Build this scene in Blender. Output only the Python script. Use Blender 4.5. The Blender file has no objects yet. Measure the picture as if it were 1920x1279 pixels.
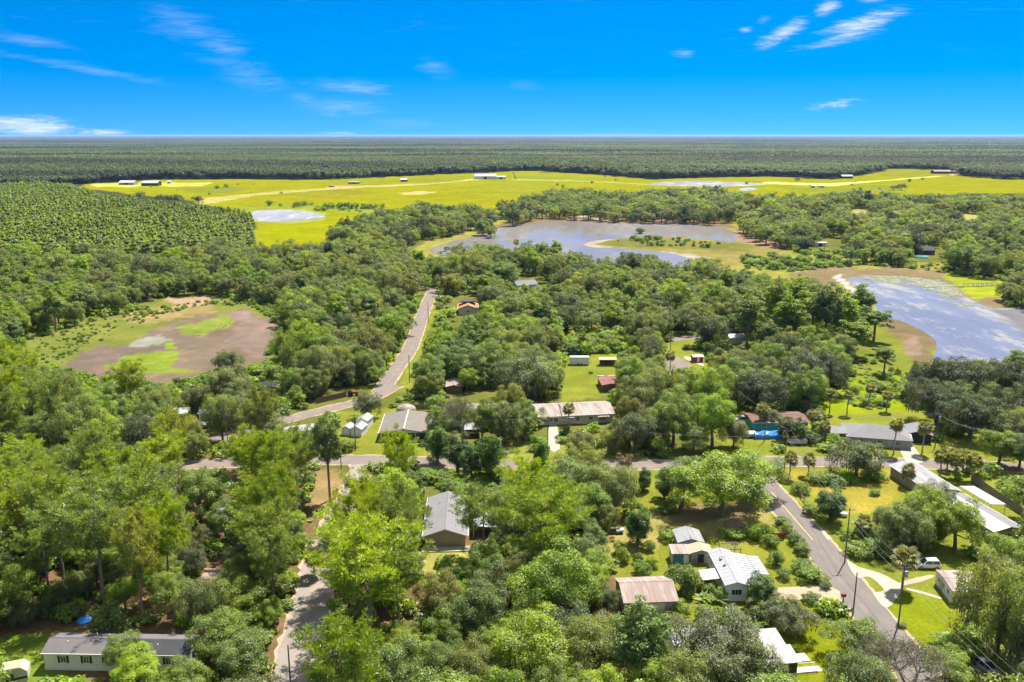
import bpy, math, random
import numpy as np
from mathutils import Vector, Matrix

SC = bpy.context.scene
COL = SC.collection
R = math.radians
# ------------------------------------------------------------------ camera
CAM_H, FPX = 80.0, 1600.0
PITCH = math.atan(386.5 / FPX)
cam = bpy.data.cameras.new("camera")
cam.sensor_width = 36.0
cam.lens = 36.0 * FPX / 1920.0
cam.clip_start = 1.0
cam.clip_end = 200000.0
cam_o = bpy.data.objects.new("camera", cam)
cam_o.location = (0, 0, CAM_H)
cam_o.rotation_euler = (R(90) - PITCH, 0, 0)
COL.objects.link(cam_o)
SC.camera = cam_o
# ------------------------------------------------------------------ light
SUN_EL, SUN_AZ = R(61), R(33)          # azimuth clockwise from +Y
sun = bpy.data.lights.new("sun", 'SUN')
sun.energy = 4.6
sun.angle = R(0.53)
sun.color = (1.0, 0.955, 0.87)
sun_o = bpy.data.objects.new("sun", sun)
sdir = Vector((math.sin(SUN_AZ) * math.cos(SUN_EL), math.cos(SUN_AZ) * math.cos(SUN_EL), math.sin(SUN_EL)))
sun_o.rotation_euler = sdir.to_track_quat('Z', 'Y').to_euler()
sun_o.location = (0, 0, 300)
COL.objects.link(sun_o)
SC.view_settings.view_transform = 'Standard'
SC.view_settings.look = 'None'
SC.view_settings.gamma = 1.0
SC.view_settings.use_curve_mapping = False
SC.view_settings.exposure = 1.22
SC.cycles.use_denoising = True
SC.cycles.max_bounces = 7
SC.cycles.diffuse_bounces = 4
SC.cycles.transmission_bounces = 4
SC.cycles.volume_bounces = 1
SC.cycles.use_adaptive_sampling = True
SC.cycles.adaptive_threshold = 0.02


class NT:
    """small helper for node trees"""
    def __init__(s, tree):
        s.t = tree
        s.n = tree.nodes
        s.l = tree.links

    def add(s, typ, ins=None, **props):
        nd = s.n.new(typ)
        for k, v in props.items():
            setattr(nd, k, v)
        for k, v in (ins or {}).items():
            sock = nd.inputs[k]
            if isinstance(v, bpy.types.NodeSocket):
                s.l.new(v, sock)
            else:
                sock.default_value = v
        return nd

    def math(s, op, a, b=None, c=None, clamp=False):
        nd = s.add('ShaderNodeMath', operation=op, use_clamp=clamp)
        for i, v in enumerate((a, b, c)):
            if v is None:
                continue
            if isinstance(v, bpy.types.NodeSocket):
                s.l.new(v, nd.inputs[i])
            else:
                nd.inputs[i].default_value = v
        return nd.outputs[0]

    def mix(s, fac, a, b, blend='MIX'):
        nd = s.add('ShaderNodeMix', data_type='RGBA', blend_type=blend)
        for i, v in ((0, fac), (6, a), (7, b)):
            if isinstance(v, bpy.types.NodeSocket):
                s.l.new(v, nd.inputs[i])
            else:
                if i and len(v) == 3:
                    v = (*v, 1)
                nd.inputs[i].default_value = v
        return nd.outputs[2]

    def noise(s, vec, scale, detail=3, rough=0.55, dist=0.0):
        nd = s.add('ShaderNodeTexNoise', {'Scale': scale, 'Detail': detail, 'Roughness': rough, 'Distortion': dist})
        if vec is not None:
            s.l.new(vec, nd.inputs['Vector'])
        return nd.outputs[0]

    def ramp(s, fac, lo, hi):
        nd = s.add('ShaderNodeMapRange', {'From Min': lo, 'From Max': hi}, interpolation_type='SMOOTHSTEP')
        s.l.new(fac, nd.inputs['Value'])
        return nd.outputs[0]


# ------------------------------------------------------------------ sky
world = bpy.data.worlds.new("World")
SC.world = world
world.use_nodes = True
w = NT(world.node_tree)
w.n.clear()
sky = w.add('ShaderNodeTexSky', sky_type='NISHITA', sun_disc=False, sun_elevation=SUN_EL, sun_rotation=SUN_AZ,
            altitude=100.0, air_density=1.0, dust_density=0.0, ozone_density=3.0)
tc = w.add('ShaderNodeTexCoord')
sep = w.add('ShaderNodeSeparateXYZ', {0: tc.outputs['Generated']})
az = w.math('ARCTAN2', sep.outputs[0], sep.outputs[1])
el = w.math('ARCSINE', sep.outputs[2])
# a deeper, polarised blue: the sky is read a little higher up than it is seen, and saturated
zup = w.math('ADD', w.math('MULTIPLY', w.math('MAXIMUM', sep.outputs[2], 0.0), 1.45), 0.165)
svec = w.add('ShaderNodeCombineXYZ', {0: sep.outputs[0], 1: sep.outputs[1], 2: zup})
svn = w.add('ShaderNodeVectorMath', {0: svec.outputs[0]}, operation='NORMALIZE')
w.l.new(svn.outputs[0], sky.inputs['Vector'])
hs = w.add('ShaderNodeHueSaturation', {'Hue': 0.5, 'Saturation': 1.58, 'Value': 1.0, 'Color': sky.outputs[0]})
blue = w.mix(1.0, hs.outputs[0], (0.95, 1.0, 1.10, 1), 'MULTIPLY')


def px_dir(px, py):
    u = (px - 960) / FPX
    v = (py - 639.5) / FPX
    d = Vector((u, math.cos(PITCH) - v * math.sin(PITCH), -math.sin(PITCH) - v * math.cos(PITCH))).normalized()
    return math.atan2(d.x, d.y), math.asin(d.z)


sky_uv = w.add('ShaderNodeCombineXYZ', {0: az, 1: w.math('MULTIPLY', el, 6.0), 2: 0.3})
warp = w.noise(sky_uv.outputs[0], 5.0, 4, 0.6)
streak_uv = w.add('ShaderNodeCombineXYZ', {0: w.math('MULTIPLY', az, 2.2), 1: w.math('MULTIPLY', el, 15.0), 2: 0.0})
streak = w.noise(streak_uv.outputs[0], 5.5, 9, 0.66, 1.1)
fine = w.noise(streak_uv.outputs[0], 22.0, 8, 0.7, 0.8)
tex = w.math('ADD', w.math('MULTIPLY', streak, 0.65), w.math('MULTIPLY', fine, 0.35))
# clouds seen in the photograph: centre, half length, half thickness, tilt, strength, softness of texture
WISPS = [((65, 78), 75, 7, 0.10, 0.28), ((165, 130), 150, 8, 0.17, 0.26), ((350, 48), 95, 26, 0.27, 0.26), ((415, 85), 60, 16, 0.15, 0.34),
         ((460, 140), 90, 28, 0.35, 0.21), ((655, 162), 95, 13, 0.06, 0.38), ((640, 200), 110, 17, 0.04, 0.29), ((570, 185), 60, 14, 0.3, 0.21),
         ((815, 125), 40, 16, 0.25, 0.19), ((760, 230), 90, 10, 0.0, 0.12), ((1470, 62), 46, 14, -0.42, 0.95), ((1606, 52), 88, 18, -0.27, 0.95),
         ((1560, 197), 48, 9, -0.06, 0.80), ((1550, 16), 24, 9, -0.2, 0.70), ((1432, 36), 18, 7, -0.2, 0.50), ((1398, 56), 14, 5, 0, 0.55),
         ((1635, 0), 26, 5, 0, 0.60), ((1281, 100), 26, 7, 0, 0.40), ((50, 240), 105, 17, 0.02, 0.92), ((190, 249), 55, 6, 0.0, 0.8),
         ((640, 250), 60, 3, 0, 0.50), ((1130, 251), 120, 3, 0, 0.20), ((980, 160), 45, 10, 0.1, 0.09)]
total = None
for (c, ru, rv, tilt, st) in WISPS:
    a0, e0 = px_dir(*c)
    du = w.math('SUBTRACT', az, a0)
    dv = w.math('SUBTRACT', el, e0)
    dv = w.math('ADD', dv, w.math('MULTIPLY', du, tilt))
    x = w.math('DIVIDE', du, ru / FPX * 1.15)
    y = w.math('DIVIDE', dv, rv / FPX * 1.5)
    d2 = w.math('SQRT', w.math('ADD', w.math('MULTIPLY', x, x), w.math('MULTIPLY', y, y)))
    m = w.math('SUBTRACT', 1.0, d2)
    m = w.math('ADD', m, w.math('MULTIPLY', w.math('SUBTRACT', tex, 0.56), 3.4))
    m = w.math('MULTIPLY', w.ramp(m, -0.1, 1.5 if st < 0.65 else 1.05), w.ramp(d2, 1.55, 0.35))
    m = w.math('MULTIPLY', m, st)
    total = m if total is None else w.math('MAXIMUM', total, m)
# thin wisps carry on over the rest of the sky
gen = w.math('MULTIPLY', w.ramp(tex, 0.54, 0.85), 0.06)
gen = w.math('MULTIPLY', gen, w.ramp(el, 0.02, 0.12))
# an even pale layer added to the unseen upper sky to fill the shade
fill_veil = w.math('MULTIPLY', w.ramp(el, 0.20, 0.75), 0.58)
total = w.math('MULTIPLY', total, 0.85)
total = w.math('MINIMUM', w.math('MAXIMUM', w.math('MAXIMUM', total, gen), fill_veil), 1.0)
lum = w.add('ShaderNodeRGBToBW', {0: sky.outputs[0]})
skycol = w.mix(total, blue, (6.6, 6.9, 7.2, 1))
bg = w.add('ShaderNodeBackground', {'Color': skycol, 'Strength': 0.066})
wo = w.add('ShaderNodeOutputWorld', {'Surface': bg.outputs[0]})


# ------------------------------------------------------------------ geometry helpers
def G(px, py, z=0.0):
    """point at height z that lies under this pixel of the 1920 x 1279 photograph"""
    u = (px - 960) / FPX
    v = (py - 639.5) / FPX
    dy = math.cos(PITCH) - v * math.sin(PITCH)
    dz = -math.sin(PITCH) - v * math.cos(PITCH)
    t = (z - CAM_H) / dz
    return Vector((u * t, dy * t, z))


def proj(x, y, z):
    """arrays of world points to photograph pixels, and depth"""
    dz = z - CAM_H
    dep = y * math.cos(PITCH) - dz * math.sin(PITCH)
    up = y * math.sin(PITCH) + dz * math.cos(PITCH)
    return 960 + FPX * x / dep, 639.5 - FPX * up / dep, dep


def inpoly(px, py, poly):
    px = np.asarray(px, float)
    py = np.asarray(py, float)
    r = np.zeros(px.shape, bool)
    n = len(poly)
    for i in range(n):
        x1, y1 = poly[i]
        x2, y2 = poly[(i + 1) % n]
        if y1 == y2:
            continue
        c = ((y1 > py) != (y2 > py)) & (px < (x2 - x1) * (py - y1) / (y2 - y1) + x1)
        r ^= c
    return r


def vnoise(x, y, seed=0):
    """smooth value noise, arrays"""
    xi = np.floor(x).astype(np.int64)
    yi = np.floor(y).astype(np.int64)
    fx = x - xi
    fy = y - yi
    fx = fx * fx * (3 - 2 * fx)
    fy = fy * fy * (3 - 2 * fy)

    def h(a, b):
        v = (a * 374761393 + b * 668265263 + seed * 1274126177) & 0x7fffffff
        v = ((v ^ (v >> 13)) * 1274126177) & 0x7fffffff
        return ((v ^ (v >> 16)) & 0xffff) / 65535.0
    return (h(xi, yi) * (1 - fx) + h(xi + 1, yi) * fx) * (1 - fy) + (h(xi, yi + 1) * (1 - fx) + h(xi + 1, yi + 1) * fx) * fy


def fbm(x, y, seed=0, o=3):
    s, a, t = 0, 1.0, 0
    for k in range(o):
        s = s + a * vnoise(x * 2 ** k, y * 2 ** k, seed + k)
        t += a
        a *= 0.5
    return s / t


def link(name, data, parent=None):
    o = bpy.data.objects.new(name, data)
    COL.objects.link(o)
    if parent is not None:
        o.parent = parent
    return o


def tag(o, label=None, cat=None, group=None, kind=None):
    if label:
        o['label'] = label
    if cat:
        o['category'] = cat
    if group:
        o['group'] = group
    if kind:
        o['kind'] = kind
    return o


def thing(name, label, cat, loc=(0, 0, 0), rz=0.0, group=None):
    o = link(name, None)
    o.location = loc
    o.rotation_euler = (0, 0, rz)
    o.empty_display_size = 0.5
    return tag(o, label, cat, group)


def np_mesh(name, V, F, mats=(), mi=None, tone=None, smooth=False):
    """V (n,3); F (m,3) or (m,4); tone: per-vertex value in an attribute"""
    me = bpy.data.meshes.new(name)
    V = np.asarray(V, np.float32)
    F = np.asarray(F, np.int32)
    k = F.shape[1]
    me.vertices.add(len(V))
    me.vertices.foreach_set("co", V.ravel())
    me.loops.add(F.size)
    me.loops.foreach_set("vertex_index", F.ravel())
    me.polygons.add(len(F))
    me.polygons.foreach_set("loop_start", np.arange(0, F.size, k, dtype=np.int32))
    me.polygons.foreach_set("loop_total", np.full(len(F), k, np.int32))
    if smooth:
        me.polygons.foreach_set("use_smooth", np.ones(len(F), bool))
    for m in mats:
        me.materials.append(m)
    if mi is not None:
        me.polygons.foreach_set("material_index", np.asarray(mi, np.int32))
    if tone is not None:
        tone = np.asarray(tone, np.float32)
        if tone.ndim == 1:
            a = me.attributes.new("tone", 'FLOAT', 'POINT')
            a.data.foreach_set("value", tone)
        else:
            a = me.attributes.new("zone", 'FLOAT_COLOR', 'POINT')
            a.data.foreach_set("color", tone.ravel())
    me.update(calc_edges=True)
    return me


class MB:
    """collects simple shapes into one mesh"""
    def __init__(s):
        s.v = []
        s.f = []

    def box(s, c, size, rz=0.0, taper=1.0):
        b = len(s.v)
        sx, sy, sz = (q / 2 for q in size)
        ca, sa = math.cos(rz), math.sin(rz)
        for dz in (-1, 1):
            k = taper if dz > 0 else 1.0
            for dx, dy in ((-1, -1), (1, -1), (1, 1), (-1, 1)):
                x, y = dx * sx * k, dy * sy * k
                s.v.append((c[0] + x * ca - y * sa, c[1] + x * sa + y * ca, c[2] + dz * sz))
        s.f += [(b, b + 3, b + 2, b + 1), (b + 4, b + 5, b + 6, b + 7)]
        s.f += [(b + i, b + (i + 1) % 4, b + 4 + (i + 1) % 4, b + 4 + i) for i in range(4)]
        return s

    def bar(s, a, b_, w, h=None):
        """rectangular bar from a to b"""
        h = h or w
        a, b_ = Vector(a), Vector(b_)
        d = (b_ - a).normalized()
        up = Vector((0, 0, 1)) if abs(d.z) < .95 else Vector((0, 1, 0))
        sx = d.cross(up).normalized() * (w / 2)
        sz = sx.cross(d).normalized() * (h / 2)
        b = len(s.v)
        for p in (a, b_):
            for q in (-sx - sz, sx - sz, sx + sz, -sx + sz):
                s.v.append(tuple(p + q))
        s.f += [(b, b + 1, b + 2, b + 3), (b + 7, b + 6, b + 5, b + 4)]
        s.f += [(b + i, b + 4 + i, b + 4 + (i + 1) % 4, b + (i + 1) % 4) for i in range(4)]
        return s

    def tube(s, pts, rad, n=6, cap=True):
        pts = [Vector(p) for p in pts]
        if not isinstance(rad, (list, tuple)):
            rad = [rad] * len(pts)
        b = len(s.v)
        for i, p in enumerate(pts):
            d = (pts[min(i + 1, len(pts) - 1)] - pts[max(i - 1, 0)]).normalized()
            up = Vector((0, 0, 1)) if abs(d.z) < .9 else Vector((1, 0, 0))
            x = d.cross(up).normalized()
            y = d.cross(x)
            for k in range(n):
                a = 2 * math.pi * k / n
                s.v.append(tuple(p + (x * math.cos(a) + y * math.sin(a)) * rad[i]))
        for i in range(len(pts) - 1):
            for k in range(n):
                q = b + i * n
                s.f.append((q + k, q + (k + 1) % n, q + n + (k + 1) % n, q + n + k))
        if cap:
            s.f.append(tuple(b + k for k in range(n))[::-1])
            q = b + (len(pts) - 1) * n
            s.f.append(tuple(q + k for k in range(n)))
        return s

    def poly(s, pts):
        b = len(s.v)
        s.v += [tuple(p) for p in pts]
        s.f.append(tuple(range(b, b + len(pts))))
        return s

    def prism(s, pts, z0, z1):
        """vertical prism over a ground outline (counter-clockwise)"""
        b, n = len(s.v), len(pts)
        s.v += [(p[0], p[1], z0) for p in pts] + [(p[0], p[1], z1) for p in pts]
        s.f.append(tuple(b + i for i in range(n))[::-1])
        s.f.append(tuple(b + n + i for i in range(n)))
        s.f += [(b + i, b + (i + 1) % n, b + n + (i + 1) % n, b + n + i) for i in range(n)]
        return s

    def extrude(s, pts, axis, a0, a1):
        """outline in the plane across an axis ('x': points are (y, z); 'y': points are (x, z)) drawn out from a0 to a1"""
        b, n = len(s.v), len(pts)
        for a in (a0, a1):
            s.v += [(a, p[0], p[1]) if axis == 'x' else (p[0], a, p[1]) for p in pts]
        s.f.append(tuple(b + i for i in range(n))[::-1])
        s.f.append(tuple(b + n + i for i in range(n)))
        s.f += [(b + i, b + (i + 1) % n, b + n + (i + 1) % n, b + n + i) for i in range(n)]
        return s

    def ball(s, c, r, seg=10, rings=6):
        b = len(s.v)
        r = r if isinstance(r, (tuple, list)) else (r, r, r)
        for i in range(rings + 1):
            t = math.pi * i / rings
            for k in range(seg):
                a = 2 * math.pi * k / seg
                s.v.append((c[0] + r[0] * math.sin(t) * math.cos(a), c[1] + r[1] * math.sin(t) * math.sin(a), c[2] + r[2] * math.cos(t)))
        for i in range(rings):
            for k in range(seg):
                s.f.append((b + i * seg + k, b + (i + 1) * seg + k, b + (i + 1) * seg + (k + 1) % seg, b + i * seg + (k + 1) % seg))
        return s

    def mesh(s, name, *mats):
        me = bpy.data.meshes.new(name)
        me.from_pydata(s.v, [], s.f)
        for m in mats:
            me.materials.append(m)
        me.validate()
        me.update()
        return me

    def build(s, name, mat, parent=None, loc=None):
        o = link(name, s.mesh(name, mat), parent)
        if loc is not None:
            o.location = loc
        return o


def copy_tree(o, parent=None):
    c = o.copy()
    COL.objects.link(c)
    c.parent = parent
    for ch in o.children:
        copy_tree(ch, c)
    return c


# ------------------------------------------------------------------ materials
MATS = {}


def new_mat(name):
    m = bpy.data.materials.new(name)
    m.use_nodes = True
    t = NT(m.node_tree)
    t.n.clear()
    MATS[name] = m
    return m, t


def plain(name, col, rough=0.7, var=0.18, scale=0.6, metal=0.0, dirt=None, dirt_amt=0.5, spec=0.3, bump=0.0, streak=False):
    """painted or mineral surface: base colour, slow noise, optional dirt colour in blotches"""
    m, t = new_mat(name)
    tcn = t.add('ShaderNodeTexCoord')
    oi = t.add('ShaderNodeObjectInfo')
    vec = t.add('ShaderNodeVectorMath', {0: tcn.outputs['Object'], 1: oi.outputs['Location']}, operation='ADD').outputs[0]
    n1 = t.noise(vec, scale, 4)
    n2 = t.noise(vec, scale * 9, 3)
    k = t.math('ADD', t.math('MULTIPLY', n1, 0.65), t.math('MULTIPLY', n2, 0.35))
    v = t.math('ADD', 1.0 - var, t.math('MULTIPLY', k, 2 * var))
    c = t.mix(1.0, (*col, 1), t.add('ShaderNodeCombineColor', {0: v, 1: v, 2: v}).outputs[0], 'MULTIPLY')
    if dirt:
        if streak:
            mp = t.add('ShaderNodeMapping', {'Vector': vec, 'Scale': (1.3, 0.25, 0.25)})
            dn = t.noise(mp.outputs[0], scale * 2.2, 5, 0.65)
        else:
            dn = t.noise(vec, scale * 1.7, 5, 0.65, 0.6)
        f = t.math('MULTIPLY', t.ramp(dn, 0.46, 0.66), dirt_amt)
        c = t.mix(f, c, (*dirt, 1))
    b = t.add('ShaderNodeBsdfPrincipled', {'Base Color': c, 'Roughness': rough, 'Metallic': metal, 'Specular IOR Level': spec})
    if bump:
        bp = t.add('ShaderNodeBump', {'Strength': bump, 'Distance': 0.05, 'Height': n2})
        t.l.new(bp.outputs[0], b.inputs['Normal'])
    t.add('ShaderNodeOutputMaterial', {'Surface': b.outputs[0]})
    return m


def leafmat(name, dark, light, rnd=0.5, sat_rnd=0.15, trans=0.5, wscale=0.0, wamp=0.76, spec=False):
    """leaf: colour between two greens by clump tone, each tree a little different"""
    m, t = new_mat(name)
    at = t.add('ShaderNodeAttribute', attribute_name="tone")
    oi = t.add('ShaderNodeObjectInfo')
    f = t.math('ADD', at.outputs['Fac'], t.math('MULTIPLY', t.math('SUBTRACT', oi.outputs['Random'], 0.5), rnd), clamp=True)
    c = t.mix(f, dark, light)
    hv = t.math('ADD', 1.0 - sat_rnd, t.math('MULTIPLY', oi.outputs['Random'], 2 * sat_rnd))
    r2 = t.math('FRACT', t.math('MULTIPLY', oi.outputs['Random'], 17.31))
    hue = t.math('ADD', 0.496, t.math('MULTIPLY', r2, 0.016))
    val = t.math('ADD', 0.86, t.math('MULTIPLY', t.math('FRACT', t.math('MULTIPLY', oi.outputs['Random'], 7.77)), 0.3))
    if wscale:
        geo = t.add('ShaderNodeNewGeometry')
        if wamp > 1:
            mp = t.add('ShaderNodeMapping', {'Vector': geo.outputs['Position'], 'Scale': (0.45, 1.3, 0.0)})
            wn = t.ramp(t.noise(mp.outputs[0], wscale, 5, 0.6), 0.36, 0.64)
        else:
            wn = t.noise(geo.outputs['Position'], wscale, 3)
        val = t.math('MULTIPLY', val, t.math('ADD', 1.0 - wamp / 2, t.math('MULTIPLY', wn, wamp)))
    h = t.add('ShaderNodeHueSaturation', {'Hue': hue, 'Saturation': hv, 'Value': val, 'Color': c})
    lc = t.mix(1.0, h.outputs[0], oi.outputs['Color'], 'MULTIPLY')
    d = t.add('ShaderNodeBsdfDiffuse', {'Color': lc})
    tr = t.add('ShaderNodeBsdfTranslucent', {'Color': t.mix(1.0, lc, (1.25, 1.15, 0.5, 1), 'MULTIPLY')})
    mx = t.add('ShaderNodeMixShader', {0: trans, 1: d.outputs[0], 2: tr.outputs[0]})
    g = t.add('ShaderNodeBsdfGlossy', {'Roughness': 0.5, 'Color': (1, 1, 1, 1)})
    mx2 = t.add('ShaderNodeMixShader', {0: 0.03, 1: mx.outputs[0], 2: g.outputs[0]})
    t.add('ShaderNodeOutputMaterial', {'Surface': mx2.outputs[0]})
    return m
# ------------------------------------------------------------------ ground
LITTER = (0.135, 0.088, 0.042)
UNDER = (0.100, 0.105, 0.022)
LAWN = (0.146, 0.160, 0.020)
LUSH = (0.145, 0.170, 0.008)
DRY = (0.230, 0.190, 0.035)
PAST = (0.172, 0.172, 0.002)
MARSH = (0.175, 0.180, 0.035)
BED = (0.132, 0.099, 0.066)
SAND = (0.38, 0.29, 0.19)
SHORE = (0.145, 0.106, 0.055)
WHITE = (0.34, 0.31, 0.26)
FLOOR = (0.035, 0.045, 0.016)
FARF = (0.040, 0.048, 0.026)

PASTURE = [(150, 352), (160, 344), (300, 337), (430, 336), (600, 337), (760, 330), (900, 324), (1000, 321), (1100, 326), (1220, 336), (1300, 334),
           (1440, 331), (1560, 337), (1655, 322), (1660, 316), (1740, 316), (1790, 320), (1800, 328), (1960, 333), (1960, 362), (1700, 366), (1500, 370), (1330, 372),
           (1000, 388), (930, 400), (800, 412), (740, 420), (640, 455), (560, 472), (430, 475), (418, 455), (440, 440), (480, 432), (474, 405), (455, 398), (330, 372), (240, 364)]
LAKE = [(806, 470), (850, 452), (900, 441), (945, 425), (985, 420), (1050, 416), (1130, 417), (1200, 418), (1270, 418), (1320, 421), (1360, 428), (1380, 440),
        (1374, 454), (1345, 451), (1290, 447), (1240, 446), (1190, 446), (1150, 448), (1112, 452), (1095, 459), (1112, 464), (1160, 466), (1210, 470), (1262, 476), (1295, 488),
        (1285, 500), (1220, 520), (1100, 520), (980, 505), (880, 490)]
SLOUGH = [(1215, 347), (1250, 341), (1320, 339), (1390, 342), (1435, 346), (1400, 349), (1340, 350), (1270, 349)]
POND = [(1588, 523), (1620, 518), (1650, 517), (1700, 519), (1740, 524), (1775, 531), (1793, 546), (1830, 566), (1872, 580), (1930, 577), (2000, 575), (2000, 606), (1960, 612),
        (1925, 622), (1950, 640), (2000, 660), (2000, 740), (1850, 720), (1760, 690), (1750, 668), (1757, 650), (1748, 634), (1725, 618), (1690, 603), (1655, 594), (1640, 575), (1612, 548)]
PONDBED = [(118, 690), (150, 658), (235, 645), (300, 615), (340, 596), (417, 586), (467, 581), (512, 600), (518, 640), (490, 680), (430, 692), (383, 694), (340, 712), (283, 724), (200, 712), (140, 705)]
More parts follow.
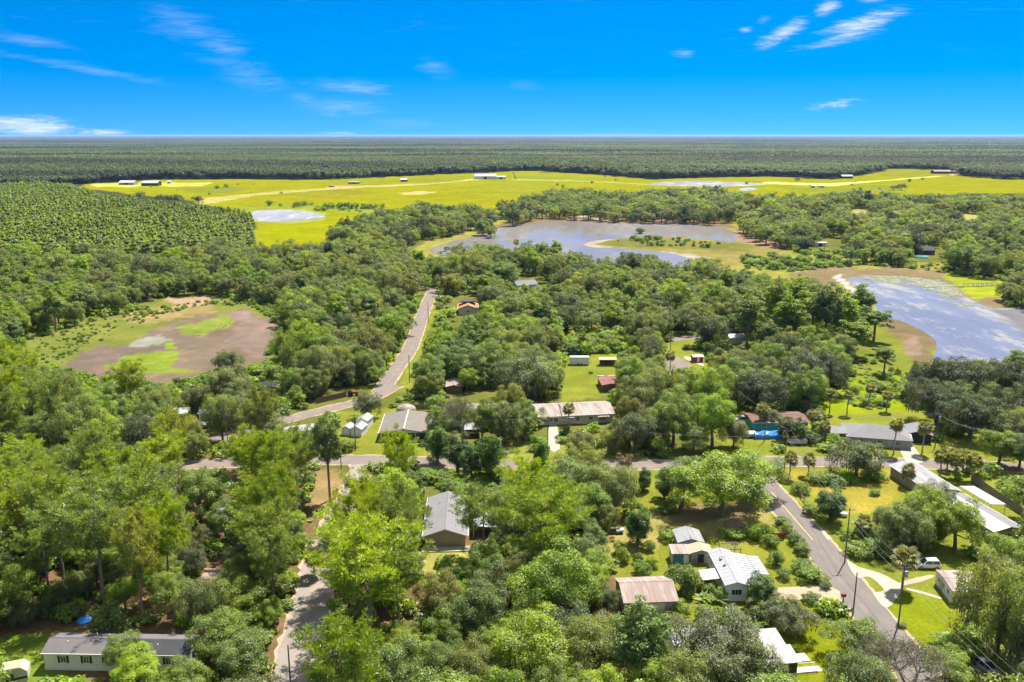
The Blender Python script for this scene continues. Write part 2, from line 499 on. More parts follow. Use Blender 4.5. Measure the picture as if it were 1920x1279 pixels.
ZONES = [  # (outline in photograph pixels, colour, edge roughness in pixels)
    ([(-400, 480), (-400, 1700), (2400, 1700), (2400, 480)], UNDER, 0),
    ([(-300, 900), (500, 850), (640, 870), (700, 1010), (1130, 960), (1150, 1090), (1215, 1150), (1240, 1700), (-300, 1700)], LITTER, 25),
    ([(-50, 640), (190, 590), (300, 565), (440, 555), (560, 560), (560, 660), (470, 720), (300, 735), (130, 715), (-50, 720)], (0.122, 0.134, 0.026), 10),
    ([(220, 585), (300, 572), (400, 566), (405, 582), (300, 602), (240, 602)], (0.21, 0.16, 0.06), 10),
    ([(300, 560), (400, 553), (402, 570), (330, 576)], (0.27, 0.18, 0.115), 10),
    ([(130, 548), (330, 532), (330, 545), (140, 562)], (0.28, 0.19, 0.12), 6),
    (PONDBED, BED, 9),
    ([(123, 687), (147, 660), (233, 647), (300, 640), (315, 655), (230, 668), (190, 690), (150, 700)], (0.120, 0.092, 0.068), 8),
    ([(400, 590), (460, 584), (508, 604), (512, 640), (480, 670), (420, 640), (450, 612)], (0.160, 0.118, 0.090), 9),
    ([(183, 690), (230, 668), (280, 660), (325, 660), (336, 678), (318, 692), (345, 695), (380, 700), (300, 705), (240, 694)], (0.125, 0.160, 0.020), 8),
    ([(330, 622), (350, 606), (420, 596), (444, 602), (420, 618), (380, 628)], (0.14, 0.17, 0.03), 7),
    ([(312, 645), (330, 643), (328, 655), (312, 656)], (0.15, 0.22, 0.012), 2),
    ([(236, 647), (262, 634), (300, 629), (318, 636), (300, 647), (262, 650)], (0.185, 0.185, 0.135), 5),
    # centre lawns
    ([(625, 770), (720, 765), (815, 762), (815, 868), (600, 868)], LAWN, 5),
    ([(735, 735), (760, 690), (790, 610), (815, 560), (825, 565), (805, 620), (780, 690), (765, 740)], LAWN, 2),
    ([(690, 740), (735, 665), (752, 662), (735, 722), (712, 746)], LAWN, 2),
    ([(800, 835), (1180, 835), (1220, 855), (1220, 890), (800, 890)], (0.16, 0.17, 0.035), 5),
    ([(1050, 690), (1100, 660), (1165, 660), (1150, 740), (1050, 755)], LAWN, 3),
    ([(1050, 620), (1170, 620), (1180, 665), (1060, 672)], LUSH, 4),
    ([(1180, 640), (1330, 628), (1330, 690), (1280, 705), (1220, 700)], LAWN, 4),
    ([(1120, 865), (1440, 870), (1440, 960), (1140, 960)], LAWN, 5),
    # right-hand yards
    ([(1340, 760), (1960, 750), (1960, 900), (1440, 900), (1340, 830)], LAWN, 6),
    ([(1530, 740), (1605, 690), (1625, 640), (1640, 590), (1705, 600), (1770, 645), (1760, 680), (1960, 700), (1960, 770), (1540, 775)], (0.150, 0.185, 0.006), 5),
    ([(1400, 870), (1960, 870), (1960, 1700), (1240, 1700), (1210, 1160), (1130, 1060), (1120, 960)], LAWN, 8),
    ([(1462, 885), (1690, 885), (1680, 920), (1640, 965), (1560, 960)], (0.215, 0.180, 0.026), 10),
    ([(1125, 960), (1260, 955), (1440, 950), (1450, 985), (1380, 1010), (1240, 995), (1220, 1040), (1150, 1030)], (0.23, 0.20, 0.06), 12),
    ([(1240, 950), (1420, 945), (1400, 975), (1250, 980)], (0.16, 0.12, 0.055), 10),
    ([(1480, 1120), (1800, 1120), (1830, 1190), (1720, 1215), (1560, 1300), (1430, 1300), (1430, 1160)], LUSH, 10),
    ([(-60, 1190), (130, 1185), (130, 1260), (240, 1290), (-60, 1400)], (0.12, 0.17, 0.02), 10),
    ([(590, 880), (640, 870), (660, 915), (630, 975), (590, 960)], (0.20, 0.145, 0.06), 8),
    ([(770, 1035), (900, 1030), (900, 1070), (780, 1075)], (0.23, 0.22, 0.05), 6),
    ([(880, 880), (1030, 880), (1040, 950), (880, 930)], LUSH, 5),
    # beyond
    ([(-400, 245), (-400, 482), (2400, 482), (2400, 245)], FARF, 0),
    ([(-400, 440), (-400, 482), (900, 482), (900, 440)], UNDER, 0),
    ([(1360, 372), (1960, 372), (1960, 520), (1560, 530), (1460, 525), (1300, 505)], UNDER, 3),
    (PASTURE, PAST, 3),
    ([(1290, 372), (1390, 378), (1560, 400), (1480, 412), (1400, 420), (1320, 412)], MARSH, 4),
    ([(1450, 395), (1960, 396), (1960, 416), (1700, 412), (1550, 412)], (0.24, 0.22, 0.06), 4),
    ([(760, 478), (800, 452), (870, 436), (930, 414), (985, 398), (1040, 398), (1330, 404), (1400, 420), (1410, 440), (1480, 462), (1560, 476), (1700, 488), (1880, 500), (1960, 520), (1960, 560), (1900, 590), (1960, 640),
      (1760, 700), (1640, 600), (1560, 540), (1460, 525), (1300, 505), (1200, 530), (800, 500)], (0.20, 0.185, 0.035), 3),
    ([(900, 432), (960, 415), (1040, 405), (1080, 404), (1340, 408), (1385, 428), (1330, 424), (1200, 421), (1050, 419), (980, 424), (930, 440), (880, 452)], SHORE, 2),
    ([(1080, 404), (1160, 407), (1200, 411), (1130, 414), (1070, 411)], (0.34, 0.26, 0.18), 2),
    ([(1378, 428), (1420, 440), (1488, 462), (1470, 472), (1400, 462), (1378, 454)], (0.22, 0.145, 0.085), 3),
    ([(1105, 458), (1150, 447), (1240, 445), (1340, 450), (1385, 455), (1470, 470), (1420, 488), (1380, 498), (1300, 505), (1292, 490), (1260, 477), (1200, 470), (1140, 465)], (0.165, 0.140, 0.040), 2),
    ([(1092, 459), (1112, 451), (1150, 447), (1138, 453), (1116, 458), (1150, 464), (1112, 465)], (0.26, 0.22, 0.165), 1.5),
    ([(1230, 471), (1300, 477), (1330, 484), (1292, 489), (1262, 477)], (0.25, 0.22, 0.17), 1.5),
    ([(1120, 457), (1150, 450), (1240, 447), (1340, 453), (1420, 462), (1400, 474), (1320, 469), (1240, 464), (1150, 461)], (0.115, 0.118, 0.026), 2.5),
    ([(1480, 512), (1560, 500), (1700, 502), (1790, 512), (1840, 545), (1900, 560), (1960, 570), (1960, 590), (1870, 583), (1780, 560), (1700, 525), (1600, 530), (1560, 540), (1500, 530)], (0.155, 0.118, 0.058), 7),
    ([(1562, 517), (1575, 515), (1590, 530), (1610, 548), (1600, 556), (1580, 535)], WHITE, 2),
    ([(1790, 488), (1880, 495), (1890, 560), (1830, 560), (1770, 520)], (0.20, 0.23, 0.015), 4),
    ([(1385, 480), (1480, 475), (1560, 480), (1560, 500), (1480, 510), (1400, 505)], (0.14, 0.17, 0.03), 3),
    ([(1868, 590), (1960, 588), (1960, 606), (1900, 606), (1875, 602)], (0.18, 0.14, 0.06), 2),
    ([(1862, 581), (1960, 574), (1960, 585), (1880, 587)], WHITE, 1.5),
    ([(1600, 640), (1640, 590), (1700, 600), (1760, 645), (1750, 690), (1690, 700), (1640, 720), (1600, 700)], (0.135, 0.150, 0.022), 5),
    ([(1640, 596), (1662, 593), (1702, 604), (1742, 624), (1768, 646), (1745, 664), (1760, 692), (1722, 684), (1700, 650), (1660, 615)], SHORE, 6),
    ([(1690, 640), (1715, 632), (1735, 650), (1730, 668), (1700, 668)], (0.19, 0.135, 0.09), 5),
    # pasture details
    ([(330, 352), (420, 350), (470, 356), (420, 362), (350, 360)], (0.13, 0.145, 0.012), 3),
    ([(520, 362), (640, 356), (720, 362), (640, 372), (540, 370)], (0.155, 0.150, 0.006), 4),
    ([(860, 350), (1000, 342), (1060, 352), (960, 366), (880, 366)], (0.160, 0.165, 0.006), 4),
    ([(1460, 352), (1600, 346), (1720, 350), (1640, 360), (1500, 362)], (0.140, 0.155, 0.010), 4),
    ([(600, 340), (860, 332), (1080, 330), (1200, 340), (1000, 336), (760, 341), (620, 345)], (0.15, 0.165, 0.008), 3),
    ([(1660, 318), (1760, 317), (1790, 330), (1700, 334), (1650, 330)], (0.155, 0.155, 0.008), 2),
    ([(748, 361), (790, 358), (815, 361), (790, 365), (756, 365)], (0.36, 0.28, 0.09), 1),
    ([(380, 372), (480, 362), (640, 350), (830, 342), (900, 334), (905, 337), (800, 347), (640, 354), (480, 367), (395, 382), (370, 384)], (0.27, 0.24, 0.07), 0.7),
    ([(960, 335), (1100, 339), (1240, 346), (1240, 348), (1100, 341), (960, 338)], (0.20, 0.23, 0.05), 0.7),
    ([(612, 349), (660, 348), (664, 352), (620, 354)], (0.36, 0.22, 0.10), 1),
    ([(1430, 341), (1560, 344), (1760, 330), (1795, 329), (1640, 341), (1560, 349), (1430, 345)], (0.33, 0.33, 0.09), 0.7),
    ([(1775, 320), (1797, 319), (1800, 328), (1780, 328)], (0.36, 0.22, 0.14), 1),
    ([(170, 344), (400, 342), (380, 349), (180, 351)], (0.30, 0.30, 0.05), 1.5),
    ([(440, 388), (600, 384), (730, 392), (730, 402), (640, 398), (600, 393), (470, 394)], (0.15, 0.18, 0.02), 2),
    ([(452, 404), (475, 394), (560, 392), (615, 402), (610, 414), (540, 420), (470, 418)], (0.20, 0.22, 0.05), 2),
    ([(478, 430), (600, 418), (740, 398), (740, 420), (600, 470), (430, 475), (430, 445)], (0.185, 0.190, 0.001), 2),
]

rows = [40.0]
while rows[-1] < 90000:
    d = rows[-1]
    rows.append(d * (1.0105 if d < 3000 else 1.03))
rows = np.array(rows)
ucol = np.linspace(-1.1, 1.1, 461)
GY, GU = np.meshgrid(rows, ucol, indexing='ij')
GX = GU * GY
gpx, gpy, gdep = proj(GX, GY, 0 * GX)
zone = np.zeros(GX.shape + (4,), np.float32)
zone[..., 3] = 1
zone[..., :3] = FARF
n1 = fbm(GX / 9, GY / 9, 3) - .5
n2 = fbm(GX / 9, GY / 9, 11) - .5
n3 = fbm(GX / 40, GY / 40, 21) - .5
n4 = fbm(GX / 40, GY / 40, 31) - .5
big = gdep > 600
for poly, colr, jit in ZONES:
    jx = np.where(big, n3, n1) * jit * 4
    jy = np.where(big, n4, n2) * jit * 2.2
    m = inpoly(gpx + jx, gpy + jy, poly)
    zone[m, :3] = colr
# tonal patches of the plants themselves
pn = fbm(GX / 25, GY / 25, 5, 4)
zone[..., :3] *= (0.8 + 0.4 * pn)[..., None]

gm, t = new_mat("ground_cover")
at = t.add('ShaderNodeAttribute', attribute_name="zone")
geo = t.add('ShaderNodeNewGeometry')
na = t.noise(geo.outputs['Position'], 0.12, 5, 0.6)
nb = t.noise(geo.outputs['Position'], 1.4, 5, 0.7)
nc = t.noise(geo.outputs['Position'], 0.02, 4, 0.6)
v = t.math('ADD', 0.05, t.math('ADD', t.math('MULTIPLY', na, 0.7), t.math('MULTIPLY', nb, 1.2)))
c = t.mix(1.0, at.outputs['Color'], t.add('ShaderNodeCombineColor', {0: v, 1: v, 2: v}).outputs[0], 'MULTIPLY')
dryf = t.math('MULTIPLY', t.ramp(t.math('ADD', t.math('MULTIPLY', na, 0.65), t.math('MULTIPLY', nb, 0.35)), 0.48, 0.64), 0.6)
c = t.mix(dryf, c, t.mix(1.0, c, (1.32, 1.08, 1.25, 1), 'MULTIPLY'))
grf = t.math('MULTIPLY', t.ramp(nc, 0.5, 0.65), 0.4)
c = t.mix(grf, c, t.mix(1.0, c, (0.72, 0.86, 0.9, 1), 'MULTIPLY'))
bp = t.add('ShaderNodeBump', {'Strength': 0.6, 'Distance': 0.25, 'Height': nb})
b = t.add('ShaderNodeBsdfDiffuse', {'Color': c, 'Normal': bp.outputs[0]})
t.add('ShaderNodeOutputMaterial', {'Surface': b.outputs[0]})
nr, ncl = GX.shape
idx = np.arange(nr * ncl).reshape(nr, ncl)
quads = np.stack([idx[:-1, :-1], idx[:-1, 1:], idx[1:, 1:], idx[1:, :-1]], -1).reshape(-1, 4)
V = np.stack([GX, GY, 0 * GX], -1).reshape(-1, 3)
ground = tag(link("ground", np_mesh("ground", V, quads, [gm], tone=zone.reshape(-1, 4))), kind='structure')
cpx = (gpx[:-1, :-1] + gpx[1:, 1:]) / 2
cpy = (gpy[:-1, :-1] + gpy[1:, 1:]) / 2


def cover(name, poly, z, jit=0.0):
    """a sheet of the ground's own surface cut to an outline (a named piece of land)"""
    jx = np.where(big, n3, n1)[:-1, :-1] * jit * 4
    jy = np.where(big, n4, n2)[:-1, :-1] * jit * 2.2
    m = inpoly(cpx + jx, cpy + jy, poly).ravel()
    q = quads[m]
    used, inv = np.unique(q, return_inverse=True)
    Vv = V[used].copy()
    Vv[:, 2] = z
    return tag(link(name, np_mesh(name, Vv, inv.reshape(-1, 4), [gm], tone=zone.reshape(-1, 4)[used])), kind='structure')


cover("pasture", PASTURE, 0.12, 3)
cover("dry_pond_bed", PONDBED, 0.03, 9)


# ------------------------------------------------------------------ water
def outline(pts, sub=6, rough=0.0, seed=1, z=0.0, px=True):
    """smooth closed outline through photograph pixels, on the ground"""
    P = [G(*p, 0) if px else Vector((p[0], p[1], 0)) for p in pts]
    n = len(P)
    out = []
    rng = random.Random(seed)
    for i in range(n):
        p0, p1, p2, p3 = P[i - 1], P[i], P[(i + 1) % n], P[(i + 2) % n]
        for k in range(sub):
            s = k / sub
            q = 0.5 * ((2 * p1) + (p2 - p0) * s + (2 * p0 - 5 * p1 + 4 * p2 - p3) * s * s + (3 * p1 - p0 - 3 * p2 + p3) * s ** 3)
            d = (p2 - p1).length * rough
            out.append((q.x + rng.uniform(-d, d), q.y + rng.uniform(-d, d), z))
    return out


def water_mat(name, col, spec_col, wave, film=None, film_amt=0.0, fscale=0.03):
    m, t = new_mat(name)
    geo = t.add('ShaderNodeNewGeometry')
    mp = t.add('ShaderNodeMapping', {'Vector': geo.outputs['Position'], 'Scale': (1, 0.35, 1)})
    big_ = t.noise(mp.outputs[0], fscale, 5, 0.6, 0.5)
    c = t.mix(t.ramp(big_, 0.3, 0.7), tuple(q * 0.85 for q in col[:3]) + (1,), tuple(min(1, q * 1.15) for q in col[:3]) + (1,))
    rp = t.noise(geo.outputs['Position'], 1.1, 4, 0.6)
    bp = t.add('ShaderNodeBump', {'Strength': wave, 'Distance': 0.08, 'Height': rp})
    # murky water, a pale sky's grey reflection painted into its colour, with a weak mirror of the sky and far bank
    bd = t.add('ShaderNodeBsdfDiffuse', {'Color': c})
    gl = t.add('ShaderNodeBsdfGlossy', {'Color': (1, 1, 1, 1), 'Roughness': 0.05, 'Normal': bp.outputs[0]})
    b = t.add('ShaderNodeMixShader', {0: spec_col, 1: bd.outputs[0], 2: gl.outputs[0]})
    out = b.outputs[0]
    if film:
        fn = t.noise(mp.outputs[0], fscale * 2.2, 7, 0.72, 0.15)
        f2 = t.noise(geo.outputs['Position'], fscale * 30, 4, 0.7)
        f = t.math('MULTIPLY', t.ramp(t.math('ADD', t.math('MULTIPLY', fn, 0.8), t.math('MULTIPLY', f2, 0.2)), 0.49, 0.60), film_amt)
        d = t.add('ShaderNodeBsdfDiffuse', {'Color': (*film, 1)})
        out = t.add('ShaderNodeMixShader', {0: f, 1: b.outputs[0], 2: d.outputs[0]}).outputs[0]
    t.add('ShaderNodeOutputMaterial', {'Surface': out})
    return m


W_LAKE = water_mat("lake_water", (0.168, 0.150, 0.140), 0.27, 0.12, (0.22, 0.21, 0.205), 0.4, 0.012)
W_POND = water_mat("pond_water", (0.165, 0.158, 0.176), 0.26, 0.12, (0.245, 0.238, 0.225), 0.9, 0.03)
W_SLOUGH = water_mat("slough_water", (0.24, 0.23, 0.225), 0.18, 0.2, (0.40, 0.42, 0.34), 0.5, 0.02)


def sheet(name, pts, mat, kind='structure'):
    me = bpy.data.meshes.new(name)
    me.from_pydata(pts, [], [tuple(range(len(pts)))])
    me.materials.append(mat)
    me.update()
    if me.polygons[0].normal.z < 0:
        me.flip_normals()
    return tag(link(name, me), kind=kind)


sheet("lake", outline(LAKE, 6, 0.012, 2, 0.10), W_LAKE)
sheet("slough", outline(SLOUGH, 6, 0.01, 3, 0.25), W_SLOUGH)
sheet("pond", outline(POND, 7, 0.02, 4, 0.05), W_POND)
sheet("marsh_pool", outline([(470, 406), (478, 397), (520, 394), (570, 397), (610, 405), (585, 411), (530, 416), (488, 415)], 6, 0.02, 5, 0.20), W_SLOUGH)
sheet("puddle", outline([(1384, 355), (1405, 352), (1420, 355), (1400, 358)], 5, 0.02, 6, 0.2), W_SLOUGH)
sheet("distant_lake", outline([(1285, 269.5), (1330, 267.8), (1410, 268.2), (1415, 270), (1340, 270.5)], 4, 0.0, 7, 3.0), W_SLOUGH)

# ------------------------------------------------------------------ roads and drives
ASPH = plain("asphalt", (0.140, 0.120, 0.107), 0.85, 0.22, 0.25, dirt=(0.202, 0.162, 0.131), dirt_amt=0.55, bump=0.2, streak=True)
OLDASPH = plain("sandy_asphalt", (0.225, 0.190, 0.165), 0.9, 0.22, 0.2, dirt=(0.31, 0.235, 0.175), dirt_amt=0.6, bump=0.2, streak=True)
PALEASPH = plain("pale_asphalt", (0.166, 0.133, 0.113), 0.9, 0.22, 0.2, dirt=(0.229, 0.176, 0.134), dirt_amt=0.6, bump=0.2)
CONC = plain("concrete", (0.338, 0.302, 0.238), 0.85, 0.16, 0.5, dirt=(0.259, 0.216, 0.151), dirt_amt=0.5, bump=0.1)
SANDY = plain("sandy_track", (0.360, 0.266, 0.180), 0.95, 0.2, 0.4, dirt=(0.238, 0.194, 0.108), dirt_amt=0.5, bump=0.2)
YEL = plain("yellow_road_paint", (0.62, 0.45, 0.08), 0.7, 0.2, 2.0, dirt=(0.3, 0.25, 0.18), dirt_amt=0.7)
WHT = plain("white_road_paint", (0.7, 0.68, 0.64), 0.7, 0.2, 2.0, dirt=(0.3, 0.27, 0.22), dirt_amt=0.5)


def band(name, line, widths, z, mat, seed=0, rough=0.12, step=1.5, kind='structure'):
    """a road: a strip along a line of ground points with slightly broken edges"""
    pts = [Vector((p[0], p[1], 0)) for p in line]
    if not isinstance(widths, (list, tuple)):
        widths = [widths] * len(pts)
    rng = random.Random(seed)
    dense, wd = [], []
    for i in range(len(pts) - 1):
        p0, p1, p2, p3 = pts[max(i - 1, 0)], pts[i], pts[i + 1], pts[min(i + 2, len(pts) - 1)]
        n = max(2, int((p2 - p1).length / step))
        for k in range(n):
            s = k / n
            dense.append(0.5 * ((2 * p1) + (p2 - p0) * s + (2 * p0 - 5 * p1 + 4 * p2 - p3) * s * s + (3 * p1 - p0 - 3 * p2 + p3) * s ** 3))
            wd.append(widths[i] * (1 - s) + widths[i + 1] * s)
    dense.append(pts[-1])
    wd.append(widths[-1])
    vs, fs = [], []
    for i, p in enumerate(dense):
        d = (dense[min(i + 1, len(dense) - 1)] - dense[max(i - 1, 0)]).normalized()
        nrm = Vector((-d.y, d.x, 0))
        a = p + nrm * (wd[i] / 2 + rng.uniform(-rough, rough))
        b_ = p - nrm * (wd[i] / 2 + rng.uniform(-rough, rough))
        vs += [(a.x, a.y, z), (b_.x, b_.y, z)]
        if i:
            k = 2 * i
            fs.append((k - 2, k - 1, k + 1, k))
    me = bpy.data.meshes.new(name)
    me.from_pydata(vs, [], fs)
    me.materials.append(mat)
    me.update()
    return tag(link(name, me), kind=kind)


NEAR_ROAD = [(62.5, 60), (62.0, 110), (61.5, 142), (61.3, 160), (59.6, 182), (58.0, 203)]
CROSS = [(-160, 190), (-76, 200.5), (-40, 203), (0, 199.8), (40, 200), (58, 202), (95, 201), (150, 195), (220, 188)]
SANDROAD = [(-30, 90), (-33, 112.7), (-35.0, 135), (-37.2, 150), (-37.5, 168), (-36.8, 182), (-37.5, 200)]
LONGROAD = [G(400, 826), G(470, 806), G(545, 785), G(600, 771), G(645, 760), G(700, 745), G(742, 722)]
FARROAD = [(-42.0, 262), (-40.8, 290), (-39.5, 310), (-39.5, 335), (-40.6, 370), (-41.3, 400), (-41.7, 432), (-41.9, 450)]
band("cross_street", CROSS, 6.2, 0.035, PALEASPH, 2)
band("near_road", NEAR_ROAD, 6.6, 0.045, ASPH, 1, 0.08)
band("sandy_road", SANDROAD, [7.0, 7.0, 6.4, 5.6, 5.2, 5.0, 5.2], 0.04, OLDASPH, 3, 0.3)
band("winding_road", LONGROAD, [5.2] * 7, 0.04, PALEASPH, 4, 0.2)
band("far_road", FARROAD, [5.6] * 8, 0.045, PALEASPH, 5, 0.2)
band("road_end", [(-60, 452), (-46, 450), (-30, 451)], 5.0, 0.05, PALEASPH, 6, 0.2)
band("lakeside_lane", [G(1150, 622), G(1190, 630), G(1240, 637), G(1300, 632), G(1380, 618), G(1470, 600), G(1530, 590)], 6.0, 0.04, PALEASPH, 7, 0.2)
band("sandy_verge", NEAR_ROAD, 7.7, 0.02, SANDY, 11, 0.25)
band("sandy_verge", LONGROAD, [6.2] * 7, 0.02, SANDY, 12, 0.3)
band("sandy_verge", FARROAD, [6.5] * 8, 0.02, SANDY, 13, 0.3)
band("sandy_verge", CROSS, 7.0, 0.018, SANDY, 14, 0.35)
band("sandy_verge", SANDROAD, [8.4, 8.4, 7.6, 6.8, 6.2, 6.0, 6.0], 0.021, SANDY, 15, 0.5)
band("yellow_line", [(61.1, 159), (60.4, 171), (59.8, 183)], 0.16, 0.053, YEL, 8, 0.01)
band("road_stripe", [G(572, 1180), G(590, 1170), G(585, 1171)][:2], 0.18, 0.053, WHT, 9, 0.02, 0.5)
band("yellow_line", [(-37.6, 170), (-37.0, 181)], 0.14, 0.053, YEL, 8, 0.01)
sheet("shell_driveway", outline([(1588, 1052), (1612, 1064), (1650, 1075), (1690, 1096), (1692, 1102), (1686, 1116), (1662, 1141), (1637, 1113), (1652, 1110), (1656, 1104), (1630, 1082), (1607, 1083)], 3, 0.01, 5, 0.055), CONC)
sheet("garden_path", outline([(1702, 1103), (1735, 1111), (1765, 1121), (1763, 1124), (1733, 1115), (1702, 1107)], 2, 0.0, 5, 0.05), CONC)
sheet("side_track", outline([(1688, 1092), (1745, 1078), (1748, 1084), (1695, 1098)], 2, 0.02, 5, 0.045), SANDY)
sheet("sand_driveway", outline([(1452, 1103), (1560, 1102), (1568, 1125), (1470, 1124), (1446, 1118)], 3, 0.01, 6, 0.055), SANDY)
sheet("house_driveway", outline([(1030, 796), (1044, 796), (1050, 842), (1028, 842)], 2, 0.0, 6, 0.05), CONC)
sheet("concrete_drive", outline([(1686, 831), (1705, 829), (1732, 866), (1698, 866)], 2, 0.0, 6, 0.06), CONC)
sheet("paved_apron", outline([(1240, 690), (1262, 668), (1276, 672), (1300, 690), (1265, 700)], 2, 0.0, 6, 0.045), PALEASPH)
sheet("white_path", outline([(1288, 668), (1318, 682), (1316, 686), (1284, 673)], 2, 0.0, 6, 0.05), CONC)
sheet("curved_drive", outline([(1805, 1222), (1815, 1222), (1835, 1245), (1850, 1279), (1880, 1300), (1850, 1310), (1825, 1279), (1812, 1245)], 3, 0.0, 6, 0.06), SANDY)
sheet("verge_slab", outline([(1536, 990), (1546, 995), (1556, 1010), (1551, 1012)], 2, 0, 6, 0.06), CONC)
# ------------------------------------------------------------------ plants: leaf materials
L_LIVE = leafmat("live_oak_leaf", (0.111, 0.145, 0.030, 1), (0.260, 0.304, 0.067, 1), 0.7)
L_LAUREL = leafmat("laurel_oak_leaf", (0.106, 0.172, 0.017, 1), (0.299, 0.392, 0.035, 1), 0.8)
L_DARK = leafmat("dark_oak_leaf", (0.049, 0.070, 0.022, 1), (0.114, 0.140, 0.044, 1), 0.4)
L_PINE = leafmat("longleaf_needle", (0.117, 0.171, 0.019, 1), (0.351, 0.428, 0.043, 1), 0.5)
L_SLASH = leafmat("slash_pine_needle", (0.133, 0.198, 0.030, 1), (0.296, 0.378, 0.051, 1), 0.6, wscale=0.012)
L_VINE = leafmat("vine_leaf", (0.059, 0.117, 0.013, 1), (0.146, 0.254, 0.022, 1), 0.5)
L_BUSH = leafmat("bush_leaf", (0.113, 0.177, 0.017, 1), (0.278, 0.384, 0.035, 1), 0.8)
L_MAG = leafmat("glossy_leaf", (0.047, 0.104, 0.015, 1), (0.126, 0.230, 0.029, 1), 0.2)
L_PALM = leafmat("palm_leaf", (0.111, 0.132, 0.024, 1), (0.272, 0.263, 0.064, 1), 0.7)
L_MOSS = leafmat("moss_grey", (0.120, 0.115, 0.075, 1), (0.225, 0.216, 0.150, 1), 0.5)
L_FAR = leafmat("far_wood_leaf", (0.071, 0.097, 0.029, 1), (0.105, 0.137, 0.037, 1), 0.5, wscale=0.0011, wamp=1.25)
L_BROWN = leafmat("brown_leaf", (0.128, 0.085, 0.045, 1), (0.270, 0.194, 0.112, 1), 0.5)
BARK = plain("bark", (0.16, 0.125, 0.095), 0.95, 0.3, 1.5, dirt=(0.24, 0.21, 0.18), dirt_amt=0.6)
PINEBARK = plain("pine_bark", (0.22, 0.145, 0.10), 0.95, 0.3, 1.5, dirt=(0.30, 0.26, 0.22), dirt_amt=0.6)
GREYBARK = plain("grey_bark", (0.33, 0.29, 0.25), 0.95, 0.3, 1.5, dirt=(0.20, 0.17, 0.15), dirt_amt=0.6)

NPR = np.random.default_rng


def unit(a):
    return a / np.maximum(np.linalg.norm(a, axis=-1, keepdims=True), 1e-9)


def cards(P, N, size, tone, rng, asp=0.62, fold=0.22):
    """rhombic leaf sprays at P facing N"""
    n = len(P)
    r = unit(rng.normal(size=(n, 3)))
    a = unit(np.cross(N, r))
    b = np.cross(N, a)
    s = size[:, None]
    Vv = np.stack([P + a * s * .5, P + b * s * .5 * asp + N * s * fold * .3, P - a * s * .5 - N * s * fold, P - b * s * .5 * asp + N * s * fold * .3], 1).reshape(-1, 3)
    F = np.arange(4 * n).reshape(n, 4)
    return Vv, F, np.repeat(tone, 4)


def join(parts):
    Vs, Fs, Ts, o = [], [], [], 0
    for v, f, t_ in parts:
        Vs.append(v)
        Fs.append(f + o)
        Ts.append(t_)
        o += len(v)
    return np.concatenate(Vs), np.concatenate(Fs), np.concatenate(Ts)


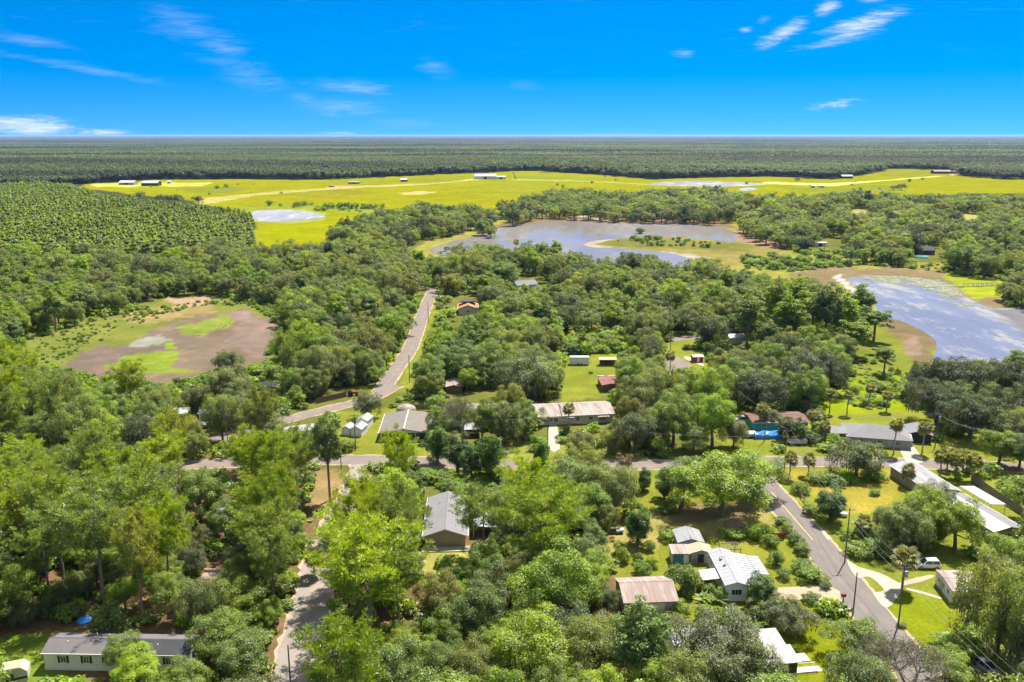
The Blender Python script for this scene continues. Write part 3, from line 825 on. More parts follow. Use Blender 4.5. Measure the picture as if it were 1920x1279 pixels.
def dome(seed, Rr=6.0, H=12.0, base=0.34, lobes=38, n=7000, card=0.42, lobe_r=(0.20, 0.34), moss=0, flat=1.0, tilt=0.0, gap=0.15, droop=0.0, inner=0.35, low=1.55):
    """a broad-leaved crown: many rounded boughs, each a shell of leaf sprays"""
    rng = NPR(seed)
    cz = H * (base + 1) / 2
    ax = np.array([Rr, Rr * rng.uniform(.85, 1.1), H * (1 - base) / 2 * flat])
    k = np.arange(lobes) + .5
    ph = np.arccos(1 - low * k / lobes)
    th = math.pi * (1 + 5 ** .5) * k + rng.uniform(0, 6)
    d = np.stack([np.sin(ph) * np.cos(th), np.sin(ph) * np.sin(th), np.cos(ph)], 1)
    d = unit(d + rng.normal(size=d.shape) * .22)
    rad = rng.uniform(.55, .86, lobes)
    # the whole outline bulges unevenly
    bul = 1 + .22 * np.sin(2 * np.arctan2(d[:, 1], d[:, 0]) + rng.uniform(0, 6)) + .15 * np.sin(3 * np.arctan2(d[:, 1], d[:, 0]) + rng.uniform(0, 6))
    C = np.array([0, 0, cz]) + d * ax * (rad * bul)[:, None]
    lr = Rr * rng.uniform(*lobe_r, lobes)
    ni = max(3, int(lobes * inner))
    Ci = np.array([0, 0, cz]) + unit(rng.normal(size=(ni, 3))) * ax * rng.uniform(.1, .5, (ni, 1))
    C = np.concatenate([C, Ci])
    lr = np.concatenate([lr, Rr * rng.uniform(.22, .32, ni)])
    lt = rng.uniform(.15, .85, len(C))
    if gap:
        keep = rng.uniform(size=len(C)) > gap
        C, lr, lt = C[keep], lr[keep], lt[keep]
    pw = lr ** 2 / (lr ** 2).sum()
    li = rng.choice(len(C), n, p=pw)
    out = unit((C - np.array([0, 0, cz])) / ax)
    dd = unit(rng.normal(size=(n, 3)) + .55 * out[li] + np.array([0, 0, .45]))
    rr = lr[li] * rng.uniform(.6, 1.12, n) * (1 + .22 * np.sin(dd[:, 0] * 7 + li) * np.cos(dd[:, 1] * 6 + li * 2))
    P = C[li] + dd * rr[:, None] * np.array([1, 1, .78])
    if droop:
        P[:, 2] -= droop * rr * rng.uniform(0, 1, n) ** 2
    N = unit(dd * .75 + np.array([0, 0, .55]) + rng.normal(size=(n, 3)) * .42)
    tone = np.clip(lt[li] + rng.normal(size=n) * .16, 0, 1)
    parts = [cards(P, N, card * rng.uniform(.65, 1.35, n), tone, rng)]
    mossp = None
    if moss:
        mi_ = rng.choice(len(C), moss)
        a = rng.uniform(0, 6.28, moss)
        Pm = C[mi_] + np.stack([np.cos(a), np.sin(a), 0 * a], 1) * (lr[mi_] * rng.uniform(.5, 1.0, moss))[:, None]
        Pm[:, 2] -= lr[mi_] * rng.uniform(.3, 1.0, moss)
        Nn = unit(np.stack([np.cos(a), np.sin(a), rng.normal(size=moss) * .1], 1))
        L = rng.uniform(.7, 1.8, moss)[:, None]
        sd = np.stack([-Nn[:, 1], Nn[:, 0], 0 * a], 1) * .16
        dn = np.array([0, 0, -1.0])
        Vv = np.stack([Pm + sd, Pm - sd, Pm - sd * .5 + dn * L * .6, Pm + dn * L], 1).reshape(-1, 3)
        mossp = (Vv, np.arange(4 * moss).reshape(moss, 4), np.repeat(rng.uniform(0, 1, moss), 4))
    return parts, mossp, C, lr


def trunk_of(C, H, r0, seed, lean=0.0, fork=0.32, nl=7, tr=0.35):
    """trunk and limbs running out to some of the boughs"""
    rng = random.Random(seed)
    m = MB()
    top = Vector((rng.uniform(-1, 1) * lean, rng.uniform(-1, 1) * lean, H * fork))
    m.tube([(0, 0, -0.3), (0, 0, .25), top * .5 + Vector((.1, 0, 0)), top], [r0 * 1.35, r0, r0 * .85, r0 * .75], 7)
    pick = sorted(range(len(C)), key=lambda i: -C[i][2] * .3 - math.hypot(C[i][0], C[i][1]))
    pick = pick[:: max(1, len(pick) // nl)][:nl]
    for i in pick:
        e = Vector(C[i])
        mid = top.lerp(e, .5) + Vector((rng.uniform(-.5, .5), rng.uniform(-.5, .5), -.06 * H))
        m.tube([top * .92, top.lerp(mid, .55), mid, e], [r0 * tr * 1.3, r0 * tr, r0 * tr * .75, r0 * .12], 5)
    return m


def pine(seed, H=18.0, Rr=4.2, bare=0.5, limbs=20, tufts=430, L=0.72, blades=13, w=0.10, flat=True):
    """open-crowned pine: limbs that turn up at the ends and carry brushes of needles"""
    rng = random.Random(seed)
    nr = NPR(seed)
    m = MB()
    bend = [Vector((math.sin(k * 1.7 + seed) * .12 * k, math.cos(k * 1.3 + seed) * .1 * k, H * k / 6 - (.3 if k == 0 else 0))) for k in range(7)]
    r0 = .24 * H / 18
    m.tube(bend, [r0 * (1.15 - .15 * k) for k in range(7)], 7)

    def at(z):
        k = max(0, min(5.999, z / H * 6))
        return bend[int(k)].lerp(bend[int(k) + 1], k - int(k))
    tips = []
    for i in range(limbs):
        s = (i + rng.uniform(0, .8)) / limbs
        z = H * (bare + (.97 - bare) * s)
        ln = Rr * (math.sin(math.pi * (.18 + .66 * s)) * .75 + .3) * rng.uniform(.7, 1.15)
        if s > .8:
            ln *= .75
        a = i * 2.4 + rng.uniform(-.5, .5)
        p0 = at(z)
        dirv = Vector((math.cos(a), math.sin(a), 0))
        rise = rng.uniform(.12, .5) + .5 * s
        p1 = p0 + dirv * ln * .5 + Vector((0, 0, ln * .05))
        p2 = p0 + dirv * ln * .85 + Vector((0, 0, ln * rise * .55))
        p3 = p0 + dirv * ln + Vector((0, 0, ln * rise))
        m.tube([p0, p1, p2, p3], [.07, .055, .035, .02], 4, cap=False)
        nsub = 5
        for q in range(nsub):
            f = .35 + .65 * q / (nsub - 1)
            bp_ = p0.lerp(p1, f / .5) if f < .5 else (p1.lerp(p2, (f - .5) / .35) if f < .85 else p2.lerp(p3, (f - .85) / .15))
            for sd in (-1, 1):
                side = Vector((-dirv.y, dirv.x, 0)) * sd
                e = bp_ + side * ln * rng.uniform(.12, .36) * (1.25 - f * .6) + dirv * rng.uniform(0, .5) + Vector((0, 0, rng.uniform(.1, .7)))
                m.tube([bp_, e], [.028, .014], 3, cap=False)
                tips.append((e, s))
                tips.append((bp_.lerp(e, rng.uniform(.3, .75)) + Vector((rng.uniform(-.3, .3), rng.uniform(-.3, .3), rng.uniform(0, .5))), s))
    tops = np.array([tuple(x[0]) for x in tips])
    base = tops[nr.integers(0, len(tops), tufts)] + nr.normal(size=(tufts, 3)) * np.array([.32, .32, .24])
    tt = nr.uniform(.1, 1.0, tufts)
    D = unit(nr.normal(size=(tufts, blades, 3)) * .75 + np.array([0, 0, .75]))
    Ls = (L * nr.uniform(.7, 1.25, tufts))[:, None, None] * nr.uniform(.75, 1.1, (tufts, blades, 1))
    B = base[:, None, :] + 0 * D
    sd = unit(np.cross(D, nr.normal(size=D.shape))) * w
    Vv = np.stack([B + D * Ls * .1, B + D * Ls * .65 + sd, B + D * Ls, B + D * Ls * .65 - sd], 2).reshape(-1, 3)
    F = np.arange(len(Vv)).reshape(-1, 4)
    tone = np.repeat(tt, blades * 4)
    tone = np.clip(tone + np.tile(np.array([-.2, .0, .25, .0]), tufts * blades), 0, 1)
    return m, (Vv, F, tone)


def cone_crown(seed, H=15.0, Rr=2.0, base=0.35, n=1200, card=0.55):
    """narrow plantation pine crown"""
    rng = NPR(seed)
    z = base + (1 - base) * rng.beta(1.1, 1.25, n)
    prof = np.clip(np.sin(np.clip((1 - (z - base) / (1 - base)), 0, 1) * (1.45 + .12 * (seed % 4)) + .03), 0, 1) ** .7
    wh = 1 + .35 * np.sin(z * 42 + rng.uniform(0, 6))
    a = rng.uniform(0, 6.283, n)
    # boughs bunch together
    a = a + .5 * np.sin(a * 5 + z * 60)
    rr = Rr * prof * wh * rng.uniform(.35, 1.0, n) ** .6
    P = np.stack([rr * np.cos(a), rr * np.sin(a), z * H + .25 * rr], 1)
    N = unit(np.stack([np.cos(a), np.sin(a), 1.3 + 0 * a], 1) + rng.normal(size=(n, 3)) * .45)
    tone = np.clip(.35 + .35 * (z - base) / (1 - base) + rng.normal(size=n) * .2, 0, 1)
    return cards(P, N, card * rng.uniform(.6, 1.3, n), tone, rng, 0.5)


def mesh_of(parts, name, mat):
    Vv, F, T = join(parts)
    return np_mesh(name, Vv, F, [mat], tone=T)


def combine(name, leaf, leafm, bark_mb, barkm, extra=None, extram=None):
    """crown and trunk in one mesh (trees too far off to show their parts)"""
    Vv, F, T = leaf
    Vb = np.array(bark_mb.v)
    Fq = []
    for f in bark_mb.f:
        if len(f) == 4:
            Fq.append(f)
        else:
            for i in range(1, len(f) - 1, 2):
                Fq.append((f[0], f[i], f[i + 1], f[min(i + 2, len(f) - 1)]) if i + 2 < len(f) else (f[0], f[i], f[i + 1], f[i + 1]))
    Fq = [f for f in Fq if len(set(f)) == 4]
    Fb = np.array(Fq) + len(Vv)
    allV = np.concatenate([Vv, Vb])
    allF = np.concatenate([F, Fb])
    mi_ = np.concatenate([np.zeros(len(F)), np.ones(len(Fb))])
    tt = np.concatenate([T, np.zeros(len(Vb))])
    return np_mesh(name, allV, allF, [leafm, barkm], mi_, tt)


# kinds: every kind has variants at three levels of fineness; each is (R, H, crown mesh, trunk mesh, joined mesh, moss mesh)
KINDS_T = {}


def add_broad(kind, leafm, barkm, seeds, **kw):
    KINDS_T[kind] = {}
    for lod, (nf, cf) in {'near': (1.9, .70), 'mid': (.85, 1.05), 'far': (.16, 2.1)}.items():
        L = []
        for s in seeds if lod != 'far' else seeds[:4]:
            k = dict(kw)
            k['n'] = int(kw.get('n', 7000) * nf)
            k['card'] = kw.get('card', .42) * cf
            k['moss'] = int(kw.get('moss', 0) * nf) if lod != 'far' else 0
            if lod == 'far':
                k['lobes'] = max(10, int(kw.get('lobes', 38) * .6))
                k['lobe_r'] = tuple(q * 1.2 for q in kw.get('lobe_r', (.2, .34)))
            tr_args = {q: k.pop(q) for q in ('fork', 'nl', 'r0', 'tr') if q in k}
            parts, mossp, C, lr = dome(s, **k)
            Hh = k.get('H', 12.)
            tm = trunk_of(C, Hh, tr_args.get('r0', .42), s, .4, tr_args.get('fork', .32), tr_args.get('nl', 7) if lod != 'far' else 3, tr_args.get('tr', .35))
            leaf = join(parts)
            if lod == 'far':
                L.append((k.get('Rr', 6.), Hh, None, None, combine(kind, leaf, leafm, tm, barkm), None))
            else:
                L.append((k.get('Rr', 6.), Hh, np_mesh("crown", *leaf[:2], [leafm], tone=leaf[2]), tm.mesh("trunk", barkm),
                          combine(kind, leaf, leafm, tm, barkm) if lod == 'mid' else None, np_mesh("hanging_moss", *mossp[:2], [L_MOSS], tone=mossp[2]) if mossp else None))
        KINDS_T[kind][lod] = L


add_broad('live_oak', L_LIVE, BARK, [1, 2, 3, 4, 5], Rr=6.5, H=12.0, base=.12, lobes=46, n=12000, card=.36, lobe_r=(.17, .30), moss=350, gap=.1)
add_broad('laurel_oak', L_LAUREL, BARK, [11, 12, 13, 14, 15], Rr=5.6, H=14.0, base=.12, lobes=44, n=11000, card=.36, lobe_r=(.18, .32), gap=.14, droop=.3)
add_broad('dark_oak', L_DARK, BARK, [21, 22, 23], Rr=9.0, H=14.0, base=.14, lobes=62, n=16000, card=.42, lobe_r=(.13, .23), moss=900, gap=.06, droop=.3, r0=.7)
add_broad('vine_tree', L_VINE, BARK, [31, 32, 33], Rr=3.2, H=13.0, base=.0, lobes=40, n=7000, card=.42, lobe_r=(.26, .44), gap=.05, droop=.8, low=1.92)
add_broad('rounded_tree', L_MAG, BARK, [41, 42], Rr=3.4, H=8.0, base=.02, lobes=54, n=8000, card=.34, lobe_r=(.18, .28), gap=.0, inner=.6, low=1.92)
add_broad('shrub', L_BUSH, BARK, [61, 62, 63, 64], Rr=1.7, H=2.6, base=.0, lobes=22, n=1500, card=.30, lobe_r=(.28, .46), gap=.05, r0=.07, fork=.2, nl=3, low=1.92)
add_broad('brown_tree', L_BROWN, BARK, [71], Rr=3.0, H=8.0, base=.3, lobes=26, n=1800, card=.34, lobe_r=(.14, .28), gap=.2, nl=10)
# tall dark conifers by the pond: crowns in stacked layers
add_broad('cypress', L_LAUREL, PINEBARK, [81, 82, 83], Rr=3.6, H=19.0, base=.22, lobes=60, n=9000, card=.40, lobe_r=(.20, .36), gap=.16, flat=1.0, nl=14, r0=.35, fork=.7, tr=.2)



# bare grey trees hung with moss: real forking limbs, tufts at their ends
def bare_tree(seed, H=11., depth=5):
    rng = random.Random(seed)
    m = MB()
    tips = []

    def grow(p, d, ln, r, k):
        q = p + d * ln * .5 + Vector((rng.uniform(-1, 1), rng.uniform(-1, 1), rng.uniform(-.3, .6))) * ln * .09
        e = q + (d + Vector((0, 0, .10))).normalized() * ln * .5
        m.tube([p, q, e], [r, r * .82, r * .64], 6 if k > 3 else 4, cap=False)
        if k <= 2:
            tips.extend([q, e])
        if k == 0:
            return
        n = 3 if k > 2 else rng.choice((2, 3))
        a0 = rng.uniform(0, 6.28)
        for i in range(n):
            ang = a0 + i * 6.28 / n + rng.uniform(-.4, .4)
            nd = (d * .8 + Vector((math.cos(ang), math.sin(ang), rng.uniform(-.25, .45))) * rng.uniform(.7, 1.05)).normalized()
            grow(e, nd, ln * rng.uniform(.66, .84), r * .6, k - 1)
    grow(Vector((0, 0, -.3)), Vector((.06, 0, 1)), H * .28, .42, depth)
    return m, np.array([tuple(t_) for t_ in tips])


KINDS_T['moss_tree'] = {}
for lod, (nn, cc, dp) in {'near': (5200, .24, 5), 'mid': (2600, .36, 5), 'far': (700, .8, 4)}.items():
    L = []
    for s in (51, 52):
        tm, tips = bare_tree(s, 12., dp)
        r = NPR(s)
        P = tips[r.integers(0, len(tips), nn)] + r.normal(size=(nn, 3)) * np.array([.42, .42, .34])
        tone = r.uniform(0, 1, nn)
        leaf = cards(P, unit(r.normal(size=(nn, 3)) + np.array([0, 0, .5])), cc * r.uniform(.6, 1.3, nn), tone, r, .4)
        Rm = float(np.abs(tips[:, :2]).max())
        Hm = float(tips[:, 2].max())
        L.append((Rm, Hm, np_mesh("crown", *leaf[:2], [L_MOSS], tone=leaf[2]), tm.mesh("trunk", GREYBARK), combine('moss_tree', leaf, L_MOSS, tm, GREYBARK), None))
    KINDS_T['moss_tree'][lod] = L
KINDS_T['longleaf_pine'] = {}
for lod, (nt, bl, ww) in {'near': (950, 15, .05), 'mid': (520, 9, .11), 'far': (240, 5, .26)}.items():
    L = []
    for s in (101, 102, 103, 104, 105):
        tm, leaf = pine(s, H=17, Rr=4.6, bare=(.42, .5, .55, .46, .5)[s % 5], tufts=nt, blades=bl, w=ww, L=.78 if lod == 'near' else .95)
        L.append((4.6, 17., np_mesh("crown", *leaf[:2], [L_PINE], tone=leaf[2]), tm.mesh("trunk", PINEBARK), combine('longleaf_pine', leaf, L_PINE, tm, PINEBARK), None))
    KINDS_T['longleaf_pine'][lod] = L
KINDS_T['slash_pine'] = {}
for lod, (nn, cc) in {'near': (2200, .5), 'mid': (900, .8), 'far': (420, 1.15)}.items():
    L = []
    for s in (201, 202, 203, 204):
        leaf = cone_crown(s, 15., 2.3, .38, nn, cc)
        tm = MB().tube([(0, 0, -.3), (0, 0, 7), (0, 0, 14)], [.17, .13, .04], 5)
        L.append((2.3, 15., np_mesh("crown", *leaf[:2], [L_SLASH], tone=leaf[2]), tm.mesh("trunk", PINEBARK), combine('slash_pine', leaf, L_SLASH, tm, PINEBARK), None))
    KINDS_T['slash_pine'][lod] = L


# cabbage palms: a trunk and a round head of fan fronds
def frond_mesh(seed, big_=False):
    rng = random.Random(seed)
    vs, fs, ts = [], [], []
    stalk, fan, nb = 1.05, 1.15, 11

    def quad(a, b, c_, d, t0, t1):
        k = len(vs)
        vs.extend([a, b, c_, d])
        fs.append((k, k + 1, k + 2, k + 3))
        ts.extend([t0, t0, t1, t1])
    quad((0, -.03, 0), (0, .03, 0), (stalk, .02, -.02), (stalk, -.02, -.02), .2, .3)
    for i in range(nb):
        a = (i / (nb - 1) - .5) * 3.3
        ln = fan * (1 - .22 * abs(a) / 1.65) * rng.uniform(.92, 1.08)
        d = Vector((math.cos(a), math.sin(a), 0))
        s_ = Vector((-d.y, d.x, 0)) * .13
        o = Vector((stalk, 0, -.02))
        m1 = o + d * ln * .6 + Vector((0, 0, .05 if i % 2 else -.03))
        tip = o + d * ln + Vector((0, 0, -.38 * ln))
        k = len(vs)
        vs.extend([tuple(o), tuple(m1 - s_), tuple(tip), tuple(m1 + s_)])
        fs.append((k, k + 1, k + 2, k + 3))
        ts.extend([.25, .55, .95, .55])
    return np_mesh("frond", np.array(vs), np.array(fs), [L_PALM], tone=np.array(ts))


FRONDS = [frond_mesh(s) for s in (1, 2, 3)]


def frond_xf(i, n, rng):
    up = 1.25 - 2.05 * (i / n) ** .85
    return Matrix.Rotation(i * 2.3998 + rng.uniform(-.2, .2), 4, 'Z') @ Matrix.Rotation(-up, 4, 'Y') @ Matrix.Scale(rng.uniform(.85, 1.1), 4)


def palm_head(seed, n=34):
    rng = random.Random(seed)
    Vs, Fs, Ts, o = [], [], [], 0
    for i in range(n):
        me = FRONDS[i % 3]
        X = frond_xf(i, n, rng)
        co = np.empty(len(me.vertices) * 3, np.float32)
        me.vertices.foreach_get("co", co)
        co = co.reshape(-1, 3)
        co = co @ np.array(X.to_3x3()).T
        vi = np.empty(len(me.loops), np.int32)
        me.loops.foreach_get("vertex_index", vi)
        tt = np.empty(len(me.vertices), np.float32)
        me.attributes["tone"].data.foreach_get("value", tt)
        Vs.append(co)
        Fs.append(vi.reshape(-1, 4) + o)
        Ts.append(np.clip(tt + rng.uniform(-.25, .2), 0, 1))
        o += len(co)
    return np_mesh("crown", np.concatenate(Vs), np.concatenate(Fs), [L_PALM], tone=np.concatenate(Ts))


PALM_HEADS = [palm_head(s) for s in (1, 2, 3)]
PALM_TRUNKS = {}


def palm_trunk(h):
    h = round(h)
    if h not in PALM_TRUNKS:
        m = MB()
        pts = [(.08 * math.sin(k), .06 * math.cos(k * 1.4), h * k / 6 - (.3 if k == 0 else 0)) for k in range(7)]
        m.tube(pts, [.24, .19, .17, .17, .17, .19, .24], 7)
        PALM_TRUNKS[h] = (m.mesh("trunk", GREYBARK), pts[-1])
    return PALM_TRUNKS[h]


# banana-like broad-leaved clump and dead tree
def banana_mesh(seed):
    rng = random.Random(seed)
    vs, fs, ts = [], [], []
    for i in range(16):
        a, up = i * 2.4, rng.uniform(.5, 1.3)
        ln, wd = rng.uniform(1.5, 2.3), .32
        d = Vector((math.cos(a) * math.cos(up), math.sin(a) * math.cos(up), math.sin(up)))
        s_ = Vector((-math.sin(a), math.cos(a), 0)) * wd
        o = Vector((rng.uniform(-.4, .4), rng.uniform(-.4, .4), .3))
        p1, p2 = o + d * ln * .55, o + d * ln + Vector((math.cos(a), math.sin(a), -1)) * .5
        k = len(vs)
        vs.extend(map(tuple, (o, p1 - s_, p2, p1 + s_)))
        fs.append((k, k + 1, k + 2, k + 3))
        ts.extend([.3, .6, .9, .6])
    return np_mesh("foliage", np.array(vs), np.array(fs), [L_BUSH], tone=np.array(ts))


# ------------------------------------------------------------------ where plants grow (outlines in photograph pixels)
WOOD = [  # canopy as seen, read at 8 m above the ground
    [(-300, 480), (200, 470), (430, 452), (480, 472), (610, 462), (640, 425), (740, 400), (785, 380), (850, 392), (925, 395), (925, 430), (880, 444), (820, 455), (765, 466), (830, 476), (900, 466), (990, 468), (1060, 476), (1120, 497), (1160, 503), (1172, 485),
     (1240, 482), (1255, 508), (1300, 503), (1400, 515), (1480, 522), (1580, 555), (1640, 590), (1640, 640), (1600, 700), (1550, 760), (1690, 770), (1690, 690), (1760, 675), (2300, 690), (2300, 1500), (-300, 1500)],
    [(940, 386), (1040, 362), (1100, 360), (1200, 365), (1290, 354), (1390, 364), (1395, 398), (1330, 406), (1180, 403), (1000, 395), (985, 410), (945, 408)],
    [(1392, 373), (1500, 371), (1600, 367), (1700, 371), (1960, 375), (1960, 398), (1790, 396), (1640, 392), (1500, 390), (1400, 383)],
    [(1388, 405), (1440, 390), (1560, 405), (1650, 395), (1780, 400), (2000, 402), (2000, 500), (1840, 496), (1700, 478), (1560, 470), (1500, 452), (1420, 438), (1392, 420)],
    [(1880, 480), (2000, 470), (2000, 560), (1890, 545)],
]
CLEAR = [
    [(732, 735), (740, 690), (757, 650), (782, 590), (798, 545), (820, 545), (816, 580), (800, 640), (778, 690), (765, 735)],
    [(0, 690), (0, 655), (60, 640), (190, 598), (290, 578), (400, 562), (520, 572), (538, 620), (525, 670), (480, 690), (380, 690), (360, 712), (290, 722), (200, 705), (130, 690), (60, 680)],
    [(230, 575), (290, 560), (400, 550), (405, 570)],
    [(640, 785), (652, 772), (705, 765), (815, 762), (808, 800), (800, 852), (640, 862), (632, 820)],
    [(550, 775), (650, 752), (730, 722), (760, 735), (700, 772), (640, 772), (560, 792)],
    [(398, 818), (432, 806), (440, 830), (398, 835)], [(395, 862), (428, 858), (428, 878), (395, 880)], [(372, 768), (410, 770), (408, 806), (376, 806)], [(322, 768), (352, 768), (352, 790), (322, 790)],
    [(462, 800), (590, 778), (590, 800), (470, 822)], [(490, 715), (530, 712), (530, 735), (492, 738)], [(590, 738), (680, 722), (680, 745), (592, 756)],
    [(640, 852), (800, 852), (800, 864), (640, 866)], [(940, 850), (1000, 850), (1000, 878), (940, 880)], [(1140, 856), (1222, 862), (1222, 880), (1140, 882)],
    [(1005, 750), (1130, 738), (1155, 770), (1132, 800), (1055, 800), (1052, 848), (1022, 842), (1016, 800)],
    [(838, 710), (868, 710), (868, 732), (838, 732)], [(800, 800), (960, 815), (1035, 850), (1045, 945), (880, 930), (795, 905)], [(1258, 800), (1450, 800), (1450, 960), (1265, 960)], [(845, 730), (980, 730), (985, 760), (850, 760)],
    [(1060, 690), (1066, 664), (1158, 660), (1150, 700), (1150, 735), (1058, 745)], [(1060, 628), (1180, 625), (1175, 662), (1070, 664)],
    [(856, 553), (896, 553), (896, 592), (856, 592)], [(968, 518), (1022, 518), (1016, 542), (970, 542)], [(1290, 655), (1320, 655), (1320, 690), (1245, 690), (1245, 655), (1250, 630), (1310, 628)], [(1365, 625), (1395, 625), (1395, 645), (1365, 645)],
    [(1360, 770), (1420, 772), (1510, 775), (1515, 838), (1470, 835), (1385, 825), (1360, 800)], [(1470, 850), (1530, 835), (1560, 870), (1470, 880)],
    [(1550, 760), (1600, 700), (1612, 640), (1650, 590), (1700, 600), (1760, 640), (1755, 665), (1690, 690), (1680, 755), (1742, 770), (1745, 850), (1700, 875), (1660, 845), (1560, 815)],
    [(1680, 862), (1740, 862), (1740, 900), (1680, 900)], [(1840, 852), (1960, 855), (1960, 880), (1840, 880)], [(1750, 840), (1840, 800), (1840, 860), (1750, 860)],
    [(1438, 900), (1458, 888), (1690, 880), (1700, 935), (1640, 975), (1585, 970), (1560, 1000), (1700, 1185), (1690, 1210), (1640, 1195), (1560, 1115), (1440, 945)],
    [(1480, 880), (1690, 880), (1690, 940), (1640, 975), (1590, 975), (1500, 930)],
    [(1590, 1045), (1740, 1055), (1745, 1010), (1830, 1045), (1790, 1110), (1800, 1150), (1790, 1200), (1700, 1195)],
    [(1700, 868), (1740, 865), (1840, 925), (1925, 985), (1900, 1010), (1830, 985), (1770, 930)], [(1820, 890), (1925, 960), (1925, 990), (1800, 905)],
    [(1140, 990), (1250, 975), (1440, 960), (1570, 1105), (1570, 1125), (1420, 1125), (1400, 1135), (1350, 1140), (1290, 1130), (1275, 1150), (1180, 1158), (1175, 1080), (1140, 1050)],
    [(1216, 1150), (1278, 1150), (1282, 1215), (1216, 1208)], [(1435, 1180), (1500, 1170), (1585, 1170), (1570, 1279), (1440, 1279)], [(1265, 1190), (1310, 1190), (1300, 1240), (1262, 1240)],
    [(1180, 900), (1240, 900), (1240, 935), (1190, 940)],
    [(797, 918), (876, 922), (872, 1000), (866, 1042), (800, 1042)],
    [(612, 965), (642, 925), (690, 927), (672, 962), (640, 982), (612, 985)], [(600, 1020), (612, 1025), (604, 1100), (614, 1160), (580, 1279), (500, 1279), (540, 1195), (565, 1115), (588, 1050)],
    [(82, 1182), (375, 1182), (380, 1260), (80, 1262)], [(0, 1240), (60, 1240), (85, 1279), (0, 1279)], [(0, 1190), (85, 1185), (85, 1240), (0, 1240)],
    [(596, 880), (642, 872), (652, 925), (625, 978), (596, 960)], [(1840, 1215), (1870, 1215), (1880, 1279), (1830, 1279)],
    [(385, 1060), (408, 1060), (408, 1090), (385, 1090)], [(405, 955), (435, 955), (435, 980), (405, 980)],
    [(1720, 468), (1770, 466), (1770, 492), (1720, 492)], [(1545, 448), (1580, 448), (1580, 466), (1530, 470)],
    [(1776, 405), (1800, 400), (1835, 403), (1842, 407), (1810, 410)], [(1580, 394), (1610, 391), (1650, 393), (1625, 397)], [(1490, 399), (1515, 397), (1530, 400), (1505, 402)],
    [(765, 468), (790, 452), (830, 448), (900, 432), (905, 445), (850, 460), (800, 478)],
]
# open ground that the building footprints and roads take (world x, y, half sizes)
FOOT = []


def in_wood(x, y, rad, hgt):
    qx, qy, qd = proj(x, y, np.full_like(x, 8.0))
    ok = np.zeros(x.shape, bool)
    for p in WOOD:
        ok |= inpoly(qx, qy, p)
    cx, cy, cd = proj(x, y, hgt * .55)
    rx = rad * FPX / cd
    ry = np.minimum(rx, hgt * .45 * FPX / cd)
    for p in CLEAR:
        bad = inpoly(cx, cy, p)
        for a in np.linspace(0, 6.283, 9)[:-1]:
            bad |= inpoly(cx + .82 * rx * math.cos(a), cy + .9 * ry * math.sin(a), p)
        # the foot must not stand in the open either
        bx, by, _ = proj(x, y, 0 * x)
        bad |= inpoly(bx, by, p)
        ok &= ~bad
    # roads in plan
    for line, wd in ((NEAR_ROAD, 3.6), (CROSS, 3.4), (SANDROAD, 3.3), (LONGROAD, 3.0), (FARROAD, 3.0)):
        for a, b_ in zip(line[:-1], line[1:]):
            ax_, ay_ = a[0], a[1]
            vx, vy = b_[0] - ax_, b_[1] - ay_
            s = np.clip(((x - ax_) * vx + (y - ay_) * vy) / (vx * vx + vy * vy), 0, 1)
            ok &= np.hypot(x - ax_ - s * vx, y - ay_ - s * vy) > wd
    for (fx, fy, hx, hy) in FOOT:
        ok &= ~((np.abs(x - fx) < hx + 1.2) & (np.abs(y - fy) < hy + 1.2))
    return ok


def darts(x0, x1, y0, y1, n, sep, rng, taken=None):
    """scattered points no closer than sep(x, y)"""
    cell = 3.0
    grid = {}
    pts = list(taken or [])
    for i, p in enumerate(pts):
        grid.setdefault((int(p[0] // cell), int(p[1] // cell)), []).append(i)
    first = len(pts)
    X = rng.uniform(x0, x1, n)
    Y = rng.uniform(y0, y1, n)
    S = sep(X, Y)
    for x, y, s in zip(X, Y, S):
        k = int(s // cell) + 1
        gx, gy = int(x // cell), int(y // cell)
        ok = True
        for a in range(gx - k, gx + k + 1):
            for b_ in range(gy - k, gy + k + 1):
                for j in grid.get((a, b_), ()):
                    q = pts[j]
                    if (q[0] - x) ** 2 + (q[1] - y) ** 2 < ((s + q[2]) / 2) ** 2:
                        ok = False
                        break
                if not ok:
                    break
            if not ok:
                break
        if ok:
            pts.append((x, y, s))
            grid.setdefault((gx, gy), []).append(len(pts) - 1)
    return pts[first:]
# ------------------------------------------------------------------ buildings
def PM(name, col, **k):
    return plain(name, col, **k)


M_WHITE = PM("white_siding", (0.66, 0.64, 0.60), rough=.6, var=.1, dirt=(.42, .40, .34), dirt_amt=.35)
M_CREAM = PM("cream_siding", (0.52, 0.47, 0.36), rough=.7, var=.1, dirt=(.36, .31, .22), dirt_amt=.35)
M_TAN = PM("tan_wall", (0.33, 0.27, 0.205), rough=.8, var=.12, dirt=(.24, .19, .14), dirt_amt=.4)
M_GREYW = PM("grey_wall", (0.33, 0.32, 0.32), rough=.8, var=.12, dirt=(.22, .21, .20), dirt_amt=.4)
M_TEAL = PM("teal_wall", (0.06, 0.34, 0.31), rough=.7, var=.12)
M_BLUE = PM("blue_panel", (0.05, 0.19, 0.27), rough=.6, var=.15)
M_DARKW = PM("dark_screen", (0.035, 0.037, 0.04), rough=.5, var=.3)
M_BROWNW = PM("brown_wall", (0.15, 0.085, 0.055), rough=.8, var=.2)
M_WOOD = PM("weathered_wood", (0.20, 0.16, 0.125), rough=.9, var=.3, scale=1.5, dirt=(.28, .25, .22), dirt_amt=.5)
M_REDW = PM("red_wood", (0.24, 0.05, 0.03), rough=.8, var=.25)
M_TRIM = PM("white_trim", (0.70, 0.69, 0.65), rough=.5, var=.06)
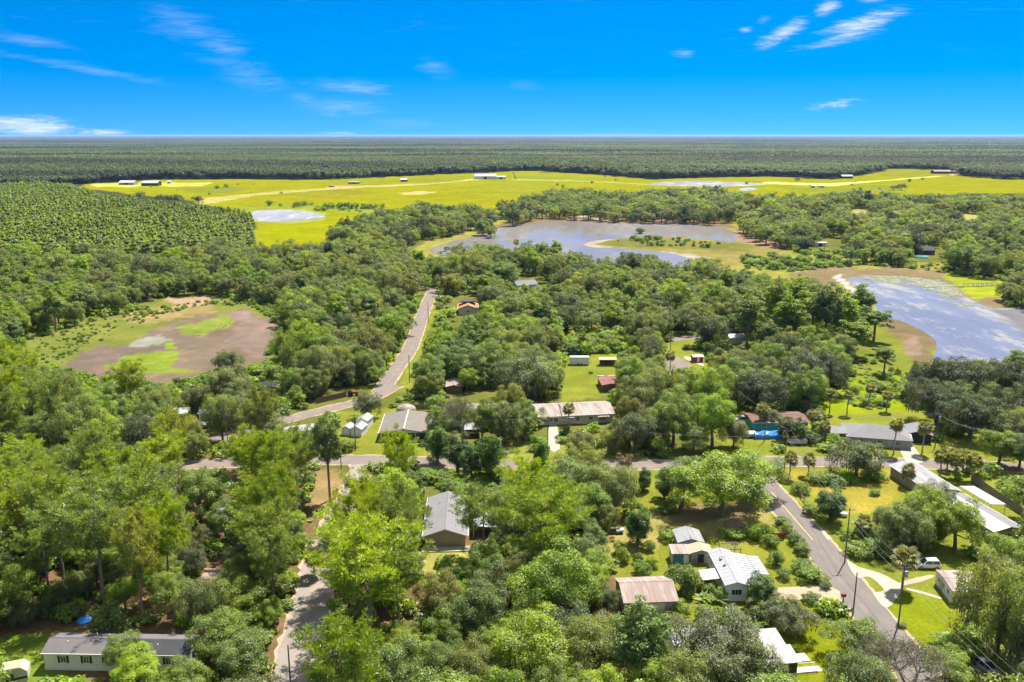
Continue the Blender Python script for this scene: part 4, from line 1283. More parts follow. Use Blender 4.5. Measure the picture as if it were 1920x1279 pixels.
M_SHUT = PM("dark_shutter", (0.035, 0.035, 0.045), rough=.5, var=.15)
M_GLASS = PM("window_glass", (0.030, 0.038, 0.045), rough=.08, var=.3, spec=.6)
M_DOOR = PM("door_paint", (0.40, 0.38, 0.34), rough=.5, var=.1)
R_GREY = PM("grey_shingle", (0.186, 0.177, 0.180), rough=.9, var=.16, scale=.35, dirt=(0.136, 0.124, 0.124), dirt_amt=.35, bump=.3)
R_MAUVE = PM("mauve_shingle", (0.128, 0.116, 0.117), rough=.9, var=.2, scale=.4, dirt=(0.167, 0.130, 0.124), dirt_amt=.45, bump=.3)
R_PINK = PM("pale_rusted_roof", (0.310, 0.260, 0.232), rough=.8, var=.12, scale=.25, dirt=(0.205, 0.133, 0.102), dirt_amt=.75, streak=True)
R_SALMON = PM("salmon_roof", (0.267, 0.192, 0.161), rough=.8, var=.14, scale=.3, dirt=(0.353, 0.310, 0.273), dirt_amt=.8, streak=True)
R_WHITE = PM("white_metal_roof", (0.310, 0.304, 0.304), rough=.5, var=.08, scale=.3, dirt=(0.223, 0.211, 0.205), dirt_amt=.55, streak=True)
R_BRIGHT = PM("bright_white_roof", (0.409, 0.409, 0.403), rough=.5, var=.06, scale=.3, dirt=(0.372, 0.366, 0.353), dirt_amt=.35)
R_SILVER = PM("silver_metal_roof", (0.285, 0.279, 0.285), rough=.45, var=.12, scale=.4, dirt=(0.167, 0.136, 0.118), dirt_amt=.6, streak=True)
R_TAUPE = PM("taupe_roof", (0.158, 0.136, 0.115), rough=.9, var=.15, scale=.3, dirt=(0.198, 0.167, 0.136), dirt_amt=.5)
R_BROWN = PM("brown_roof", (0.146, 0.077, 0.056), rough=.9, var=.2, scale=.4, dirt=(0.198, 0.118, 0.093), dirt_amt=.5)
R_ORANGE = PM("orange_tile_roof", (0.347, 0.146, 0.059), rough=.8, var=.2, scale=.6, dirt=(0.384, 0.223, 0.124), dirt_amt=.5)
R_YELL = PM("pale_yellow_roof", (0.341, 0.310, 0.192), rough=.7, var=.12, scale=.4, dirt=(0.260, 0.229, 0.136), dirt_amt=.4)
R_GREEN = PM("pale_green_roof", (0.248, 0.279, 0.236), rough=.6, var=.1, scale=.4)
R_RED = PM("dull_red_roof", (0.205, 0.084, 0.065), rough=.8, var=.2, scale=.4, dirt=(0.279, 0.186, 0.161), dirt_amt=.5)
R_DARK = PM("charcoal_roof", (0.046, 0.045, 0.050), rough=.9, var=.25, scale=.4, dirt=(0.093, 0.087, 0.087), dirt_amt=.4)
LAND = []      # (x, y, phrase): what plants are described beside


def note(x, y, phrase):
    LAND.append((x, y, phrase))


def slope_mesh(m, p_e0, p_e1, p_r0, p_r1, th=.10, rib=0.0, ribh=.05):
    """one roof slope, a closed slab from eave (e0-e1) to ridge (r0-r1); rib > 0 raises standing ribs at that spacing"""
    e0, e1, r0, r1 = map(Vector, (p_e0, p_e1, p_r0, p_r1))
    nrm = (e1 - e0).cross(r0 - e0).normalized()
    if nrm.z < 0:
        nrm = -nrm
    L = (e1 - e0).length
    prof = [(0, 0)]
    if rib > 0:
        n = max(1, int(L / rib))
        for i in range(1, n):
            s = i / n
            w_ = .05 / L
            prof += [(s - w_ * 1.6, 0), (s - w_, ribh), (s + w_, ribh), (s + w_ * 1.6, 0)]
    prof += [(1, 0)]
    b = len(m.v)
    k = len(prof)
    for s, h in prof:
        m.v.append(tuple(e0.lerp(e1, s) + nrm * (th + h)))
    for s, h in prof:
        m.v.append(tuple(r0.lerp(r1, s) + nrm * (th + h)))
    for p in (e0, e1, r1, r0):
        m.v.append(tuple(p))
    E0, E1, R1_, R0_ = b + 2 * k, b + 2 * k + 1, b + 2 * k + 2, b + 2 * k + 3
    for i in range(k - 1):
        m.f.append((b + i, b + i + 1, b + k + i + 1, b + k + i))
    m.f.append((E0, R0_, R1_, E1))
    m.f.append(tuple([E0, E1] + [b + i for i in range(k - 1, -1, -1)]))
    m.f.append(tuple([R1_, R0_] + [b + k + i for i in range(k)]))
    m.f.append((E0, b, b + k, R0_))
    m.f.append((E1, R1_, b + 2 * k - 1, b + k - 1))


def window_on(parent, face, t, zc, w_, h_, size, glass=None, shutters=False, bars=1, awn=None):
    """a window on a wall of the box (w, d): face 'f' front (y=0), 'b', 'l', 'r'; t metres along"""
    W, D = size
    m = MB()
    f = .07
    hw, hh = w_ / 2, h_ / 2
    for c, s in (((-hw, 0, 0), (f, .09, h_ + f)), ((hw, 0, 0), (f, .09, h_ + f)), ((0, 0, hh), (w_ - f, .09, f)), ((0, 0, -hh), (w_ - f, .11, f))):
        m.box(c, s)
    for i in range(bars):
        m.box((-hw + w_ * (i + 1) / (bars + 1), 0, 0), (.045, .075, h_ - f))
    me = m.mesh("window", M_TRIM)
    o = link("window", me, parent)
    rz = {'f': 0, 'r': R(90), 'b': R(180), 'l': R(-90)}[face]
    o.location = {'f': (t, -.03, zc), 'b': (t, D + .03, zc), 'l': (-.03, t, zc), 'r': (W + .03, t, zc)}[face]
    o.rotation_euler = (0, 0, rz)
    MB().box((0, .015, 0), (w_ - f, .02, h_ - f)).build("pane", glass or M_GLASS, o)
    if shutters:
        for s in (-1, 1):
            MB().box((s * (hw + .25), 0, 0), (.36, .06, h_ + .05)).build("shutter", M_SHUT, o)
    return o


def door_on(parent, face, t, size, w_=.95, h_=2.0, mat=None):
    W, D = size
    m = MB().box((0, 0, h_ / 2), (w_, .08, h_)).box((0, -.055, h_ * .70), (w_ * .62, .02, h_ * .36)).box((0, -.055, h_ * .26), (w_ * .62, .02, h_ * .3))
    o = link("door", m.mesh("door", mat or M_DOOR), parent)
    o.rotation_euler = (0, 0, {'f': 0, 'r': R(90), 'b': R(180), 'l': R(-90)}[face])
    o.location = {'f': (t, -.035, .15), 'b': (t, D + .035, .15), 'l': (-.035, t, .15), 'r': (W + .035, t, .15)}[face]
    MB().box((w_ * .38, -.075, 1.0), (.06, .06, .12)).build("handle", M_TRIM, o)
    return o


def gable(name, label, cat, o, rz, W, D, wall_h, rise, ridge, wall, roof, over=.35, rib=0.0, ribh=.05, group=None, slab=None, skirt=None, phrase=None, foot=True, base=0.0, loc=None):
    """gabled building; origin at its front-left foot, W along x, D away from the viewer; ridge 'x' or 'y'"""
    root = thing(name, label, cat, (o[0], o[1], 0), rz, group)
    m = MB()
    z0 = base - (.3 if base == 0 else 0)
    if ridge == 'x':
        m.extrude([(0, z0), (D, z0), (D, wall_h), (D / 2, wall_h + rise - .02), (0, wall_h)], 'x', 0, W)
    else:
        m.extrude([(0, z0), (W, z0), (W, wall_h), (W / 2, wall_h + rise - .02), (0, wall_h)], 'y', 0, D)
    m.build("wall", wall, root)
    rm = MB()
    ov = over
    dz = 0.02
    if ridge == 'x':
        sl = rise / (D / 2)
        ze = wall_h - ov * sl + dz
        zr = wall_h + rise + dz
        slope_mesh(rm, (-ov, -ov, ze), (W + ov, -ov, ze), (-ov, D / 2, zr), (W + ov, D / 2, zr), .09, rib, ribh)
        ra = rm.build("roof", roof, root)
        rm = MB()
        slope_mesh(rm, (W + ov, D + ov, ze), (-ov, D + ov, ze), (W + ov, D / 2, zr), (-ov, D / 2, zr), .09, rib, ribh)
        rm.build("roof", roof, root)
        MB().extrude([(D / 2 - .16, zr + .04), (D / 2 + .16, zr + .04), (D / 2, zr + .16)], 'x', -ov, W + ov).build("ridge_cap", roof, root)
    else:
        sl = rise / (W / 2)
        ze = wall_h - ov * sl + dz
        zr = wall_h + rise + dz
        slope_mesh(rm, (-ov, D + ov, ze), (-ov, -ov, ze), (W / 2, D + ov, zr), (W / 2, -ov, zr), .09, rib, ribh)
        ra = rm.build("roof", roof, root)
        rm = MB()
        slope_mesh(rm, (W + ov, -ov, ze), (W + ov, D + ov, ze), (W / 2, -ov, zr), (W / 2, D + ov, zr), .09, rib, ribh)
        rm.build("roof", roof, root)
        MB().extrude([(W / 2 - .16, zr + .04), (W / 2 + .16, zr + .04), (W / 2, zr + .16)], 'y', -ov, D + ov).build("ridge_cap", roof, root)
    if cat in ('house', 'mobile home', 'cottage') and group is None:
        if ridge == 'x':
            MB().bar((-ov, -ov - .07, ze + .02), (W + ov, -ov - .07, ze + .02), .10, .11).build("gutter", M_TRIM, root)
        else:
            for x_ in (-ov - .07, W + ov + .07):
                MB().bar((x_, -ov, ze + .02), (x_, D + ov, ze + .02), .10, .11).build("gutter", M_TRIM, root)
        MB().tube([(W * .3, D * .72, wall_h + rise * .4), (W * .3, D * .72, wall_h + rise + .3)], .08, 7).build("vent_pipe", M_TRIM, root)
    if skirt:
        MB().box((W / 2, -.04, .3), (W + .06, .06, .6)).build("skirting", skirt, root)
    c = Matrix.Rotation(rz, 3, 'Z') @ Vector((W / 2, D / 2, 0))
    if phrase:
        note(o[0] + c.x, o[1] + c.y, phrase)
    if foot:
        e = max(0, abs(math.sin(rz)))
        FOOT.append((o[0] + c.x, o[1] + c.y, W / 2 * (1 - e) + D / 2 * e, D / 2 * (1 - e) + W / 2 * e))
    return root


def shed_roof(parent, name, p_e0, p_e1, p_r0, p_r1, mat, rib=0.0, posts=(), post_mat=None, th=.08):
    m = MB()
    slope_mesh(m, p_e0, p_e1, p_r0, p_r1, th, rib)
    o = m.build(name, mat, parent)
    for (x, y, z) in posts:
        MB().box((x, y, z / 2 - .1), (.11, .11, z + .2)).build("post", post_mat or M_TRIM, parent)
    return o


def vents(parent, spots, mat=None):
    for (x, y, z) in spots:
        MB().tube([(x, y, z), (x, y, z + .35)], .09, 8).build("vent_pipe", mat or M_TRIM, parent)


# --- white mobile home at the bottom left
o = gable("mobile_home", "long white mobile home with dark shutters and patchy charcoal gable roof", "mobile home", (-71.8, 115.8), R(-1.5), 22.4, 5.0, 3.0, .85, 'x', M_WHITE, R_MAUVE, .25, 0,
          skirt=M_TRIM, phrase="the long white mobile home with dark shutters")
for tt in (3.0, 6.6, 9.4, 12.6, 16.0, 19.3):
    window_on(o, 'f', tt, 1.85, .85, 1.15, (22.4, 5.0), shutters=tt not in (9.4,))
window_on(o, 'r', 2.5, 1.9, 1.0, 1.1, (22.4, 5), shutters=True)
door_on(o, 'f', 14.2, (22.4, 5))
vents(o, [(3, 1.8, 3.5), (7.6, 2.1, 3.6), (11, 3.2, 3.6), (17.2, 1.5, 3.4)])
MB().box((13.9, 1.26, 3.53), (13.4, 2.3, .06)).v  # (dark half of the roof is a laid-on sheet, below)
dk = MB()
slope_mesh(dk, (9.2, -.24, 2.95), (22.62, -.24, 2.95), (9.2, 2.42, 3.88), (22.62, 2.42, 3.88), .125)
dk.build("roof_sheet", R_DARK, o)
# --- house with the grey gable roof
o = gable("grey_roof_house", "tan house with a smooth grey gable roof end-on to the sandy road's trees", "house", (-17.3, 155.9), R(2), 8.0, 17.6, 2.7, 1.35, 'y', M_TAN, R_GREY, .5, phrase="the tan house with the smooth grey gable roof")
MB().box((4.2, -1.2, .06), (9.5, 2.2, .30)).build("porch_slab", CONC, o)
MB().bar((-.48, -.52, 2.56), (4.0, -.52, 4.02), .06, .2).build("fascia", M_TRIM, o)
MB().bar((8.48, -.52, 2.56), (4.0, -.52, 4.02), .06, .2).build("fascia", M_TRIM, o)
window_on(o, 'l', 4, 1.6, 1.2, 1.1, (8, 17.6))
window_on(o, 'l', 10, 1.6, 1.2, 1.1, (8, 17.6))
window_on(o, 'r', 6, 1.6, 1.2, 1.1, (8, 17.6))
vents(o, [(5.4, 6, 3.5), (2.2, 11, 3.4), (6.0, 2.4, 3.3)], M_GREYW)
# carport beside it
o = thing("carport", "white flat-roofed carport beside the grey gable roof house under a pine", "carport", (-8.0, 160.0, 0), 0)
shed_roof(o, "roof", (0, 0, 2.35), (5.2, 0, 2.35), (0, 6.5, 2.6), (5.2, 6.5, 2.6), R_BRIGHT, .8, [(.15, .3, 2.35), (5, .3, 2.35), (.15, 6.2, 2.55), (5, 6.2, 2.55)])
FOOT.append((-5.4, 163, 2, 3))
# --- tan workshop
o = gable("workshop", "tan metal workshop with a rust-streaked salmon roof among the fruit bushes", "workshop", (19.2, 130.6), R(4), 9.0, 8.0, 2.75, 1.35, 'x', M_TAN, R_SALMON, .3, .9, .03, phrase="the tan workshop with the salmon roof")
door_on(o, 'r', 3, (9, 8), 1.0, 2.0, M_TAN)
MB().box((5.5, -.03, 1.2), (2.8, .06, 2.4)).build("roller_door", M_CREAM, o)
# --- little gambrel shed
o = gable("garden_shed", "small cream shed with a brown shingle roof and one shuttered window", "shed", (23.0, 123.1), R(3), 3.1, 2.5, 2.15, .85, 'x', M_CREAM, R_TAUPE, .2, phrase="the small cream garden shed")
window_on(o, 'f', 1.65, 1.35, .5, .55, (3.1, 2.5), shutters=True, bars=1)
door_on(o, 'r', 1.25, (3.1, 2.5), .9, 1.85, M_TRIM)
MB().box((3.75, .6, .06), (.9, .9, .16)).build("step", CONC, o)
# --- white trailer home with lean-to
o = gable("trailer_home", "white trailer home end-on, with a patched metal roof and a lean-to carport", "mobile home", (37.7, 135.6), R(1), 3.7, 12.8, 3.1, .55, 'y', M_WHITE, R_WHITE, .15, 1.2, .03, phrase="the white trailer home with the lean-to")
window_on(o, 'f', 1.85, 1.75, 1.8, 1.1, (3.7, 12.8), bars=2)
for tt in (3, 7, 10.5):
    window_on(o, 'l', tt, 1.8, .9, 1.0, (3.7, 12.8))
shed_roof(o, "lean_to_roof", (6.9, .9, 2.42), (6.9, 12.4, 2.42), (3.9, .9, 2.95), (3.9, 12.4, 2.95), R_WHITE, .9, [(6.8, 1.0, 2.42), (6.8, 6.5, 2.42), (6.8, 12.2, 2.42)])
shed_roof(o, "lean_to_roof", (9.2, 5.2, 2.12), (9.2, 12.2, 2.12), (7.0, 5.2, 2.38), (7.0, 12.2, 2.38), R_WHITE, .9, [(9.1, 5.4, 2.12), (9.1, 12, 2.12)])
shed_roof(o, "awning", (-3.4, 3.2, 2.25), (-3.4, 6.9, 2.25), (-.1, 3.2, 2.65), (-.1, 6.9, 2.65), R_BRIGHT, .6, [(-3.3, 3.3, 2.25), (-3.3, 6.8, 2.25)])
for (x, y) in ((1.6, 6.6), (1.2, 6.1), (2.0, 6.9), (1.1, 8.4)):
    MB().box((x, y, 3.60), (.55, .45, .12), .4).build("roof_patch", R_DARK, o)
MB().box((1.85, 9.5, 3.7), (.6, .6, .35)).build("roof_vent", M_TRIM, o)
MB().box((-2.2, 4.9, .5), (1.6, .9, 1.1)).build("workbench", M_REDW, o)
# --- three sheds in a row
o = gable("storage_shed", "grey-roofed storage shed, backmost of the joined sheds in the fruit garden", "shed", (32.7, 153.3), R(0), 4.8, 5.2, 2.4, .75, 'y', M_GREYW, R_SILVER, .25, .8, .03, phrase="the joined garden sheds")
door_on(o, 'r', 2.6, (4.8, 5.2), 1, 1.9, M_WHITE)
o = gable("front_shed", "pale yellow-roofed garden shed with an open front full of clutter", "shed", (34.3, 149.2), R(0), 4.0, 3.2, 2.2, .6, 'y', M_GREYW, R_YELL, .2, .8, .03)
door_on(o, 'f', 1.9, (4.0, 3.2), 1.2, 1.8, M_DARKW)
window_on(o, 'f', 3.2, 1.35, .6, .6, (4, 3.2))
MB().box((.7, -.12, .55), (.7, .22, 1.1)).build("shelf", M_WOOD, o)
o = thing("lean_shed", "low flat-roofed shed with a blue door beside the yellow-roofed shed", "shed", (30.6, 149.2, 0), 0)
MB().box((1.75, 1.5, 1.0), (3.4, 2.8, 2.3)).build("wall", M_CREAM, o)
shed_roof(o, "roof", (-.1, -.35, 2.15), (3.6, -.35, 2.15), (-.1, 3.1, 2.45), (3.6, 3.1, 2.45), R_PINK, .7)
MB().box((1.25, .06, 1.0), (1.9, .08, 1.75)).build("door", M_BLUE, o)
MB().box((2.75, .06, 1.0), (.7, .07, 1.7)).build("panel", M_TRIM, o)
FOOT.append((35, 153.5, 5, 5))
o = thing("garden_bench", "old timber bench in front of the blue-doored shed", "bench", (30.6, 146.3, 0), 0.1)
MB().box((0, 0, .45), (2.4, .5, .08)).build("seat", M_WOOD, o)
for x in (-1, 1):
    MB().box((x, 0, .2), (.1, .45, .42)).build("leg", M_WOOD, o)
MB().box((0, .25, .8), (2.4, .06, .35)).build("backrest", M_WOOD, o)
# trellis of grey timber by the trailer
o = thing("pergola", "small grey timber pergola frame behind the white trailer home", "pergola", (41.0, 150.4, 0), R(8))
for x in (0, 3.2):
    for y in (0, 2.6):
        MB().box((x, y, 1.05), (.12, .12, 2.3)).build("post", M_WOOD, o)
for y in (0, 2.6):
    MB().bar((-.3, y, 2.25), (3.5, y, 2.25), .1, .15).build("beam", M_WOOD, o)
for i in range(6):
    MB().bar((.05 + i * .62, -.3, 2.38), (.05 + i * .62, 2.9, 2.38), .07, .1).build("slat", M_WOOD, o)
# --- screened porch home at the bottom
o = gable("porch_home", "long home with ribbed silver roof half hidden under a mossy oak", "house", (25.6, 115.6), R(7), 14.2, 6.4, 2.7, .8, 'x', M_WHITE, R_SILVER, .35, .34, .06, phrase="the silver-roofed porch home")
window_on(o, 'f', 3, 1.6, 1.2, 1, (14.2, 6.4))
window_on(o, 'f', 11, 1.6, 1.2, 1, (14.2, 6.4))
o = gable("screen_room", "screened room with dark mesh walls and a ribbed metal roof at the porch home's end", "porch", (38.9, 113.7), R(8), 4.5, 3.4, 2.45, .01, 'x', M_TRIM, R_SILVER, .02, 0, phrase="the screened room with a ribbed roof", foot=False)
for ch in list(o.children):
    if ch.name.startswith(("roof", "wall", "ridge")):
        bpy.data.objects.remove(ch)
MB().box((2.25, 1.7, .15), (4.5, 3.4, .55)).build("base_wall", M_TRIM, o)
for x in (.05, 1.52, 2.98, 4.45):
    MB().box((x, .03, 1.4), (.09, .09, 2.0)).build("post", M_TRIM, o)
for i in range(3):
    MB().box((.785 + 1.465 * i, .04, 1.38), (1.36, .03, 1.9)).build("screen", M_DARKW, o)
for i in range(2):
    MB().box((4.46, .85 + 1.6 * i, 1.38), (.03, 1.5, 1.9)).build("screen", M_DARKW, o)
MB().box((.04, 1.7, 1.38), (.03, 3.3, 1.9)).build("screen", M_DARKW, o)
shed_roof(o, "roof", (-.3, -.35, 2.42), (4.85, -.35, 2.42), (-.3, 3.5, 3.0), (4.85, 3.5, 3.0), R_SILVER, .34)
shed_roof(o, "upper_roof", (.5, 3.62, 2.85), (4.3, 3.62, 2.85), (.5, 7.6, 3.35), (4.3, 7.6, 3.35), R_SILVER, .34, [(4.2, 3.8, 2.8), (4.2, 7.4, 3.3)])
o = thing("concrete_ramp", "white concrete pad beside the screened room", "ramp", (43.9, 117.6, 0), R(8))
MB().box((1.3, .9, .08), (2.8, 2.0, .25)).build("pad", M_TRIM, o)
o = thing("porch_steps", "white steps and handrail leading off the screened room", "steps", (43.6, 114.8, 0), R(8))
MB().box((1.6, .5, .1), (3.4, 1.2, .3)).build("landing", M_TRIM, o)
MB().box((3.6, .5, .05), (.8, 1.2, .16)).build("step", M_TRIM, o)
for y in (-.05, 1.05):
    MB().bar((0, y, 1.0), (3.3, y, 1.0), .05).build("handrail", M_TRIM, o)
    for x in (.1, 1.7, 3.25):
        MB().box((x, y, .6), (.05, .05, .8)).build("baluster", M_TRIM, o)
# --- the two long homes on the right
o = gable("long_home", "long grey mobile home with a dull metal roof end-on by the cross street", "mobile home", (93.6, 176.8), R(8), 6.6, 16.2, 2.6, .7, 'y', M_TAN, R_SILVER, .3, 1.0, .03, phrase="the long grey mobile home")
window_on(o, 'l', 4, 1.6, 1.2, 1, (6.6, 16.2))
window_on(o, 'l', 11, 1.6, 1.2, 1, (6.6, 16.2))
o = gable("white_roof_home", "long home with one half of its roof painted brilliant white", "mobile home", (97.0, 157.6), R(11), 6.6, 17.2, 2.6, .7, 'y', M_TAN, R_BRIGHT, .35, 0, phrase="the home with the brilliant white roof")
[c for c in o.children if c.name.startswith("roof")][1].data.materials[0] = R_GREY
door_on(o, 'l', 1.6, (6.6, 17.2), 1.0, 2.0, M_TEAL)
window_on(o, 'l', 3.6, 1.5, 1.1, 1.0, (6.6, 17.2))
window_on(o, 'f', 3.2, 1.5, 1.6, 1.0, (6.6, 17.2), bars=2)
o = thing("white_canopy", "white flat canopy between the long homes and the wooden fence", "canopy", (101.2, 172.0, 0), R(10))
shed_roof(o, "roof", (5.4, -2, 2.3), (5.4, 8, 2.3), (1.6, -2, 2.65), (1.6, 8, 2.65), R_BRIGHT, 1.0, [(5.3, -1.8, 2.3), (5.3, 7.8, 2.3), (1.8, -1.8, 2.6)])


def board_fence(name, label, pts, h, mat, gap=.16, group=None, cat="fence"):
    """a fence of upright boards, each its own part, on posts and rails"""
    p0 = Vector((pts[0][0], pts[0][1], 0))
    root = thing(name, label, cat, p0, 0, group)
    bw = .15 if gap < .3 else gap - .02
    me = MB().box((0, 0, h / 2), (.025, bw, h)).mesh("board", mat)
    n = 0
    for a, b_ in zip(pts[:-1], pts[1:]):
        a, b_ = Vector((*a[:2], 0)) - p0, Vector((*b_[:2], 0)) - p0
        d = b_ - a
        ang = math.atan2(d.y, d.x) - R(90)
        k = max(1, int(d.length / gap))
        for i in range(k):
            q = a + d * ((i + .5) / k)
            bo = link("board", me, root)
            bo.location = (q.x, q.y, 0.04 + .03 * math.sin(i * 12.9))
            bo.rotation_euler = (0, 0, ang)
        for i in range(int(d.length / 2.4) + 1):
            q = a + d * min(1, i * 2.4 / d.length)
            nn = Vector((-d.y, d.x, 0)).normalized() * .08
            MB().box((q.x + nn.x, q.y + nn.y, h / 2), (.1, .1, h + .1)).build("post", mat, root)
        nn = Vector((-d.y, d.x, 0)).normalized() * .05
        for zz in (.35, h - .3):
            MB().bar((a.x + nn.x, a.y + nn.y, zz), (b_.x + nn.x, b_.y + nn.y, zz), .05, .09).build("rail", mat, root)
    return root


f0, f1 = G(1822, 902), G(1925, 972)
board_fence("wooden_fence", "grey upright-board fence running beyond the white-roofed home", [f0, G(1870, 936), f1], 1.8, M_WOOD, .62)
note(*G(1875, 935)[:2], "the grey board fence")
# old split-rail fences beside the near road
f0, f1 = G(1488, 915), G(1528, 970)
o = thing("rail_fence", "low grey rail fence along the near road by the glossy round tree", "fence", f0)
dv = f1 - f0
nseg = 6
for i in range(nseg + 1):
    q = dv * (i / nseg)
    MB().box((q.x, q.y, .6), (.12, .12, 1.3)).build("post", M_WOOD, o)
for zz in (.45, .8, 1.1):
    for i in range(nseg):
        MB().bar((dv.x * i / nseg, dv.y * i / nseg, zz), (dv.x * (i + 1) / nseg, dv.y * (i + 1) / nseg, zz), .05, .12).build("rail", M_WOOD, o)
# --- trailer with a dark-banded side on the right
o = gable("old_trailer", "white old trailer home under mossy oaks with leaf-strewn roof", "mobile home", (77.0, 134.8), R(-5), 10.5, 7.0, 2.6, .35, 'x', M_WHITE, R_PINK, .15, 1.1, .03, phrase="the leaf-strewn white trailer home")
for tt in (1.4, 3.4, 5.4):
    window_on(o, 'l', tt, 1.55, .9, 1.0, (10.5, 7))
door_on(o, 'l', 4.4, (10.5, 7))
window_on(o, 'f', 2, 1.55, 1.2, 1.0, (10.5, 7))
for (x, y) in ((2, 1.5), (4.5, 4.8), (7, 2.2), (3.2, 5.6), (8.2, 5)):
    MB().box((x, y, 2.76 + .35 * (1 - abs(y - 3.5) / 3.5)), (1.6, .9, .07), x).build("leaf_litter", R_BROWN, o)
# --- wide low house with the taupe roof and screened front
o = gable("taupe_roof_house", "wide low house with a taupe roof and dark screened porch", "house", (-35.3, 216.6), R(2), 12.6, 15.6, 2.35, 1.05, 'y', M_WHITE, R_TAUPE, .5, phrase="the low taupe-roofed house")
MB().box((6.3, -.06, 1.15), (11.8, .05, 2.1)).build("porch_screen", M_DARKW, o)
for x in (.4, 3.2, 6.3, 9.4, 12.2):
    MB().box((x, -.13, 1.15), (.14, .1, 2.3)).build("post", M_TRIM, o)
MB().box((6.3, -.13, .18), (12.4, .1, .3)).build("porch_wall", M_TRIM, o)
MB().bar((6.3, -.3, 3.62), (6.3, 16, 3.62), .3, .08).build("ridge_strip", M_CREAM, o)
window_on(o, 'l', 5, 1.5, 1.2, 1.0, (12.6, 15.6))
o = thing("domed_tank", "pale tan domed canopy behind the taupe-roofed house", "canopy", G(762, 772), 0)
MB().ball((0, 0, .7), (3.0, 2.4, 1.6), 12, 8).build("dome", R_PINK, o)
# --- white sheds on the lawn left of it
a = G(653, 819)
o = gable("white_shed", "white gabled shed on the lawn, the one with its gable to the street", "shed", (G(658, 818).x, G(658, 818).y), R(-12), 3.1, 4.4, 2.1, .8, 'y', M_WHITE, R_WHITE, .15, .6, .03, phrase="the white lawn sheds")
door_on(o, 'f', 1.55, (3.1, 4.4), 1.2, 1.8, M_TRIM)
o = gable("green_roof_shed", "white shed with a pale green roof behind the white gabled shed", "shed", (G(668, 804).x, G(668, 804).y), R(-12), 3.3, 4.6, 2.4, .9, 'y', M_WHITE, R_GREEN, .15)
window_on(o, 'f', 1.6, 1.4, .7, .7, (3.3, 4.6))
o = gable("steel_shed", "small white shed partly hidden by leaves at the lawn's edge", "shed", (G(641, 816).x, G(641, 816).y), R(-12), 2.4, 3.6, 2.0, .6, 'y', M_WHITE, R_WHITE, .1)
door_on(o, 'f', 1.2, (2.4, 3.6), 1.0, 1.7, M_TRIM)
# --- central long house
o = gable("pink_roof_house", "long cream house with a weathered pinkish-white roof and bay windows", "house", (7.6, 229.2), R(8), 21.5, 11.0, 2.75, 1.25, 'x', M_CREAM, R_PINK, .5, 1.4, .03, phrase="the long pinkish-roofed house")
for i in range(3):
    window_on(o, 'f', 1.9 + i * 1.5, 1.5, 1.25, 1.2, (21.5, 11), bars=1)
MB().box((3.4, -.02, 2.25), (4.9, .08, .3)).build("window_header", M_TRIM, o)
window_on(o, 'f', 11.2, 1.5, .9, 1.2, (21.5, 11))
window_on(o, 'f', 15, 1.5, 1.2, 1.0, (21.5, 11))
window_on(o, 'f', 18.4, 1.45, 2.0, 1.2, (21.5, 11), bars=2)
shed_roof(o, "awning", (16.8, -1.3, 2.1), (20.2, -1.3, 2.1), (16.8, -.03, 2.5), (20.2, -.03, 2.5), R_SALMON, .5)
shed_roof(o, "awning", (8.0, -.9, 2.2), (10, -.9, 2.2), (8.0, -.03, 2.5), (10, -.03, 2.5), R_BRIGHT, .5)
door_on(o, 'f', 9.0, (21.5, 11))
MB().box((6.9, 5.5, 4.14), (.18, 11.4, .06)).build("roof_seam", R_DARK, o)
vents(o, [(12.5, 7.5, 3.7), (13.6, 7.1, 3.8), (17, 6.8, 3.85)])
# --- house hidden by the grey trees
o = gable("hidden_house", "pale-roofed long house almost hidden behind the thin grey tree", "house", (G(850, 800).x, 228.0), R(3), 19, 12.5, 2.7, 1.2, 'x', M_WHITE, R_PINK, .5, 1.4, .03, phrase="the half-hidden pale-roofed house")
for tt in (2.5, 6, 13, 16.5):
    window_on(o, 'f', tt, 1.5, 1.3, 1.1, (19, 12.5), bars=1)
door_on(o, 'f', 9, (19, 12.5))
o2 = thing("side_canopy", "cream shade canopy in front of the half-hidden house", "canopy", (G(870, 822).x, 219.0, 0), R(2))
shed_roof(o2, "roof", (0, 0, 2.3), (5, 0, 2.3), (0, 5, 2.6), (5, 5, 2.6), R_WHITE, .8, [(.1, .1, 2.3), (4.9, .1, 2.3), (.1, 4.8, 2.6), (4.9, 4.8, 2.6)])
o = gable("pink_outbuilding", "small outbuilding with a pinkish tin roof among dark trees", "outbuilding", (G(838, 733).x, 260), R(2), 5.0, 7.5, 2.2, .6, 'y', M_BROWNW, R_SALMON, .3, .9, .03, phrase="the pink-roofed outbuilding")
# --- box trailers and red-roofed shed at the lawn
o = thing("box_trailer", "white box trailer at the far end of the mown lawn", "trailer", (G(1069, 685).x, G(1069, 685).y, 0), 0)
MB().box((3.4, 1.3, 1.55), (6.8, 2.6, 2.5)).build("body", M_WHITE, o)
MB().box((3.4, 1.3, 2.86), (6.9, 2.7, .12)).build("roof", R_BRIGHT, o)
MB().box((3.6, -.03, 1.9), (.7, .05, .4)).build("vent", M_TRIM, o)
for x in (2.8, 3.9):
    MB().tube([(x, -.02, .35), (x, .25, .35)], .35, 12).build("wheel", M_SHUT, o)
MB().bar((6.8, 1.3, .5), (8.0, 1.3, .45), .12).build("tow_bar", M_SHUT, o)
note(*G(1087, 684)[:2], "the white box trailer")
FOOT.append((G(1087, 684).x, G(1087, 684).y, 4, 2))
o = thing("open_shelter", "low open shelter with a white roof and posts beside the box trailer", "shelter", (G(1124, 686).x, G(1124, 686).y, 0), 0)
